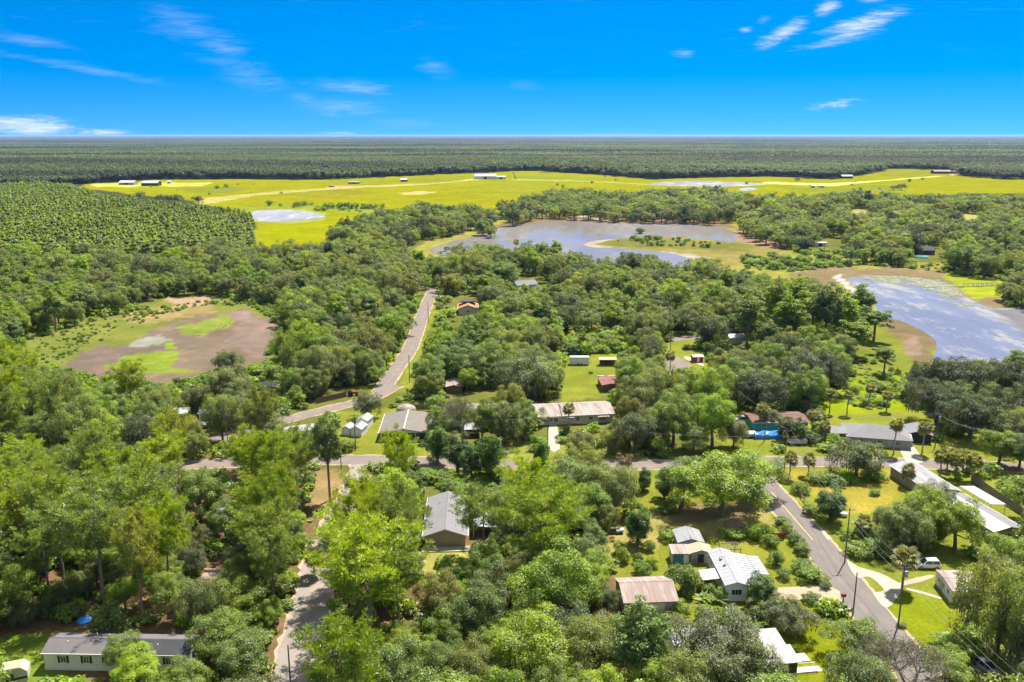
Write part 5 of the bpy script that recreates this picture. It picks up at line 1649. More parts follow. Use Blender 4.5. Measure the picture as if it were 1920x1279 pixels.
MB().box((3.0, 2.3, .9), (5.6, .1, 2.2)).build("back_wall", M_BROWNW, o)
shed_roof(o, "roof", (-.2, -.3, 2.2), (6.2, -.3, 2.2), (-.2, 2.5, 2.5), (6.2, 2.5, 2.5), R_YELL, .8, [(x, 0, 2.2) for x in (.1, 1.5, 3, 4.5, 5.9)], M_WOOD)
o = gable("red_roof_shed", "narrow shed with a dull red roof and white edging beside the mown lawn", "shed", (G(1131, 740).x, 261.5), R(3), 5.6, 9.5, 2.3, .5, 'y', M_BROWNW, R_RED, .25, .9, .03, phrase="the red-roofed shed by the mown lawn")
MB().box((2.8, 9.7, 2.62), (6, .3, .3)).build("edging", M_TRIM, o)
# --- orange roofed house and grey house in the wood
o = gable("orange_roof_house", "small yellow house with a bright orange roof beside the far road", "house", (G(860, 590).x, 382), R(2), 8.6, 12, 2.9, 1.6, 'y', M_CREAM, R_ORANGE, .5, phrase="the orange-roofed house")
window_on(o, 'f', 4.3, 1.6, 1.2, 1.0, (8.6, 12))
MB().box((4.3, 8, 4.9), (7.5, 5, .5)).build("ridge_box", R_DARK, o)
o = gable("grey_wood_house", "grey-roofed house deep in the wood below the lake", "house", (G(970, 545).x, G(970, 545).y), R(20), 11, 8, 3.0, 1.5, 'x', M_WHITE, R_GREY, .5, phrase="the grey house in the wood")
window_on(o, 'f', 3, 1.6, 1.4, 1.0, (11, 8))
window_on(o, 'f', 7, 1.6, 1.4, 1.0, (11, 8))
# --- lane side
o = gable("lane_house", "white-roofed low house beside the lakeside lane, mostly behind a tree", "house", (G(1368, 645).x, G(1368, 645).y), R(10), 6.5, 5, 2.5, .8, 'x', M_WHITE, R_BRIGHT, .3, phrase="the white-roofed house on the lane")
o = gable("lane_shed", "small brick-red shed with a white roof at the bend of the lane", "shed", (G(1300, 680).x, G(1300, 680).y), R(5), 3.6, 3.0, 2.1, .3, 'x', M_REDW, R_BRIGHT, .3, phrase="the little red shed at the lane's bend")
door_on(o, 'f', 1.8, (3.6, 3), .9, 1.7, M_TRIM)
# --- teal house
o = gable("teal_house", "teal house with a flat brown roof behind the blue tarpaulins", "house", (67.2, 225.2), R(3), 15.4, 8.2, 2.35, .55, 'x', M_TEAL, R_BROWN, .5, 0, phrase="the teal brown-roofed house")
for tt in (3.0, 7.5, 12.5):
    window_on(o, 'f', tt, 1.35, 1.3, 1.0, (15.4, 8.2))
MB().box((5.5, 2.4, 2.85), (1.8, 2.6, .12)).build("roof_patch", M_TRIM, o)
# --- hip-roofed grey house and its carports
o = thing("hip_roof_house", "broad house with a grey hipped roof behind the olive round tree", "house", (89.0, 213.8, 0), R(-13))
Wd, Dd, hh, rs = 15.5, 10.5, 2.6, 1.9
MB().box((Wd / 2, Dd / 2, hh / 2 - .1), (Wd, Dd, hh + .2)).build("wall", M_GREYW, o)
m = MB()
e = .5
P = [(-e, -e, hh - .12), (Wd + e, -e, hh - .12), (Wd + e, Dd + e, hh - .12), (-e, Dd + e, hh - .12)]
Q = [(Dd / 2, Dd / 2, hh + rs), (Wd - Dd / 2, Dd / 2, hh + rs)]
b0 = len(m.v)
m.v += P + Q
m.f += [(0, 1, 5, 4), (1, 2, 5), (2, 3, 4, 5), (3, 0, 4), (0, 3, 2, 1)]
m.build("roof", R_GREY, o)
for tt in (3, 8, 12.5):
    window_on(o, 'f', tt, 1.45, 1.3, 1.0, (Wd, Dd))
door_on(o, 'f', 10.4, (Wd, Dd))
shed_roof(o, "wing_roof", (-6.2, 1, 2.3), (-6.2, 7, 2.3), (0, 1, 2.75), (0, 7, 2.75), R_GREY, 0, [(-6, 1.2, 2.3), (-6, 6.8, 2.3)])
note(97, 217, "the hip-roofed grey house")
FOOT.append((96, 217, 9, 7))
o = gable("grey_carport", "open carport with a flat pale grey roof over the black car's drive", "carport", (G(1668, 838).x, G(1668, 838).y), R(-20), 5.2, 7.5, 2.3, .15, 'y', M_GREYW, R_SILVER, .2, 0, foot=True)
for ch in list(o.children):
    if ch.name.startswith("wall"):
        bpy.data.objects.remove(ch)
for x in (.1, 5.1):
    for y in (.1, 7.4):
        MB().box((x, y, 1.15), (.12, .12, 2.3)).build("post", M_TRIM, o)
o = gable("dark_garage", "small dark garage with a grey gable roof beside the palms", "garage", (G(1702, 828).x, G(1702, 828).y), R(-18), 5.6, 7.0, 2.4, .9, 'y', M_DARKW, R_GREY, .4, phrase="the dark garage")
MB().box((2.8, -.05, 1.05), (2.4, .06, 2.1)).build("garage_door", M_SHUT, o)
o = gable("oak_house", "grey-roofed house glimpsed under the great dark oaks", "house", (G(1898, 760).x, G(1898, 760).y), R(-5), 9, 7, 2.6, 1.1, 'x', M_WHITE, R_GREY, .4, foot=True)
window_on(o, 'f', 2, 1.5, 1.2, 1, (9, 7))
# --- bits seen through the left-hand trees
o = thing("left_carport", "white flat carport beside the winding road at the wood's edge", "carport", (G(318, 792).x, G(318, 792).y, 0), R(8))
shed_roof(o, "roof", (0, 0, 2.4), (5, 0, 2.4), (0, 5.0, 2.7), (5, 5.0, 2.7), R_BRIGHT, .9, [(.1, .1, 2.4), (4.9, .1, 2.4), (.1, 4.8, 2.6), (4.9, 4.8, 2.6)])
note(G(335, 785).x, G(335, 785).y, "the white roadside carport")
o = gable("white_cabin", "white cabin with a pale roof beside the covered boat", "cabin", (G(374, 790).x, G(374, 790).y), R(6), 4.6, 4.0, 2.3, .5, 'x', M_WHITE, R_WHITE, .3)
door_on(o, 'f', 2.2, (4.6, 4), .9, 1.9, M_DOOR)
o = gable("roadside_trailer", "long pale-roofed trailer home seen through leaves beside the winding road", "mobile home", (G(480, 836).x, G(480, 836).y), R(23), 16, 4.6, 2.5, .35, 'x', M_WHITE, R_WHITE, .2, 1.2, .03, phrase="the pale roadside trailer")
for tt in (2.5, 7, 12):
    window_on(o, 'f', tt, 1.5, 1.1, 1.0, (16, 4.6))
o = gable("litter_house", "white house glimpsed in a gap between dark oaks and the sandy road", "house", (G(404, 992).x, G(404, 992).y), R(0), 7, 6, 2.6, .8, 'x', M_WHITE, R_BRIGHT, .3, foot=True)
window_on(o, 'f', 2, 1.5, 1.2, 1, (7, 6))
o = gable("edge_house", "low white house at the picture's edge under oaks", "house", (G(-40, 895).x, G(-40, 895).y), R(0), 12, 7, 2.6, .8, 'x', M_WHITE, R_GREY, .3)
window_on(o, 'f', 7, 1.5, 1.2, 1, (12, 7))
o = thing("brick_patio", "small square brick-red patio in a gap of the oak wood", "patio", (G(396, 1080).x, G(396, 1080).y, 0), 0)
MB().box((0, 0, .05), (3.4, 2.6, .2)).build("slab", R_SALMON, o)
MB().box((0, 1.35, .35), (3.6, .2, .7)).build("low_wall", M_CREAM, o)

# --- farm buildings far off on the pasture
FARM = "farm buildings on the pasture"


def far_barn(name, label, a, b_, dpt, h, rise, wall, roof, cat="barn", rz=0, windows=0):
    A, B = G(*a), G(*b_)
    o = gable(name, label, cat, (A.x, A.y), R(rz), (B - A).length, dpt, h, rise, 'x', wall, roof, .5, 0, group=FARM, foot=False)
    W_ = (B - A).length
    for i in range(windows):
        window_on(o, 'f', W_ * (i + .5) / windows, h * .5, W_ / windows * .55, h * .45, (W_, dpt))
    MB().box((W_ * .5, -.08, h * .42), (min(6, W_ * .3), .12, h * .84)).build("barn_door", M_SHUT, o)
    return o


far_barn("barn", "pale-roofed tan barn at the wood's edge, first in the pasture's corner", (223, 347), (251, 347), 16, 4, 3, M_TAN, R_BRIGHT)
far_barn("barn", "dark-sided barn with white roof beside the tan barn", (265, 349), (296, 349), 16, 5, 3.2, M_DARKW, R_BRIGHT)
far_barn("feed_shed", "tiny white shed farther along from the dark-sided barn", (313, 344), (321, 344), 8, 3, 1.2, M_WHITE, R_BRIGHT, "shed")
far_barn("dairy_barn", "largest white barn standing mid-pasture before the long wood", (890, 336), (925, 335), 26, 5.5, 3.5, M_WHITE, R_BRIGHT, windows=0)
far_barn("machine_shed", "low white shed beside the largest white barn", (930, 336), (948, 336), 14, 4, 2, M_WHITE, R_WHITE, "shed")
far_barn("red_barn", "small red barn with a white roof alone on the pasture", (751, 341), (763, 341), 12, 3.6, 2, M_REDW, R_BRIGHT)
far_barn("hay_shed", "grey open hay shed at the pasture's rise", (653, 345), (666, 344), 10, 3, 1.2, M_WOOD, R_SILVER, "shed")
far_barn("grey_barn", "grey barn with dark open front before the far wood", (1579, 335), (1599, 335), 14, 4.5, 2.2, M_DARKW, R_SILVER)
far_barn("pole_barn", "pinkish-roofed pole barn beside the red clay yard", (1752, 326), (1774, 325), 18, 5, 2.5, M_BROWNW, R_SALMON)
far_barn("stable", "long white stable at the far tree belt", (1873, 335), (1893, 335), 12, 4, 2, M_WHITE, R_BRIGHT)
far_barn("stock_trailer", "white stock trailer parked on the bright pasture", (1536, 352), (1546, 352), 5, 2.8, .6, M_WHITE, R_BRIGHT, "trailer")
far_barn("feed_store", "small white feed store by a pasture bush", (1522, 352), (1528, 352), 6, 2.8, 1, M_GREYW, R_WHITE, "shed")
far_barn("lake_cottage", "white-roofed cottage under oaks on the lake's far shore", (982, 398), (998, 398), 8, 3, 1.5, M_WHITE, R_BRIGHT, "cottage")
far_barn("shore_house", "low house with a dark open front near the far marsh", (1388, 381), (1406, 380), 9, 3, 1.4, M_TAN, R_WHITE, "house")
far_barn("oak_cottage", "dark-roofed cottage among oaks behind the turquoise pool", (1722, 478), (1748, 477), 10, 3.2, 2, M_BROWNW, R_DARK, "cottage")
far_barn("camp_trailer", "white trailer at the wood's edge above the pond shore", (1527, 462), (1545, 461), 4, 2.6, .4, M_WHITE, R_BRIGHT, "trailer")
far_barn("hay_house", "pale house glimpsed at the far right tree belt", (1640, 388), (1660, 388), 8, 3, 1.5, M_WHITE, R_BRIGHT, "house")
far_barn("barn_cottage", "white cottage behind the shore oaks across the lake", (1130, 395), (1146, 395), 8, 3, 1.4, M_WHITE, R_BRIGHT, "cottage")
note(*G(908, 335)[:2], "the largest white barn")
note(*G(990, 397)[:2], "the lake cottage")
note(*G(1735, 478)[:2], "the turquoise pool")
note(*G(1396, 380)[:2], "the shore house")
o = thing("hay_stack", "orange round stack of hay near the grey hay shed", "haystack", G(622, 351), 0, None)
MB().ball((0, 0, 1.2), (5, 3, 2.2), 10, 6).build("stack", R_SALMON, o)
o = thing("loader_arm", "long dark conveyor boom leaning beside the largest white barn", "conveyor", G(968, 337), 0)
MB().bar((0, 0, .3), (-7, 8, 14.5), .9).build("boom", M_SHUT, o)
MB().bar((-3.2, 3.6, 6.5), (-3.4, 4.2, 0), .6).build("strut", M_SHUT, o)
for s in (-1, 1):
    MB().tube([(s * 1.2, 0, .7), (s * 1.5, 0, .7)], .7, 10).build("wheel", M_SHUT, o)
o = thing("swimming_pool", "round turquoise swimming pool on the lawn before the dark-roofed cottage", "pool", G(1726, 483), 0)
W_POOL = plain("pool_water", (0.06, 0.50, 0.50), .1, .1)
MB().tube([(0, 0, -.1), (0, 0, 1.15)], 4.6, 20).build("wall", M_WHITE, o)
MB().tube([(0, 0, 1.16), (0, 0, 1.2)], 4.4, 20).build("water", W_POOL, o)
# --- dock on the right-hand pond
A, B = G(1806, 538), G(1868, 536)
o = thing("wooden_dock", "narrow wooden footbridge dock across the reedy pond margin", "dock", A)
dv = B - A
MB().bar((0, 0, .9), (dv.x, dv.y, .9), 1.3, .12).build("deck", M_WOOD, o)
nrm = Vector((-dv.y, dv.x, 0)).normalized() * .6
for sgn in (-1, 1):
    MB().bar((nrm.x * sgn, nrm.y * sgn, 1.8), (dv.x + nrm.x * sgn, dv.y + nrm.y * sgn, 1.8), .1).build("handrail", M_WOOD, o)
for i in range(8):
    q = dv * (i / 7)
    for sgn in (-1, 1):
        MB().box((q.x + nrm.x * sgn, q.y + nrm.y * sgn, .8), (.14, .14, 2.2)).build("post", M_WOOD, o)
MB().box((-1.2, 0, .95), (3.0, 2.6, .14)).build("landing", M_WOOD, o)
note(*G(1836, 537)[:2], "the wooden dock")

# ------------------------------------------------------------------ vehicles
def paint(name, col):
    return plain(name, col, .22, .05, spec=.6)


P_WHITE, P_SILVER, P_BLACK, P_DARK = paint("white_car_paint", (.62, .62, .62)), paint("silver_car_paint", (.30, .29, .28)), paint("black_car_paint", (.018, .018, .02)), paint("navy_car_paint", (.03, .045, .09))
M_TYRE = plain("tyre_rubber", (.02, .02, .021), .9)
M_RIM = plain("wheel_rim", (.35, .35, .36), .35, metal=.6)
M_LAMP = plain("headlight", (.7, .7, .68), .15)
M_RED = plain("tail_light", (.35, .02, .015), .3)


def car(name, label, loc, rz, mat, L=4.6, W=1.85, H=1.7, suv=True, group=None):
    root = thing(name, label, "car", (loc[0], loc[1], 0.06), rz, group)
    hw = W / 2
    # stations along the length: x, sill z, belt z, half width at belt, roof z, roof half width
    S = [(-.5, .42, .72, .86, None), (-.485, .30, .88, .95, None), (-.40, .26, .97, 1.0, 1.10), (-.30, .26, 1.0, 1.0, 1.0), (-.05, .26, 1.0, 1.0, 1.0), (.14, .26, .99, 1.0, .97),
         (.27, .26, .97, 1.0, None), (.42, .26, .86, .97, None), (.49, .32, .68, .88, None), (.5, .42, .60, .8, None)]
    belt = .60 if suv else .56
    m = MB()
    for (x, zb, kz, kw, _) in S:
        zt = belt * H * kz
        m.v += [(x * L, -hw * kw * .94, zb), (x * L, -hw * kw, zb + (zt - zb) * .55), (x * L, -hw * kw * .95, zt), (x * L, hw * kw * .95, zt), (x * L, hw * kw, zb + (zt - zb) * .55), (x * L, hw * kw * .94, zb)]
    n = len(S)
    for i in range(n - 1):
        for k in range(6):
            a = i * 6 + k
            b_ = i * 6 + (k + 1) % 6
            m.f.append((a, a + 6, b_ + 6, b_))
    m.f.append((0, 1, 2, 3, 4, 5))
    m.f.append(tuple((n - 1) * 6 + k for k in (5, 4, 3, 2, 1, 0)))
    m.build("body", mat, root)
    zb = belt * H * .985
    back, front = (-.44, .26) if suv else (-.40, .24)
    rb, rf = (-.38, .06) if suv else (-.24, .04)
    g = MB()
    lo = [(back * L, -hw * .9), (front * L, -hw * .9), (front * L, hw * .9), (back * L, hw * .9)]
    hi = [(rb * L, -hw * .74), (rf * L, -hw * .74), (rf * L, hw * .74), (rb * L, hw * .74)]
    g.v += [(x, y, zb - .02) for x, y in lo] + [(x, y, H - .07) for x, y in hi]
    g.f += [(i, (i + 1) % 4, 4 + (i + 1) % 4, 4 + i) for i in range(4)] + [(0, 3, 2, 1), (4, 5, 6, 7)]
    g.build("glasshouse", M_GLASS, root)
    r_ = MB()
    r_.box(((rb + rf) / 2 * L, 0, H - .035), ((rf - rb) * L + .1, W * .78, .07), 0, .94)
    r_.build("roof", mat, root)
    pl = MB()
    for s in (-1, 1):
        pl.bar((back * L * .99, s * hw * .9, zb), (rb * L, s * hw * .75, H - .05), .09)
        pl.bar((front * L * .98, s * hw * .9, zb), (rf * L, s * hw * .75, H - .05), .07)
    for s in (-1, 1):
        q = MB()
        q.bar((-.13 * L, s * hw * .915, zb), (-.13 * L, s * hw * .755, H - .05), .09)
        q.build("door_pillar", mat, root)
        MB().bar((back * L * .99, s * hw * .9, zb), (rb * L, s * hw * .755, H - .05), .10).build("pillar", mat, root)
        MB().bar((front * L * .985, s * hw * .9, zb), (rf * L, s * hw * .755, H - .05), .07).build("pillar", mat, root)
        MB().box((.20 * L, s * (hw + .07), zb + .05), (.14, .18, .14)).build("mirror", mat, root)
        MB().box((.475 * L, s * hw * .66, belt * H * .66), (.16, .36, .16)).build("headlight", M_LAMP, root)
        MB().box((-.487 * L, s * hw * .74, belt * H * .76), (.12, .26, .22)).build("tail_light", M_RED, root)
        for x in (.31, -.30):
            wh = MB().tube([(x * L, s * (hw - .2), .34), (x * L, s * (hw + .015), .34)], .34, 14).build("wheel", M_TYRE, root)
            MB().tube([(x * L, s * (hw - .0), .34), (x * L, s * (hw + .03), .34)], .2, 10).build("rim", M_RIM, wh)
    MB().box((.494 * L, 0, .42), (.08, W * .8, .2)).build("bumper", M_SHUT, root)
    MB().box((-.497 * L, 0, .46), (.08, W * .8, .2)).build("bumper", M_SHUT, root)
    return root


q = G(1738, 1064)
car("parked_suv", "white estate car parked beside the leaf-strewn trailer home", q, R(178), P_WHITE, 4.8, 1.9, 1.7)
note(q.x, q.y, "the white parked car")
q = G(1848, 1256)
car("parked_car", "silver bronze saloon on the sandy curved drive", q, R(-80), P_SILVER, 4.7, 1.85, 1.5, suv=False)
note(q.x, q.y, "the silver saloon")
q = G(1696, 833)
car("parked_car", "black car nosing out of the pale grey carport", q, R(-65), P_BLACK, 4.5, 1.85, 1.5, suv=False)
q = G(604, 1036)
car("parked_suv", "dark blue car half under pine branches on the sandy road's shoulder", q, R(84), P_DARK, 4.6, 1.85, 1.7)
q = G(1392, 793)
car("parked_van", "silver van parked between the green bin and the teal house", q, R(172), P_SILVER, 5.2, 2.0, 2.1)
q = G(20, 893)
car("parked_car", "pale car under trees beside the low white house", q, R(170), P_WHITE, 4.6, 1.85, 1.5, suv=False)


def boat(name, label, loc, rz, hull, cover, L=5.5):
    root = thing(name, label, "boat", (loc[0], loc[1], 0), rz)
    m = MB()
    st = [(-.5, .95, .45), (-.1, 1.0, .42), (.25, .85, .5), (.42, .45, .7), (.5, .04, .9)]
    for x, w_, z0 in st:
        m.v += [(x * L, -1.05 * w_, 1.25), (x * L, -.6 * w_, z0), (x * L, .6 * w_, z0), (x * L, 1.05 * w_, 1.25)]
    for i in range(len(st) - 1):
        for k in range(3):
            m.f.append((i * 4 + k, i * 4 + k + 1, i * 4 + k + 5, i * 4 + k + 4))
    m.f += [(3, 2, 1, 0), (16, 17, 18, 19)]
    m.build("hull", hull, root)
    c = MB()
    for x, w_, z0 in st:
        c.v += [(x * L, -1.0 * w_, 1.27), (x * L, -.5 * w_, 1.27 + .42 * w_), (x * L, .5 * w_, 1.27 + .42 * w_), (x * L, 1.0 * w_, 1.27)]
    for i in range(len(st) - 1):
        for k in range(3):
            c.f.append((i * 4 + k, i * 4 + k + 4, i * 4 + k + 5, i * 4 + k + 1))
    c.f += [(0, 1, 2, 3), (19, 18, 17, 16)]
    c.build("cover", cover, root)
    t_ = MB().bar((-.5 * L, 0, .4), (.62 * L, 0, .42), .12)
    t_.build("trailer_frame", M_SHUT, root)
    for s in (-1, 1):
        MB().tube([(-.12 * L, s * .85, .32), (-.12 * L, s * 1.05, .32)], .32, 10).build("wheel", M_TYRE, root)
    return root


M_TARP = plain("blue_tarp", (0.02, 0.17, 0.48), .5, .2, 1.0, dirt=(.10, .30, .60), dirt_amt=.6)
M_COVER = plain("boat_cover", (0.42, 0.36, 0.38), .8, .15)
boat("covered_boat", "small boat under a greyish cover beside the white cabin", G(389, 802), R(20), M_WHITE, M_COVER, 4.5)
boat("white_boat", "white boat beside the blue tarpaulin heap", G(1403, 820), R(185), M_WHITE, M_TRIM, 3.6)
boat("dark_boat", "boat under a dark cover on a trailer before the teal house", G(1493, 834), R(182), M_WHITE, M_SHUT, 5.2)
o = thing("tarp_heap", "long heap covered by bright blue tarpaulins before the teal house", "tarpaulin", G(1438, 820), R(3))
m = MB()
prof = [(-1.7, 0), (-1.5, 1.2), (-.4, 1.75), (.6, 1.6), (1.5, 1.3), (1.7, 0)]
rng = random.Random(5)
for i in range(8):
    x = -3.9 + i * 1.1
    for (y, z) in prof:
        m.v.append((x + rng.uniform(-.1, .1), y + rng.uniform(-.1, .1), max(0, z + (rng.uniform(-.25, .2) if z else 0))))
for i in range(7):
    for k in range(5):
        a = i * 6 + k
        m.f.append((a, a + 1, a + 7, a + 6))
m.f += [tuple(range(5, -1, -1)), tuple(range(42, 48))]
m.build("tarpaulin", M_TARP, o)
note(*G(1438, 815)[:2], "the blue tarpaulin heap")
o = thing("garden_bin", "bright green plastic bin by the silver van", "bin", G(1367, 791), 0)
MB().box((0, 0, .75), (1.5, 1.1, 1.5), 0, 1.15).build("bin", plain("green_plastic", (.02, .33, .14), .5), o)
MB().box((0, 0, 1.55), (1.8, 1.35, .12)).build("lid", plain("dark_green_plastic", (.015, .22, .10), .5), o)
# camper at the bottom-left corner
q = G(12, 1283)
o = thing("camper", "cream camper trailer with a dark swoosh, cut off by the picture's edge", "camper", (q.x, q.y, 0), R(20))
m = MB().extrude([(-3.2, .55), (3.0, .55), (3.2, 1.0), (3.2, 2.3), (2.5, 2.95), (-3.2, 2.95)], 'y', -1.2, 1.2)
m.build("body", M_CREAM, o)
MB().box((-.3, 0, 3.0), (5.4, 2.3, .1)).build("roof", R_YELL, o)
MB().box((.6, -1.22, 1.9), (1.6, .05, .6)).build("window", M_GLASS, o)
MB().box((-1.6, -1.22, 1.6), (.75, .05, 1.8)).build("door", M_TRIM, o)
MB().bar((-3.1, -1.22, 1.15), (3.1, -1.22, 1.35), .05, .35).build("stripe", M_SHUT, o)
for x in (-.4, .5):
    MB().tube([(x, -1.2, .35), (x, -1.0, .35)], .35, 12).build("wheel", M_TYRE, o)
MB().box((-1, .2, 3.15), (.8, .8, .25)).build("air_conditioner", M_TRIM, o)
q = G(70, 1277)
# odds and ends
o = thing("blue_pool", "small blue paddling pool behind the white mobile home", "paddling pool", G(160, 1166), 0)
MB().tube([(0, 0, 0), (0, 0, .5)], 1.25, 14).build("pool", M_TARP, o)
o = thing("mulch_heap", "low brown heap of wood chips beside the near road's trees", "heap", G(1378, 985), 0)
m = MB().ball((0, 0, 0), (2.4, 1.7, 1.35), 14, 8)
rng = random.Random(9)
m.v = [(x * rng.uniform(.9, 1.1), y * rng.uniform(.9, 1.1), z * rng.uniform(.85, 1.1)) for x, y, z in m.v]
m.build("heap", plain("wood_chips", (.26, .165, .105), .95, .35, 3.0, bump=.6), o)
note(*G(1378, 985)[:2], "the wood-chip heap")
o = thing("red_panel_fence", "short red fence panel between two bushes by the near road", "fence", G(1459, 1012), R(4))
for i in range(6):
    MB().box((-1.05 + i * .42, 0, .75), (.38, .05, 1.4)).build("board", M_REDW, o)
for x in (-1.3, 1.3):
    MB().box((x, .06, .8), (.1, .1, 1.6)).build("post", M_REDW, o)
M_RUST = plain("red_iron", (.20, .035, .025), .7, .25)


def ring(m, c, r, w_, n=20):
    for i in range(n):
        a, b_ = 2 * math.pi * i / n, 2 * math.pi * (i + 1) / n
        m.bar((c[0] + r * math.cos(a), c[1], c[2] + r * math.sin(a)), (c[0] + r * math.cos(b_), c[1], c[2] + r * math.sin(b_)), w_)
    return m


o = thing("wagon_wheel", "dull red iron wagon wheel standing on the grass before the sand drive", "wagon wheel", G(1557, 1148), R(10))
ring(MB(), (0, 0, .95), .9, .12).build("rim", M_RUST, o)
MB().ball((0, 0, .95), .18).build("hub", M_RUST, o)
for i in range(10):
    a = i * .628
    MB().bar((0, 0, .95), (.9 * math.cos(a), 0, .95 + .9 * math.sin(a)), .06).build("spoke", M_RUST, o)
o = thing("red_mailbox", "red box on a post at the near road's edge", "mailbox", G(1581, 1127), R(10))
MB().box((0, 0, .45), (.14, .14, .9)).build("post", M_RUST, o)
MB().box((0, 0, 1.15), (.75, .5, .55)).build("box", M_RUST, o)
MB().box((0, -.26, 1.15), (.5, .03, .35)).build("door", M_BROWNW, o)
o = thing("garden_tractor", "red tractor beside the gravel edge of the winding road", "tractor", G(661, 742), R(15))
MB().box((.9, 0, 1.0), (1.7, .8, .7)).build("bonnet", plain("tractor_red", (.38, .03, .02), .5), o)
MB().box((-.6, 0, 1.1), (1.0, 1.0, .3)).build("seat", M_SHUT, o)
for s in (-1, 1):
    MB().tube([(-.7, s * .6, .8), (-.7, s * .95, .8)], .8, 14).build("rear_wheel", M_TYRE, o)
    MB().tube([(1.3, s * .55, .42), (1.3, s * .75, .42)], .42, 12).build("front_wheel", M_TYRE, o)
MB().tube([(1.3, .1, 1.3), (1.3, .1, 2.0)], .06, 6).build("exhaust", M_SHUT, o)
o = thing("canopy_tent", "pale green awning over boats by the dry pond", "awning", G(508, 734), R(10))
shed_roof(o, "roof", (-3, -2, 2.3), (3, -2, 2.3), (-3, 2, 2.6), (3, 2, 2.6), R_GREEN, .8, [(-2.9, -1.9, 2.3), (2.9, -1.9, 2.3), (-2.9, 1.9, 2.6), (2.9, 1.9, 2.6)])
boat("pond_boat", "small white boat under the pale green awning", G(507, 735), R(20), M_WHITE, M_COVER, 4.0)
board_fence("dark_fence", "dark board fence between the winding road and the shrubs", [G(594, 757), G(650, 744)], 1.7, M_BROWNW, .8)
board_fence("back_fence", "dark low fence behind the taupe-roofed house", [G(760, 770), G(806, 768)], 1.6, M_BROWNW, .8)
o = thing("bird_feeder", "small white garden ornament post near the tan workshop", "garden ornament", G(1218, 1075), 0)
MB().box((0, 0, .5), (.1, .1, 1.0)).build("post", M_WOOD, o)
MB().box((0, 0, 1.1), (.5, .5, .4), 0, .4).build("house", M_TRIM, o)
o = thing("yard_cart", "white garden cart and clutter beside the conical tree", "cart", G(1162, 1000), R(10))
MB().box((0, 0, .7), (1.5, .9, .5), 0, 1.1).build("tray", M_TRIM, o)
for s in (-1, 1):
    MB().tube([(.2, s * .5, .3), (.2, s * .6, .3)], .3, 10).build("wheel", M_TYRE, o)
MB().bar((-.7, 0, .8), (-1.6, 0, 1.0), .06).build("handle", M_WOOD, o)
o = thing("timber_rack", "grey timber rack of old boards behind the garden cart", "rack", G(1148, 1000), R(6))
for x in (-1.4, 1.4):
    MB().box((x, 0, .7), (.1, .8, 1.5)).build("end_frame", M_WOOD, o)
for z in (.4, .8, 1.2):
    MB().box((0, 0, z), (3.2, .7, .1)).build("board", M_WOOD, o)
o = thing("gas_tank", "white domed gas tank by the glossy round tree", "tank", G(1581, 969), 0)
MB().ball((0, 0, .55), (1.0, .55, .55), 14, 8).build("tank", M_TRIM, o)
for x in (-.5, .5):
    MB().box((x, 0, .1), (.15, .7, .3)).build("foot", CONC, o)
o = thing("utility_cabinet", "white cabinet on the verge by the curved drive", "cabinet", G(1773, 1200), R(20))
MB().box((0, 0, .55), (1.1, .8, 1.1)).build("cabinet", M_TRIM, o)
MB().box((0, 0, 1.13), (1.2, .9, .08)).build("lid", M_GREYW, o)

# ------------------------------------------------------------------ power poles and lines
M_POLE = plain("pole_wood", (.15, .12, .10), .9, .25, 1.0)
M_WIRE = plain("wire", (.32, .31, .30), .6)
M_CONCP = plain("concrete_pole", (.38, .36, .33), .85)


def pole(label, base, top_px_h, arm=True, can=False, lean=(0, 0), grp=None):
    o = thing("utility_pole", label, "utility pole", (base.x, base.y, 0), 0, grp)
    h = top_px_h
    MB().tube([(0, 0, -.2), (lean[0] * .5, lean[1] * .5, h * .5), (lean[0], lean[1], h)], [.145, .125, .095], 8).build("pole", M_POLE, o)
    if arm:
        MB().bar((lean[0] - .95, lean[1], h - .45), (lean[0] + .95, lean[1], h - .45), .1, .13).build("crossarm", M_POLE, o)
        for x in (-.85, 0, .85):
            MB().tube([(lean[0] + x, lean[1], h - .38), (lean[0] + x, lean[1], h - .12 + (.3 if x == 0 else 0))], .05, 6).build("insulator", M_CONCP, o)
    if can:
        MB().tube([(lean[0] + .35, lean[1] - .1, h - 2.0), (lean[0] + .35, lean[1] - .1, h - 1.0)], .24, 10).build("transformer", M_CONCP, o)
    note(base.x, base.y, None)
    return Vector((base.x + lean[0], base.y + lean[1], h))


def wire(a, b_, sag, label, r_=.017, n=10):
    pts = []
    for i in range(n + 1):
        s = i / n
        p = a.lerp(b_, s)
        p.z -= sag * 4 * s * (1 - s)
        pts.append(p)
    o = link("power_line", MB().tube(pts, r_, 4, cap=False).mesh("power_line", M_WIRE))
    tag(o, label, "power line", "power lines strung between the poles")
    return o


PG = "power poles"
pA = pole("tall wooden power pole before the olive trees on the near road's far side", Vector((64.0, 149.6, 0)), 11.4, True, False, grp=PG)
pB = pole("tall wooden power pole with a grey can on the lawn by the shell driveway", Vector((64.6, 127.6, 0)), 11.2, True, True, grp=PG)
pC = pole("lone short pole on the near road's edge before the sand driveway", G(1599, 1153), 8.0, False, False, grp=PG)
pD = pole("power pole at the street corner behind the round yellow-green trees", G(1470, 885), 11.0, True, False, grp=PG)
pE = pole("power pole before the blue tarpaulin heap", G(1433, 828), 9.0, False, False, grp=PG)
pF = pole("power pole standing between the two palms before the great dark oaks", G(1753, 838), 9.5, True, True, grp=PG)
pG_ = pole("power pole at the lawn's edge beside the white lawn sheds", G(667, 845), 10.0, True, False, grp=PG)
pH = pole("power pole at the foot of the cream driveway", G(1027, 838), 8.5, False, False, grp=PG)
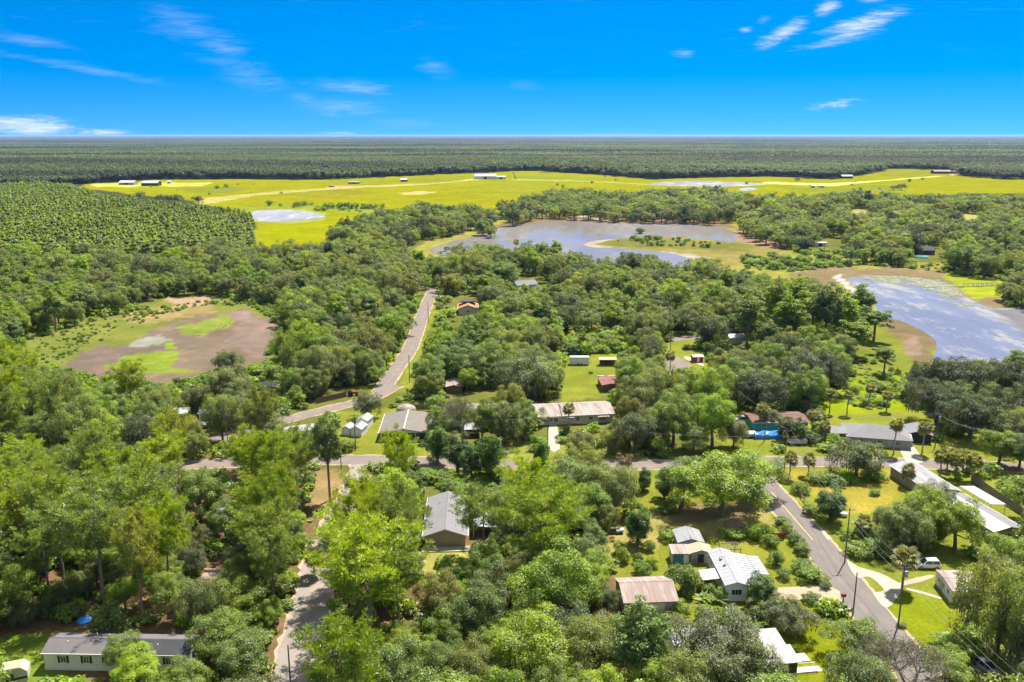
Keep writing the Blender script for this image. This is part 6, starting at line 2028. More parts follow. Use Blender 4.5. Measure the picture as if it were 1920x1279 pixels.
pI = pole("power pole on the far road's verge, lower of the two", G(768, 717), 9.5, False, False, grp=PG)
pJ = pole("power pole on the far road's verge near its end", G(803, 605), 9.5, False, False, grp=PG)
pK = pole("dark pole leaning over the sandy road in the bottom corner", G(546, 1300), 8.0, False, False, grp=PG)
pL = pole("short stub post in the middle of the sandy road's verge", G(655, 972), 3.0, False, False, grp=PG)
pM = pole("pole at the street junction above the leaning pine", G(640, 880), 4.5, False, False, grp=PG)
pN = pole("power pole behind the covered boat on the winding road", G(428, 842), 9.5, True, False, grp=PG)
pO = pole("power pole at the street's far right before the dark garage", G(1600 + 216, 868), 9.5, True, False, grp=PG)
pP = pole("white thin pole at the lakeside lane's bend", G(1257, 662), 8.5, False, False, grp=PG)
near_end = Vector((67.0, 96.0, 10.5))
for k, (nm, x) in enumerate((("inner", -.85), ("outer", .85))):
    dx = Vector((x, 0, -.1))
    wire(pD + dx, pA + dx, .8, f"{nm} wire from the street corner pole down to the olive trees' pole")
    wire(pA + dx, pB + dx, .6, f"{nm} wire between the olive trees' pole and the pole with a can")
    wire(pB + dx, near_end + dx, .8, f"{nm} wire from the pole with a can out over the silver saloon")
wire(pB + Vector((0, 0, -2)), near_end + Vector((.2, 0, -2)), .9, "lower service wire from the pole with a can over the dead grey tree", .022)
wire(pA + Vector((0, 0, -2)), pB + Vector((0, 0, -2)), .7, "lower service wire between the two poles of the near road", .022)
wire(pD + Vector((0, 0, -2)), pA + Vector((0, 0, -2)), .9, "lower service wire over the dry yard beside the near road", .022)
wire(pD, pE, .7, "wire from the corner pole over the street to the tarpaulin heap")
wire(pE, G(1370, 770) + Vector((0, 0, 8)), .7, "wire crossing above the silver van towards the dark oaks")
for k, x in (("near", -.6), ("far", .6)):
    wire(pF + Vector((0, x, -.3)), pO + Vector((0, x, -.3)), .6, f"{k} wire from the palms' pole to the street's far pole")
    wire(pF + Vector((0, x, -.3)), pE + Vector((0, x, -.2)), 1.4, f"{k} wire from the palms' pole across to the tarpaulin heap")
wire(pB, pC, .5, "wire crossing the near road to the lone short pole")
wire(pN, pG_ + Vector((0, 0, -.3)), 1.2, "wire along the winding road past the white lawn sheds")
wire(pG_, pI, 1.2, "wire rising from the lawn sheds to the far road")
wire(pI, pJ, 1.5, "wire along the far road's verge")
wire(pG_, pH, 1.6, "wire in front of the taupe-roofed house to the cream driveway", .022)
wire(pH, pD + Vector((0, 0, -1.5)), 2.2, "long wire over the street from the cream driveway to the corner pole", .022)
LAND[:] = [q for q in LAND if q[2]]
for (px_, py_, ph) in ((1620, 1110, "the near road"), (1500, 960, "the near road's upper end"), (690, 862, "the street junction"), (1180, 872, "the middle of the cross street"), (560, 1180, "the sandy road"), (640, 955, "the sandy road's bend"),
                       (770, 660, "the far road"), (805, 560, "the far road's end"), (600, 775, "the winding road"), (330, 660, "the dry pond"), (150, 690, "the dry pond's reedy tip"), (480, 600, "the dry pond's far end"), (1700, 640, "the brown pond shore"), (1280, 650, "the lakeside lane"),
                       (900, 470, "the lake's near shore"), (1230, 495, "the lake's islet"), (800, 455, "the lake's narrow end"), (1430, 500, "the brown marsh"), (1500, 575, "the pond's head"), (1100, 640, "the overgrown green lot"), (1620, 930, "the dry yard"), (1640, 745, "the palm meadow"),
                       (1480, 1230, "the bright lower lawn"), (1740, 1150, "the driveway lawn"), (540, 402, "the marsh pool"), (1320, 345, "the slough"), (60, 1230, "the camper"), (1085, 710, "the mown lawn"), (1400, 1040, "the fruit garden")):
    note(*G(px_, py_)[:2], ph)
# ------------------------------------------------------------------ masses: one object each, plants set out by geometry nodes
def scatter(name, pts, meshes, label=None):
    """pts: rows of x, y, z, turn, width scale, height scale, variety"""
    pts = np.asarray(pts, np.float32)
    me = bpy.data.meshes.new(name)
    me.vertices.add(len(pts))
    me.vertices.foreach_set("co", pts[:, :3].ravel())
    a = me.attributes.new("turn", 'FLOAT_VECTOR', 'POINT')
    tv = np.zeros((len(pts), 3), np.float32)
    tv[:, 2] = pts[:, 3]
    a.data.foreach_set("vector", tv.ravel())
    a = me.attributes.new("size", 'FLOAT_VECTOR', 'POINT')
    a.data.foreach_set("vector", np.stack([pts[:, 4], pts[:, 4], pts[:, 5]], 1).ravel())
    a = me.attributes.new("variety", 'INT', 'POINT')
    a.data.foreach_set("value", (pts[:, 6].astype(np.int32) % len(meshes)))
    col = bpy.data.collections.new(name + "_varieties")
    for i, m in enumerate(meshes):
        col.objects.link(bpy.data.objects.new(f"{name}_variety_{chr(97 + i)}", m))
    ng = bpy.data.node_groups.new(name + "_planting", 'GeometryNodeTree')
    ng.interface.new_socket("Geometry", in_out='INPUT', socket_type='NodeSocketGeometry')
    ng.interface.new_socket("Geometry", in_out='OUTPUT', socket_type='NodeSocketGeometry')
    t = NT(ng)
    gi, go = t.add('NodeGroupInput'), t.add('NodeGroupOutput')
    ci = t.add('GeometryNodeCollectionInfo', {'Collection': col, 'Separate Children': True, 'Reset Children': True})
    at_t = t.add('GeometryNodeInputNamedAttribute', {'Name': "turn"}, data_type='FLOAT_VECTOR')
    at_s = t.add('GeometryNodeInputNamedAttribute', {'Name': "size"}, data_type='FLOAT_VECTOR')
    at_v = t.add('GeometryNodeInputNamedAttribute', {'Name': "variety"}, data_type='INT')
    io = t.add('GeometryNodeInstanceOnPoints', {'Points': gi.outputs[0], 'Instance': ci.outputs[0], 'Pick Instance': True})
    er = t.add('FunctionNodeEulerToRotation', {0: at_t.outputs[0]})
    t.l.new(at_v.outputs[0], io.inputs['Instance Index'])
    t.l.new(er.outputs[0], io.inputs['Rotation'])
    t.l.new(at_s.outputs[0], io.inputs['Scale'])
    t.l.new(io.outputs[0], go.inputs[0])
    o = link(name, me)
    o.modifiers.new("planting", 'NODES').node_group = ng
    return tag(o, label, kind='stuff')


# ------------------------------------------------------------------ plants one can point to
PLANTS = []    # dicts: kind, x, y, R, H, label or None, lod forced


def put(kind, px, py, Rr, H, label=None, tone=None, v=None, z=None):
    p = G(px, py)
    PLANTS.append(dict(kind=kind, x=p.x, y=p.y, R=Rr, H=H, label=label, tone=tone, v=v, fixed=True))


# pines around the sandy road
put('longleaf_pine', 694, 1228, 7.2, 21, "great spreading pine overhanging the sandy road, its bare trunk in the pine straw", 'yellow', 0)
put('longleaf_pine', 748, 1100, 4.8, 17, "bright pine in front of the grey gable roof's left corner, clear of the great pine".replace("'s left corner", " house"), 'yellow', 1)
put('longleaf_pine', 640, 1130, 4.0, 15, "pine leaning over the dark blue car on the sandy road", 'yellow', 2)
put('longleaf_pine', 197, 1132, 7.0, 21, "old pine with a bare pale trunk and dead limbs above the mobile home", None, 3)
put('longleaf_pine', 120, 1090, 6.0, 20, "tall pine with bare crooked limbs beside the old pale-trunked pine", None, 4)
put('longleaf_pine', 280, 1075, 5.5, 19, "bushy-topped pine behind the old pale-trunked pine", 'yellow', 0)
put('longleaf_pine', 476, 952, 4.6, 16, "thin pine on the sunny verge, farthest of three from the junction", 'yellow', 1)
put('longleaf_pine', 517, 962, 4.4, 17, "thin pine on the sunny verge, middle of the three by the junction", 'yellow', 2)
put('longleaf_pine', 560, 940, 4.2, 16, "thin pine on the sunny verge, closest of three to the junction", None, 0)
put('cypress', 619, 938, 3.1, 21, "tall straight dark tree with a red-brown trunk at the street junction", None, 0)
put('longleaf_pine', 908, 1066, 5.4, 14.5, "open-limbed pine beside the grey gable roof with its trunk in the grass", 'yellow', 1)
put('longleaf_pine', 1015, 1105, 6.4, 18, "broad feathery pine behind the dense wood, beside the open-limbed pine", 'yellow', 3)
put('longleaf_pine', 985, 1010, 4.8, 16, "smaller feathery pine between the grey gable roof and the green thicket", 'yellow', 2)
put('laurel_oak', 738, 1008, 6.4, 15, "big domed oak standing over the sandy road's bend", 'yellow', 0)
put('shrub', 205, 1195, 3.0, 6.0, "bright green sapling growing up behind the mobile home's roof", 'yellow', 0)
put('laurel_oak', 232, 1262, 3.0, 7.0, "small leafy tree hiding the middle of the mobile home's white wall", None, 1)
put('laurel_oak', 262, 1300, 4.0, 7.0, "yellow-green tree in front of the mobile home's right part".replace("right", "dark-roofed"), 'yellow', 2)
put('laurel_oak', 345, 1330, 4.0, 7.5, "yellow-green treetop at the picture's bottom edge past the mobile home", 'yellow', 3)
put('laurel_oak', 418, 1235, 4.8, 8.5, "bushy dark tree at the mobile home's gable end", None, 4)
put('laurel_oak', 455, 1275, 4.6, 8.0, "leafy tree between the mobile home and the sandy road's corner", None, 0)
# yard trees on the right
put('rounded_tree', 1195, 1022, 3.2, 8.4, "dense conical tree standing alone on the garden lawn", None, 0)
put('rounded_tree', 1557, 976, 3.9, 7.6, "glossy rounded tree beside the rail fence and the near road", 'grey', 1)
put('laurel_oak', 1350, 968, 10.2, 14.5, "broad yellow-green oak filling the corner of the cross street and near road", 'yellow', 2)
put('laurel_oak', 1278, 950, 6.4, 12.0, "darker flank oak joined to the broad yellow-green corner oak", None, 0)
put('laurel_oak', 1412, 932, 6.4, 11.0, "oak leaning towards the near road beside the broad corner oak", 'yellow', 4)
put('live_oak', 1605, 892, 6.6, 9.0, "olive round tree with a short grey trunk on the dry yard's edge", 'yellow', 0)
put('live_oak', 1690, 1035, 5.6, 10.5, "olive tree, the one closest to the power pole in the yard clump", 'yellow', 1)
put('laurel_oak', 1735, 1015, 5.6, 11.0, "leafy oak in the middle of the yard clump before the white roof", None, 2)
put('laurel_oak', 1790, 1030, 5.2, 11.0, "leafy oak at the white-roofed home's end of the yard clump", None, 3)
put('live_oak', 1660, 1012, 3.6, 7.5, "small grey-leaved tree between the glossy rounded tree and yard clump", 'grey', 2)
put('live_oak', 1745, 985, 4.8, 9.5, "pale-topped oak behind the yard clump beside the long homes", 'grey', 3)
put('live_oak', 1868, 1228, 6.4, 17, "tall moss-hung oak with a bare forked trunk over the old trailer", 'grey', 0)
put('live_oak', 1908, 1290, 6.0, 18, "tall moss-hung oak in the bottom corner beside the silver saloon", None, 1)
put('live_oak', 1866, 1160, 4.4, 12, "mossy oak drooping over the old trailer's roof", 'grey', 2)
put('laurel_oak', 1890, 1120, 5.0, 13, "fresh green oak behind the old trailer", None, 1)
put('moss_tree', 1700, 1330, 6.6, 11, "grey leafless-looking mossy tree in the bottom corner over the near road", None, 0)
put('moss_tree', 1640, 1300, 4.6, 8.5, "smaller grey mossy tree beside the near road at the picture's bottom", None, 1)
put('laurel_oak', 1602, 1235, 4.4, 7.0, "feathery green tree overhanging the near road's lower edge", None, 3)
put('laurel_oak', 1770, 1290, 4.0, 6.5, "dark bushy tree beside the curved drive's foot", None, 4)
put('live_oak', 1480, 1186, 4.6, 5.6, "low rounded olive bush-tree below the sand driveway", 'yellow', 4)
put('rounded_tree', 1424, 1136, 2.9, 6.2, "bright glossy fruit tree at the white trailer home's end", 'yellow', 0)
put('shrub', 1276, 1110, 2.6, 5.4, "leafy fruit tree beside the tan workshop's roof end", None, 1)
put('live_oak', 1352, 1278, 7.4, 10.5, "mossy olive oak spreading over the silver-roofed porch home", 'grey', 3)
put('live_oak', 1395, 1300, 5.0, 8.5, "second mossy crown over the porch home's screened end", None, 4)
put('live_oak', 1295, 1320, 5.0, 8.5, "olive crown hiding the porch home's far end", None, 0)
# around the cross street
put('laurel_oak', 905, 832, 5.0, 12, "leafy oak hiding the middle of the half-hidden house", None, 3)
put('live_oak', 960, 800, 4.6, 12.5, "oak at the half-hidden house's gable towards the pinkish roof", 'grey', 4)
put('laurel_oak', 858, 800, 3.6, 9, "young oak at the half-hidden house's corner by the tin outbuilding", None, 1)
put('vine_tree', 918, 906, 3.6, 12.5, "tallest vine-smothered tree beside the cross street", None, 0)
put('vine_tree', 858, 885, 3.2, 10.5, "dark vine-smothered tree beside the tallest vine-covered one", None, 1)
put('vine_tree', 885, 900, 2.6, 9.5, "narrow vine-wrapped tree between the two bigger vine-covered trees", None, 2)
put('vine_tree', 820, 870, 3.0, 10.5, "dark tree at the taupe-roofed house's end of the vine-covered row", None, 2)
put('vine_tree', 1013, 893, 2.6, 10.5, "vine-covered column on the street verge opposite the cream driveway", None, 1)
put('vine_tree', 1245, 935, 2.2, 6.5, "dark green ivy column on the verge beside the corner oak", None, 1)
put('vine_tree', 1208, 920, 1.6, 6.0, "thin dark cedar-like tree beside the dead leaning tree", None, 0)
put('brown_tree', 1170, 900, 2.6, 7.5, "half-dead leaning tree with brown leaves on the cross street's verge", None, 0)
put('laurel_oak', 1085, 955, 6.4, 12, "fresh green oak before the street beside the vine column", None, 1)
put('live_oak', 1150, 968, 5.6, 12, "drooping willowy oak behind the conical tree", 'grey', 2)
put('laurel_oak', 1110, 985, 5.0, 10, "shaded oak beside the drooping willowy oak", None, 3)
put('moss_tree', 868, 830, 6.0, 12.5, "thin grey bare-twigged tree before the half-hidden house", None, 1)
put('brown_tree', 845, 848, 3.0, 6.0, "small tree with dead brown leaves at the thin grey tree's foot", None, 0)
put('live_oak', 935, 828, 6.2, 12, "loose grey-green oak before the half-hidden house beside the thin grey tree", 'grey', 1)
put('laurel_oak', 985, 822, 4.6, 10, "leafy tree between the loose oak and the cream driveway", None, 2)
put('laurel_oak', 822, 825, 4.0, 9.5, "bright leafy tree at the taupe-roofed house's end wall", None, 3)
put('live_oak', 985, 748, 10.0, 14.5, "huge broad oak behind the half-hidden house", None, 4)
put('live_oak', 1020, 742, 7.0, 12, "oak bulging from the huge oak's flank towards the mown lawn", None, 1)
put('live_oak', 1190, 846, 6.0, 11, "dark leafy tree beside the pinkish-roofed house's awning end", 'dark', 0)
put('live_oak', 1090, 856, 3.8, 7.0, "small grey-green tree beside the cream driveway", 'grey', 2)
put('laurel_oak', 1262, 836, 6.6, 16, "tall loose-crowned oak before the street, grey stem showing", None, 2)
put('laurel_oak', 1335, 838, 6.4, 16, "tall oak next to the grey-stemmed oak, on its street-corner side", 'yellow', 3)
put('live_oak', 1228, 838, 4.6, 9, "grey-green oak low down between the awning end and the grey-stemmed oak", 'grey', 1)
put('laurel_oak', 1300, 848, 4.6, 8.5, "low leafy oak under the two tall street-side oaks", None, 1)
put('live_oak', 1375, 838, 4.2, 8.0, "rounded oak between the tall street oaks and the silver van", None, 2)
put('brown_tree', 1218, 800, 3.2, 7.5, "dead brown palm-like tree under the tall loose oaks", None, 0)
put('laurel_oak', 1182, 748, 5.4, 14, "pale green tall tree hiding the end of the red-roofed shed", 'yellow', 0)
put('laurel_oak', 1222, 745, 5.0, 11, "leafy tree beside the pale green tall tree", None, 4)
put('moss_tree', 1222, 692, 5.4, 13, "pale moss-draped tree by the lakeside lane", None, 0)
put('rounded_tree', 1480, 824, 3.6, 6.5, "trimmed round dark tree before the teal house's wall", 'dark', 1)
put('live_oak', 1440, 800, 3.2, 5.5, "small tree at the van end of the teal house", None, 3)
put('laurel_oak', 424, 1012, 4.2, 8.5, "leafy tree before the white house in the oak gap", None, 2)
# great dark oaks
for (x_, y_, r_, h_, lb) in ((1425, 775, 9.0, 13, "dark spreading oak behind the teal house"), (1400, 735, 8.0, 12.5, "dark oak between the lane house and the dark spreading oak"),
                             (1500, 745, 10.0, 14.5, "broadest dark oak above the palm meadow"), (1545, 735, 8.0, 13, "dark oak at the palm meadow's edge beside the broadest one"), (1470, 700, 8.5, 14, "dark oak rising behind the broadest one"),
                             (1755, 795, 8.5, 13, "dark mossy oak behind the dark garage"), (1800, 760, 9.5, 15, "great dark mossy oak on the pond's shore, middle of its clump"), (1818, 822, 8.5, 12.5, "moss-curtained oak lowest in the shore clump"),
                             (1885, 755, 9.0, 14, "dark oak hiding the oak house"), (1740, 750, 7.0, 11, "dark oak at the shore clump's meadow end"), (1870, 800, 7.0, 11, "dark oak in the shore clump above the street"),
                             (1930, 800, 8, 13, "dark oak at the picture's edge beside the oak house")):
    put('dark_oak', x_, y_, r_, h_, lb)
put('laurel_oak', 1872, 872, 5.4, 10, "dark green leafy tree hanging over the far end of the cross street", 'dark', 1)
put('laurel_oak', 1910, 880, 5.0, 9, "leafy tree at the picture's edge beside the cross street's far end", 'dark', 2)
put('cypress', 1657, 702, 3.4, 10.5, "lone dark conifer on the bright meadow by the pond", None, 1)
for (x_, y_, h_, lb) in ((1400, 655, 23, "tall conifer behind the lane house"), (1452, 640, 26, "tall conifer, second along from the lane house"), (1492, 628, 25, "tall conifer between the lane and pond, third along"),
                         (1545, 660, 27, "tallest conifer above the dark oaks"), (1580, 655, 23, "conifer at the meadow's upper corner"), (1612, 625, 21, "conifer beside the pond's head"),
                         (1638, 640, 14, "conifer closest to the brown pond shore"), (1520, 650, 24, "bright conifer just before the tallest one"), (1600, 670, 15, "short conifer over the meadow"), (1475, 655, 22, "conifer in the gap behind the dark oaks")):
    put('cypress', x_, y_, 5.6, h_, lb, 'yellow' if 'bright' in lb or 'corner' in lb else None)
# pond-side and pasture trees
put('live_oak', 428, 700, 4.6, 8, "dark green tree on the dry pond's brown bed edge", 'dark', 3)
put('live_oak', 430, 770, 7.2, 14, "tall grey-green tree on the dry pond's near bank", 'grey', 1)
put('live_oak', 418, 828, 5.4, 14, "long-trunked grey-green tree beside the covered boat", 'grey', 2)
put('live_oak', 500, 835, 6.0, 10, "spreading grey-green tree before the roadside trailer", 'grey', 0)
put('live_oak', 590, 745, 5.0, 9.5, "leafy grey-green tree by the boats' green awning", None, 4)
put('live_oak', 690, 785, 4.0, 8, "oak at the winding road's top bend", None, 3)
put('laurel_oak', 805, 735, 6.0, 13, "leafy oak beside the far road's foot and pink-roofed outbuilding", None, 0)
put('laurel_oak', 876, 735, 3.4, 8.5, "upright pale green tree next to the pink-roofed outbuilding", 'grey', 1)
for i, (x_, y_) in enumerate(((612, 391), (622, 391), (638, 391), (650, 391), (658, 392), (668, 391), (684, 391), (694, 392), (702, 391), (718, 392))):
    put('shrub', x_, y_, 4.0, 6.5, None)
for i, (x_, y_, r_) in enumerate(((300, 380, 8), (318, 381, 8), (335, 382, 9), (372, 383, 8), (263, 372, 7), (1495, 341, 6), (1705, 341, 4), (1690, 357, 8), (1676, 357, 6), (1730, 337, 3), (407, 354, 4), (424, 352, 4), (560, 388, 5), (505, 386, 5), (1045, 348, 3),
                                 (1110, 344, 3), (1056, 351, 3), (1200, 403, 5), (1200, 438, 4), (1215, 449, 3), (1230, 450, 3), (1187, 450, 3))):
    put('live_oak' if r_ > 4 else 'shrub', x_, y_, r_, r_ * 1.3, None, 'dark')
# garden bushes
BUSH = [(1168, 1052, 1.5, 2.6), (1196, 1056, 1.1, 2.0), (1222, 1063, 1.2, 1.9), (1203, 1076, 1.7, 2.2), (1160, 1038, 1.3, 2.4), (1218, 1033, 1.1, 2.4), (1250, 1012, 1.8, 1.8), (1434, 1010, 1.6, 3.4), (1444, 1024, 1.7, 2.6), (1414, 1010, 1.9, 3.2),
        (1372, 1008, 2.2, 2.2), (1455, 1060, 1.4, 3.0), (1470, 1084, 1.4, 2.0), (1516, 1086, 2.4, 2.4), (1504, 1070, 1.8, 2.2), (1466, 985, 1.5, 2.0), (1478, 1003, 1.6, 2.2), (1492, 1020, 1.6, 2.2), (1506, 1040, 1.4, 2.0), (1540, 1092, 1.5, 1.6),
        (1547, 1103, 1.0, 1.4), (1500, 1035, 1.3, 1.8), (1520, 1128, 1.5, 1.6), (1556, 1140, 1.5, 1.8), (1545, 1148, 1.6, 1.4), (1325, 1110, 1.5, 2.2), (1300, 1105, 1.5, 2.6), (1290, 1120, 1.4, 3.4), (1350, 1126, 1.2, 2.4), (1276, 1150, 1.7, 2.4), (1262, 1164, 1.6, 1.4),
        (1245, 1166, 1.4, 1.3), (1620, 1014, 2.0, 3.4), (1606, 1040, 2.6, 2.4), (1640, 1036, 2.8, 2.8), (1590, 1010, 1.5, 2.0), (1500, 925, 2.0, 2.6), (1520, 965, 1.7, 2.4), (1640, 928, 1.3, 1.3), (1420, 1160, 2.0, 2.6), (1415, 1145, 1.6, 3.2), (745, 850, 1.5, 1.5), (765, 852, 2.0, 2.4), (780, 818, 2.6, 3.0),
        (648, 845, 2.0, 3.0), (1060, 815, 1.6, 2.4), (1055, 830, 1.4, 1.6), (1075, 842, 1.8, 2.2), (1000, 845, 1.6, 1.6), (1250, 640, 2.2, 2.6), (1290, 655, 1.8, 1.8), (1108, 700, 1.0, .8), (1560, 905, 3.0, 2.4), (1588, 903, 2.4, 2.2), (1640, 898, 3.0, 2.6), (1535, 905, 2.6, 2.4),
        (1660, 735, 2.6, 3.0), (1640, 725, 2.2, 2.0), (1648, 760, 2.0, 2.4), (1700, 745, 3.4, 3.6), (1560, 835, 2.0, 3.6), (1498, 826, 2.6, 4.0), (1520, 830, 2.4, 3.0), (1770, 1210, 1.8, 2.0), (1800, 1230, 2.6, 3.6), (1835, 1205, 2.2, 2.6), (1690, 1175, .9, .9), (700, 1235, 2.2, 3.6), (655, 1260, 2.2, 4)]
for (x_, y_, r_, h_) in BUSH:
    put('shrub', x_, y_, r_, h_, None)
PALMS = [(1066, 812, 7.0, 2.1, "cabbage palm before the pinkish-roofed house"), (1092, 852, 2.8, 2.1, "low silvery palm beside the cream driveway"), (748, 842, 3.2, 2.2, "round-headed palm before the taupe-roofed house"), (1691, 1104, 5.6, 2.7, "big shaggy palm on the shell driveway's bank"),
         (1675, 852, 8.5, 2.2, "tall yellow-headed palm beside the hip-roofed grey house"), (1729, 850, 7.5, 2.4, "tall palm beside the power pole and dark garage"), (1428, 806, 6.5, 2.2, "palm standing over the teal house's chimney end".replace("chimney", "van")), (1555, 775, 5.5, 2.0, "palm on the meadow behind the grey hipped roof, first of three"),
         (1588, 778, 5.5, 1.9, "palm on the meadow behind the grey hipped roof, second of three"), (1662, 772, 5.0, 2.0, "palm on the meadow, farthest from the grey hipped roof"), (1630, 752, 3.6, 2.0, "low palm in the middle of the meadow"), (1522, 818, 5.5, 2.2, "palm at the teal house's corner beside the round tree"), (1545, 826, 3.6, 2.1, "lower palm between the teal and grey houses"),
         (1480, 897, 5.0, 2.1, "golden palm at the near road's street corner"), (1515, 892, 4.2, 2.0, "palm behind the golden corner palm"), (1762, 892, 4.6, 2.4, "palm in the clump beyond the long grey home, nearest the garage".replace("nearest the", "garage end").replace("garage end garage", "garage end")), (1790, 898, 5.0, 2.5, "palm in the middle of the clump beyond the long grey home"), (1822, 902, 4.8, 2.5, "golden palm at the fence end of the clump"),
         (1775, 880, 4.4, 2.3, "greener palm at the back of the street-side clump"), (1805, 884, 4.0, 2.3, "palm at the clump's back by the wooden fence"), (1700, 912, 3.6, 2.0, "palm against the long grey home's wall"), (1617, 1016, 3.6, 2.1, "dark palm at the yard clump's end by the olive trees' pole"), (1256, 694, 4.6, 2.3, "brownish palm at the lakeside lane's apron"), (1092, 650, 4.2, 2.2, "palm in the overgrown green lot"),
         (1402, 632, 4.5, 2.6, "yellow palm behind the lane house"), (1340, 800, 4.0, 2.2, "palm under the tall oaks at the street corner"), (452, 560, 4.0, 2.4, "palm at the dry pond's far end among oaks"), (590, 1080, 4.5, 2.4, "brown-fronded palm on the sandy road's shaded bank"), (640, 690, 5.0, 2.6, "yellowish palm among the grey oaks beside the far road"), (1775, 812, 4.6, 2.2, "dark palm under the shore clump's oaks"),
         (968, 470, 6.0, 2.6, "palm at the lake's near shore"), (1250, 520, 6, 2.6, "palm behind the islet's trees")]
for (x_, y_, h_, r_, lb) in PALMS:
    p = G(x_, y_)
    PLANTS.append(dict(kind='cabbage_palm', x=p.x, y=p.y, R=r_, H=h_ + 1.2, label=lb, tone=None, v=None, fixed=True))
for nm, (x_, y_) in (("banana_plant", (1342, 1132)), ("banana_plant", (1320, 1128)), ("banana_plant", (663, 838))):
    o = thing(nm, {1342: "broad-leaved banana plant at the white trailer home's front corner", 1320: "smaller banana clump beside the trailer home's awning", 663: "broad-leaved clump beside the white gabled shed"}[x_], "banana plant", G(x_, y_), x_)
    link("foliage", banana_mesh(x_), o)
    MB().tube([(0, 0, -.1), (0, 0, 1.0)], [.2, .12], 6).build("stem", M_WOOD, o)

# ------------------------------------------------------------------ the wood itself
rng = NPR(77)
fixed = [(p['x'], p['y'], p['R'] * (1.5 if p['kind'] not in ('shrub', 'cabbage_palm') else .9)) for p in PLANTS]


def species(qx, qy):
    """what grows where, by the part of the picture it shows in"""
    r = rng.uniform()
    if qy > 880 and qx < 1150:
        if qx < 420 and qy > 1010:
            return 'laurel_oak' if r < .62 else ('live_oak' if r < .82 else 'longleaf_pine')
        if qx > 780 and qy > 1040:
            return 'laurel_oak' if r < .60 else ('live_oak' if r < .80 else 'longleaf_pine')
        return 'longleaf_pine' if r < .55 else ('laurel_oak' if r < .88 else 'live_oak')
    if qx < 620 and qy > 630:
        return 'laurel_oak' if r < .42 else ('live_oak' if r < .84 else 'longleaf_pine')
    if qx > 1250 and qy > 850:
        return 'live_oak' if r < .55 else 'laurel_oak'
    if 770 < qx < 950 and 590 < qy < 720:
        return 'laurel_oak' if r < .8 else 'vine_tree'
    if qx < 160 and 470 < qy < 640:
        return 'laurel_oak' if r < .6 else ('cypress' if r < .85 else 'live_oak')
    if qy < 470:
        return 'live_oak' if r < .62 else ('dark_oak' if r < .75 else 'laurel_oak')
    if qx > 1300 and qy < 530:
        return 'live_oak' if r < .55 else 'laurel_oak'
    return 'live_oak' if r < .62 else ('laurel_oak' if r < .93 else 'cypress')


def sepf(X, Y):
    return rng.uniform(4.6, 9.6, len(X)) * np.where(Y > 450, 1.15, 1.0)


cand = darts(-215, 215, 88, 300, 22000, sepf, rng, fixed)
cand += darts(-330, 300, 300, 560, 16000, sepf, rng, [c for c in fixed if c[1] > 280] + [c for c in cand if c[1] > 280])
cand += darts(-420, 760, 560, 1150, 30000, sepf, rng, [c for c in fixed if c[1] > 540] + [c for c in cand if c[1] > 540])
under = darts(-215, 215, 88, 330, 14000, lambda X, Y: rng.uniform(2.6, 4.2, len(X)), rng, [(a, b_, c * .62) for a, b_, c in fixed + cand if b_ < 335])
n_tall = len(cand)
A = np.array(cand + under)
rad = A[:, 2] * .80
hgt = rad * rng.uniform(1.3, 1.9, len(A)) + 2.6
ok = in_wood(A[:, 0], A[:, 1], rad, hgt)
# keep the hand-set trees and low houses from being buried
qx, qy, qd = proj(A[:, 0], A[:, 1], np.full(len(A), 8.0))
for i in np.nonzero(ok)[0]:
    k = species(qx[i], qy[i])
    r_, h_ = rad[i], hgt[i]
    if i >= n_tall:
        k = 'laurel_oak' if rng.uniform() < .6 else 'live_oak'
        r_, h_ = r_ * .95, r_ * rng.uniform(1.4, 2.0) + 1.0
    elif k == 'longleaf_pine':
        h_ = rng.uniform(14, 19)
        r_ = min(r_, 5.0)
    elif k == 'cypress':
        h_ = rng.uniform(13, 18)
        r_ = min(r_, 4.0)
    elif k == 'dark_oak':
        r_ *= 1.15
    elif k == 'vine_tree':
        r_ = min(r_, 3.6)
    PLANTS.append(dict(kind=k, x=A[i, 0], y=A[i, 1], R=r_, H=h_, label=None, tone=None, v=None, fixed=False))

# saplings and marsh bushes on open ground beyond the wood
for (poly, n, r0_, r1_) in (([(1385, 480), (1480, 476), (1560, 482), (1600, 500), (1500, 505), (1400, 505)], 60, 1.2, 3.0), ([(1290, 385), (1400, 385), (1560, 410), (1480, 420), (1400, 425), (1330, 410)], 36, 1.5, 4.0),
                            ([(1140, 450), (1240, 448), (1340, 455), (1400, 462), (1320, 466), (1180, 460)], 36, .8, 2.4), ([(1600, 660), (1700, 660), (1740, 740), (1640, 770), (1570, 760)], 30, .6, 1.8), ([(1060, 632), (1165, 628), (1165, 662), (1065, 668)], 46, 1.2, 3.0),
                            ([(200, 350), (560, 345), (560, 365), (380, 366)], 8, 1.0, 2.2), ([(470, 386), (600, 384), (740, 396), (740, 404), (600, 396)], 30, 1.5, 3.5), ([(1560, 372), (1960, 372), (1960, 378), (1560, 378)], 40, 2, 5),
                            ([(1090, 330), (1900, 345), (1900, 362), (1300, 368)], 8, 1.5, 3)):
    got = 0
    xs, ys = [p[0] for p in poly], [p[1] for p in poly]
    while got < n:
        px_, py_ = rng.uniform(min(xs), max(xs)), rng.uniform(min(ys), max(ys))
        if inpoly(np.array([px_]), np.array([py_]), poly)[0]:
            r_ = rng.uniform(r0_, r1_)
            p = G(px_, py_)
            PLANTS.append(dict(kind='shrub', x=p.x, y=p.y, R=r_, H=r_ * rng.uniform(1.0, 1.7), label=None, tone=None, v=None, fixed=False))
            got += 1

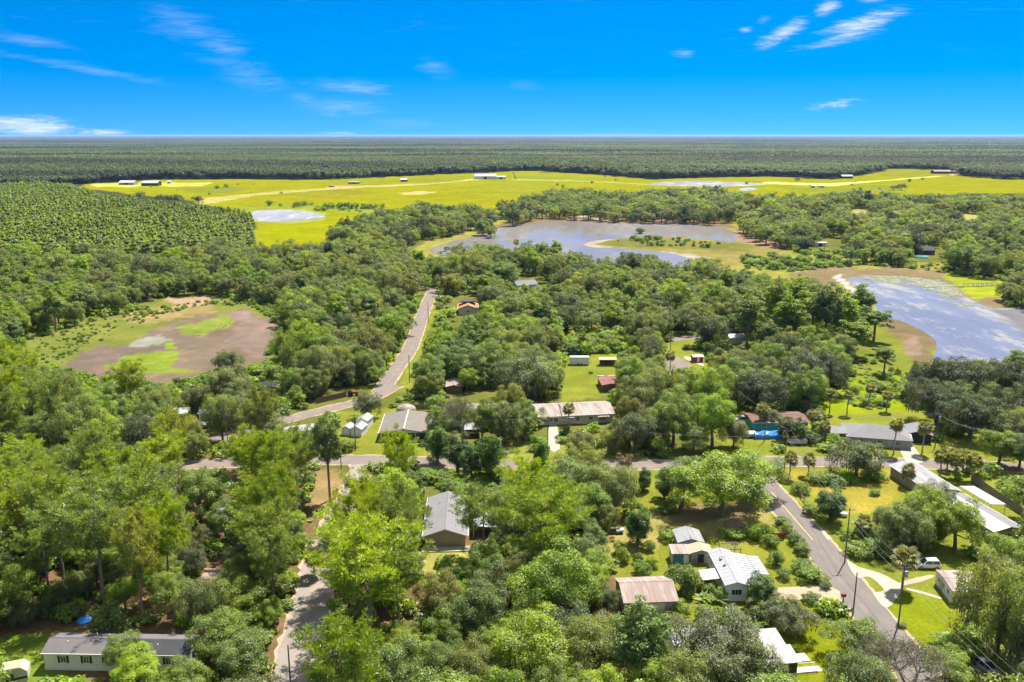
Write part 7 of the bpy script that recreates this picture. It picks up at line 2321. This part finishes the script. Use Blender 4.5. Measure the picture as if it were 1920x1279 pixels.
# plantation
PINES = [(-300, 343), (130, 347), (160, 358), (240, 372), (300, 381), (390, 388), (470, 402), (474, 436), (430, 448), (380, 456), (280, 464), (130, 476), (-300, 492)]
gx, gy = np.meshgrid(np.arange(-900, -150, 4.6), np.arange(520, 1600, 3.9))
gx = gx + rng.uniform(-2.2, 2.2, gx.shape)
gy = gy + rng.uniform(-1.9, 1.9, gx.shape)
gx, gy = gx.ravel(), gy.ravel()
qx, qy, qd = proj(gx, gy, 0 * gx + 13)
m = inpoly(qx + 10 * (fbm(gx / 30, gy / 30, 4) - .5), qy + 10 * (fbm(gx / 30, gy / 30, 9) - .5), PINES) & (rng.uniform(size=len(gx)) > .12)
for x, y in zip(gx[m], gy[m]):
    PLANTS.append(dict(kind='slash_pine', x=x, y=y, R=rng.uniform(2.3, 3.9), H=rng.uniform(11.5, 17.5), label=None, tone=None, v=None, fixed=False))

# ------------------------------------------------------------------ how much of each plant the picture shows
PX = np.array([p['x'] for p in PLANTS])
PY = np.array([p['y'] for p in PLANTS])
PR = np.array([p['R'] for p in PLANTS])
PH = np.array([p['H'] for p in PLANTS])
cx, cy, cd = proj(PX, PY, PH * .58)
WB, HB = 960, 640
buf = np.full((HB, WB), -1, np.int32)
rx, ry = PR * FPX / cd / 2, PH * .42 * FPX / cd / 2
for i in np.argsort(-cd):
    x0, x1 = int(cx[i] / 2 - rx[i]), int(cx[i] / 2 + rx[i]) + 1
    y0, y1 = int(cy[i] / 2 - ry[i]), int(cy[i] / 2 + ry[i]) + 1
    x0_, x1_, y0_, y1_ = max(x0, 0), min(x1, WB), max(y0, 0), min(y1, HB)
    if x0_ >= x1_ or y0_ >= y1_:
        continue
    yy, xx = np.ogrid[y0_:y1_, x0_:x1_]
    e = ((xx - cx[i] / 2) / max(rx[i], .7)) ** 2 + ((yy - cy[i] / 2) / max(ry[i], .7)) ** 2 <= 1
    buf[y0_:y1_, x0_:x1_][e] = i
SEEN = np.bincount(buf[buf >= 0].ravel(), minlength=len(PLANTS))
LIMIT = {'slash_pine': 200, 'shrub': 240, 'cypress': 200, 'vine_tree': 120}
chosen = set()
for k in {p['kind'] for p in PLANTS}:
    ids = [i for i, p in enumerate(PLANTS) if p['kind'] == k]
    ids.sort(key=lambda i: -(SEEN[i] + (1e6 if PLANTS[i]['fixed'] and SEEN[i] > 0 else 0)))
    lim = LIMIT.get(k, 285)
    mn = 14 if k != 'shrub' else 3
    chosen |= {i for i in ids[:lim] if SEEN[i] >= mn or (PLANTS[i]['fixed'] and SEEN[i] > 2)}

# ------------------------------------------------------------------ labels
TONES = {'yellow': ((1.06, 1.07, .82), 'yellow-green'), 'grey': ((1.06, 1.0, 1.18), 'grey-green'), 'dark': ((.72, .76, .80), 'dark green'), 'mid': ((1, 1, 1), 'mid-green'), 'olive': ((1.10, .95, .80), 'olive')}
KNAME = {'live_oak': 'live oak', 'laurel_oak': 'oak', 'longleaf_pine': 'pine', 'dark_oak': 'spreading oak', 'vine_tree': 'vine-covered tree', 'rounded_tree': 'tree', 'moss_tree': 'mossy tree', 'shrub': 'bush', 'cypress': 'tall conifer', 'slash_pine': 'slender pine', 'cabbage_palm': 'palm', 'brown_tree': 'brown tree'}
GROUPS = {'live_oak': 'live oaks of the wood', 'laurel_oak': 'leafy oaks of the wood', 'longleaf_pine': 'feathery pines', 'dark_oak': 'great dark oaks', 'vine_tree': 'vine-covered trees', 'shrub': 'bushes', 'cypress': 'tall conifers', 'cabbage_palm': 'cabbage palms', 'moss_tree': 'grey mossy trees', 'rounded_tree': 'rounded garden trees', 'brown_tree': 'withered trees', 'slash_pine': 'pines of the plantation'}
ORD = "second third fourth fifth sixth seventh eighth ninth tenth eleventh twelfth thirteenth fourteenth fifteenth sixteenth seventeenth eighteenth nineteenth twentieth".split()
rl = random.Random(3)
LX = np.array([q[0] for q in LAND])
LY = np.array([q[1] for q in LAND])
want = {}
for i in sorted(chosen):
    p = PLANTS[i]
    if p['tone'] is None:
        p['tone'] = rl.choices(['yellow', 'grey', 'dark', 'mid', 'olive'], {'laurel_oak': [4, 1, 2, 4, 1], 'longleaf_pine': [4, 0, 1, 4, 2], 'shrub': [3, 1, 2, 4, 2]}.get(p['kind'], [1, 3, 2, 4, 2]))[0] if not p['label'] else 'mid'
    if p['label'] or p['kind'] == 'slash_pine':
        continue
    d = np.hypot(LX - p['x'], LY - p['y'])
    o_ = np.argsort(d)
    a, b2 = o_[0], o_[1]
    dx, dy = p['x'] - LX[a], p['y'] - LY[a]
    rel = 'close by' if d[a] < 6 else ('behind' if dy > abs(dx) * 1.1 else ('in front of' if -dy > abs(dx) * 1.1 else 'beside'))
    size = 'broad' if p['R'] > 6.0 else ('small' if p['R'] < 4.2 and p['kind'] != 'shrub' else ('low' if p['H'] < 1.8 else ('tall' if p['H'] > 14.5 else '')))
    base = ' '.join(x for x in (size, TONES[p['tone']][1], KNAME[p['kind']], rel, LAND[a][2]) if x)
    t2 = 'towards ' + LAND[b2][2]
    lb = base + ' ' + t2 if len((base + ' ' + t2).split()) <= 14 else base
    want.setdefault(lb, []).append((d[a], i))
for lb, L in want.items():
    L.sort()
    for n, (dd_, i) in enumerate(L):
        PLANTS[i]['label'] = lb if n == 0 and len(L) == 1 else (('closest ' if n == 0 else (ORD[n - 1] if n <= len(ORD) else 'farther') + ' ') + lb)

# ------------------------------------------------------------------ build the chosen ones as objects, the rest as masses
rb = random.Random(11)
rest = {}
for i, p in enumerate(PLANTS):
    k = p['kind']
    depth = cd[i]
    if i not in chosen:
        if k == 'cabbage_palm':
            continue
        rest.setdefault(k, []).append((p['x'], p['y'], 0, rb.uniform(0, 6.28), p['R'], p['H'], rb.randrange(64), depth))
        continue
    loc, rz = (p['x'], p['y'], 0), rb.uniform(0, 6.28)
    tint = TONES[p['tone']][0]
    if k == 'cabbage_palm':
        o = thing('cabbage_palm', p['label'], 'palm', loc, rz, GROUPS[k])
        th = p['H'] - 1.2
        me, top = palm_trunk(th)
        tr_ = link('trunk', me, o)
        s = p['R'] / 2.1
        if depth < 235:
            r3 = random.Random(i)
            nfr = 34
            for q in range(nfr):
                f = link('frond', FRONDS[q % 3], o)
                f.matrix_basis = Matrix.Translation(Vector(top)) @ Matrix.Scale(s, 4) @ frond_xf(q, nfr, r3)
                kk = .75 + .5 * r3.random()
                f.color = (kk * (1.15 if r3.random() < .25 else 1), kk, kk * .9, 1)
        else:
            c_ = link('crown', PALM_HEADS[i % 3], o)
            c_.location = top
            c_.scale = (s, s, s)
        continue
    lod = 'near' if depth < 300 else ('mid' if depth < 780 else 'far')
    L = KINDS_T[k][lod]
    v = L[(p['v'] if p['v'] is not None else rb.randrange(64)) % len(L)]
    sc = (p['R'] / v[0], p['R'] / v[0] * rb.uniform(.92, 1.08), p['H'] / v[1])
    nm = 'cypress_tree' if k == 'cypress' else k
    lab = p['label'] or "slender plantation pine in the dense stand beside the pasture"
    cat = 'shrub' if k == 'shrub' else 'tree'
    if depth > 340:
        o = tag(link(nm, v[4]), lab, cat, GROUPS[k])
        o.location, o.rotation_euler, o.scale = loc, (0, 0, rz), sc
        o.color = (*tint, 1)
    else:
        o = thing(nm, lab, cat, loc, rz, GROUPS[k])
        o.scale = sc
        link('stem' if k == 'shrub' else 'trunk', v[3], o)
        c_ = link('foliage' if k == 'shrub' else 'crown', v[2], o)
        c_.color = (*tint, 1)
        if v[5] is not None:
            link('hanging_moss', v[5], o)['kind'] = 'stuff'
for k, rows_ in rest.items():
    byl = {}
    for r_ in rows_:
        dep = r_[7]
        lod = 'mid' if dep < 560 else 'far'
        byl.setdefault(lod, []).append(r_)
    for lod, L in byl.items():
        vs = KINDS_T[k][lod]
        pts = [(x, y, z, a, R_ / vs[0][0], H_ / vs[0][1], q) for (x, y, z, a, R_, H_, q, _) in L]
        nm = {'slash_pine': 'pine_plantation', 'shrub': 'undergrowth', 'longleaf_pine': 'pine_wood'}.get(k, 'oak_wood' if 'oak' in k else 'mixed_wood')
        scatter(nm + ('_foliage' if nm != 'undergrowth' else ''), pts, [q[4] for q in vs])

# low growth under and between the trees
rng = NPR(5)
pts = []
for (x0, x1, y0, y1, n, s0, s1) in ((-215, 215, 90, 330, 11000, .35, 1.25), (-330, 300, 330, 620, 5200, .6, 1.7)):
    X, Y = rng.uniform(x0, x1, n), rng.uniform(y0, y1, n)
    keep = in_wood(X, Y, np.full(n, 1.2), np.full(n, 1.5))
    qx_, qy_, _ = proj(X, Y, 0 * X)
    sparse = inpoly(qx_, qy_, [(-300, 900), (500, 850), (1130, 960), (1240, 1700), (-300, 1700)]) & (rng.uniform(size=n) < .25)
    keep &= ~sparse
    X, Y = X[keep], Y[keep]
    s = rng.uniform(s0, s1, len(X))
    pts += list(zip(X, Y, 0 * X, rng.uniform(0, 6.28, len(X)), s, s * rng.uniform(.5, 1.1, len(X)), rng.integers(0, 64, len(X))))
scatter("undergrowth", pts, [q[4] for q in KINDS_T['shrub']['far']])
# vine thicket beside the cross street and rank growth round the dry pond, pond margins and green lot
pts = []
for poly, n, s0, s1, hs in (([(500, 585), (545, 575), (550, 660), (500, 700), (400, 712), (300, 735), (200, 722), (120, 705), (60, 690), (110, 690), (200, 708), (300, 722), (400, 698), (490, 682), (522, 640)], 300, .35, .9, .9), ([(225, 590), (400, 560), (480, 566), (540, 585), (520, 592), (465, 576), (400, 572), (240, 600)], 130, .3, .7, .9), ([(880, 905), (1030, 890), (1050, 945), (960, 960), (870, 930), (800, 905), (790, 890)], 420, .6, 1.2, .8), ([(0, 690), (0, 655), (60, 640), (190, 600), (290, 582), (300, 595), (220, 625), (130, 668), (100, 700)], 200, .14, .55, .8),
                          ([(480, 575), (540, 575), (545, 640), (525, 660), (520, 610)], 160, .4, .9, .8), ([(1062, 630), (1165, 628), (1168, 658), (1065, 668)], 260, .4, .9, .7), ([(330, 625), (440, 597), (420, 620), (360, 632)], 40, .15, .3, .4),
                          ([(1600, 690), (1640, 650), (1700, 690), (1720, 745), (1640, 770), (1570, 755)], 200, .2, .6, .5), ([(1390, 482), (1560, 482), (1590, 500), (1480, 510), (1400, 505)], 160, .5, 1.2, .7)):
    xs, ys = [p[0] for p in poly], [p[1] for p in poly]
    X, Y = rng.uniform(min(xs), max(xs), n * 3), rng.uniform(min(ys), max(ys), n * 3)
    kk = np.nonzero(inpoly(X, Y, poly))[0][:n]
    for j in kk:
        g = G(X[j], Y[j])
        s = rng.uniform(s0, s1)
        pts.append((g.x, g.y, -.1, rng.uniform(0, 6.28), s, s * hs, int(rng.integers(0, 64))))
scatter("thicket_foliage", pts, [q[4] for q in KINDS_T['shrub']['mid']])

# lily pads and floating weed on the right-hand pond, reeds at the margins
W_PAD = plain("lily_pad", (.19, .19, .085), .5, .3, .3, dirt=(.26, .25, .19), dirt_amt=.7)
pads = []
for s in (1, 2, 3):
    m = MB()
    r2 = random.Random(s)
    for q in range(7):
        x, y, r_ = r2.uniform(-1.5, 1.5), r2.uniform(-1.5, 1.5), r2.uniform(.25, .6)
        m.poly([(x + r_ * math.cos(a * .785), y + r_ * math.sin(a * .785), .02 * q) for a in range(8)])
    pads.append(m.mesh("lily_pad", W_PAD))
pts = []
for poly, n in (([(1640, 517), (1740, 521), (1790, 538), (1800, 556), (1750, 545), (1690, 534), (1620, 524)], 900), ([(1760, 552), (1830, 566), (1850, 580), (1790, 570)], 90)):
    xs, ys = [p[0] for p in poly], [p[1] for p in poly]
    X, Y = rng.uniform(min(xs), max(xs), n * 3), rng.uniform(min(ys), max(ys), n * 3)
    cl = fbm(X / 14, Y / 5, 8) > .5
    for j in np.nonzero(inpoly(X, Y, poly) & cl)[0][:n]:
        g = G(X[j], Y[j])
        pts.append((g.x, g.y, .08, rng.uniform(0, 6.28), rng.uniform(.8, 1.8), 1, int(rng.integers(0, 64))))
tag(scatter("lily_pads", pts, pads), kind='stuff')

# ------------------------------------------------------------------ the distant forest: whole patches of low-detail trees
def patch(seed, size, n, cards_n, r0_, r1_, h0, h1, card):
    r = NPR(seed)
    P, N, S, T = [], [], [], []
    for q in range(n):
        x, y = r.uniform(-size / 2, size / 2, 2)
        R_, H_ = r.uniform(r0_, r1_), r.uniform(h0, h1)
        if r.uniform() < .2:
            R_ *= .7
            H_ *= 1.12
        d = unit(r.normal(size=(cards_n, 3)) + np.array([0, 0, .5]))
        P.append(np.array([x, y, H_ - 3.4]) + d * np.array([R_, R_, 3.4]) * r.uniform(.65, 1.1, (cards_n, 1)) + r.normal(size=(cards_n, 3)) * .35)
        N.append(unit(d * .7 + np.array([0, 0, .6]) + r.normal(size=d.shape) * .35))
        S.append(card * r.uniform(.6, 1.3, cards_n))
        T.append(np.clip(r.uniform(.2, .8) + r.normal(size=cards_n) * .1, 0, 1))
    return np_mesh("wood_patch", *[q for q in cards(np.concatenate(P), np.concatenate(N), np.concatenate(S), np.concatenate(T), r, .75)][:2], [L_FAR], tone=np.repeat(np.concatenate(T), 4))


FARWOOD = [(-900, 200), (2800, 200), (2800, 342), (1960, 334), (1880, 333), (1800, 328), (1795, 317), (1660, 314), (1650, 318), (1560, 334), (1440, 328), (1300, 331), (1220, 333), (1100, 323), (1000, 318), (900, 321), (760, 327), (600, 334), (430, 333), (300, 334), (160, 341), (100, 345), (-900, 352)]
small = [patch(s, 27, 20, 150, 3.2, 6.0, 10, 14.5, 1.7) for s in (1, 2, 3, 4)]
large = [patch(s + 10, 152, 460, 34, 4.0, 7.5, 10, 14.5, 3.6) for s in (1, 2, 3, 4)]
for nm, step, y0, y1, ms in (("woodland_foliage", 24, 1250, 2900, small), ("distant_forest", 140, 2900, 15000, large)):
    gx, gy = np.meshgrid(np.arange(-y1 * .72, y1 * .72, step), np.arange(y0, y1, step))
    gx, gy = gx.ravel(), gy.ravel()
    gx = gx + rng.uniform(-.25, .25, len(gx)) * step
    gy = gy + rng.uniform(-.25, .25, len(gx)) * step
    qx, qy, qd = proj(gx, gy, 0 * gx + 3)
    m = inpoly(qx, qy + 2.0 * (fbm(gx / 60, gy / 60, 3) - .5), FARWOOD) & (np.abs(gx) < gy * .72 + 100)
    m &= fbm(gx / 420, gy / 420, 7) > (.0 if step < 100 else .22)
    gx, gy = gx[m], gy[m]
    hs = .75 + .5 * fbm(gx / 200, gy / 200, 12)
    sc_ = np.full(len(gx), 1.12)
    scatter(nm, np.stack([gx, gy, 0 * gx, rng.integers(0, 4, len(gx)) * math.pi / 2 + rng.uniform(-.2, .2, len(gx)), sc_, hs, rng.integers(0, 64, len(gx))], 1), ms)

# ------------------------------------------------------------------ the air between here and the horizon
hz = MB().box((0, 44000, 41.0), (170000, 92000, 86.0))
hz.v = [(x, y, z) for x, y, z in hz.v]
hm, t = new_mat("haze")
pv = t.add('ShaderNodeVolumePrincipled', {'Color': (0.36, 0.56, 1.0, 1), 'Density': 0.000024, 'Anisotropy': 0.2})
t.add('ShaderNodeOutputMaterial', {'Volume': pv.outputs[0]})
tag(hz.build("haze", hm), kind='stuff')
print("plants", len(PLANTS), "objects", len(chosen), {k: sum(1 for i in chosen if PLANTS[i]['kind'] == k) for k in GROUPS})
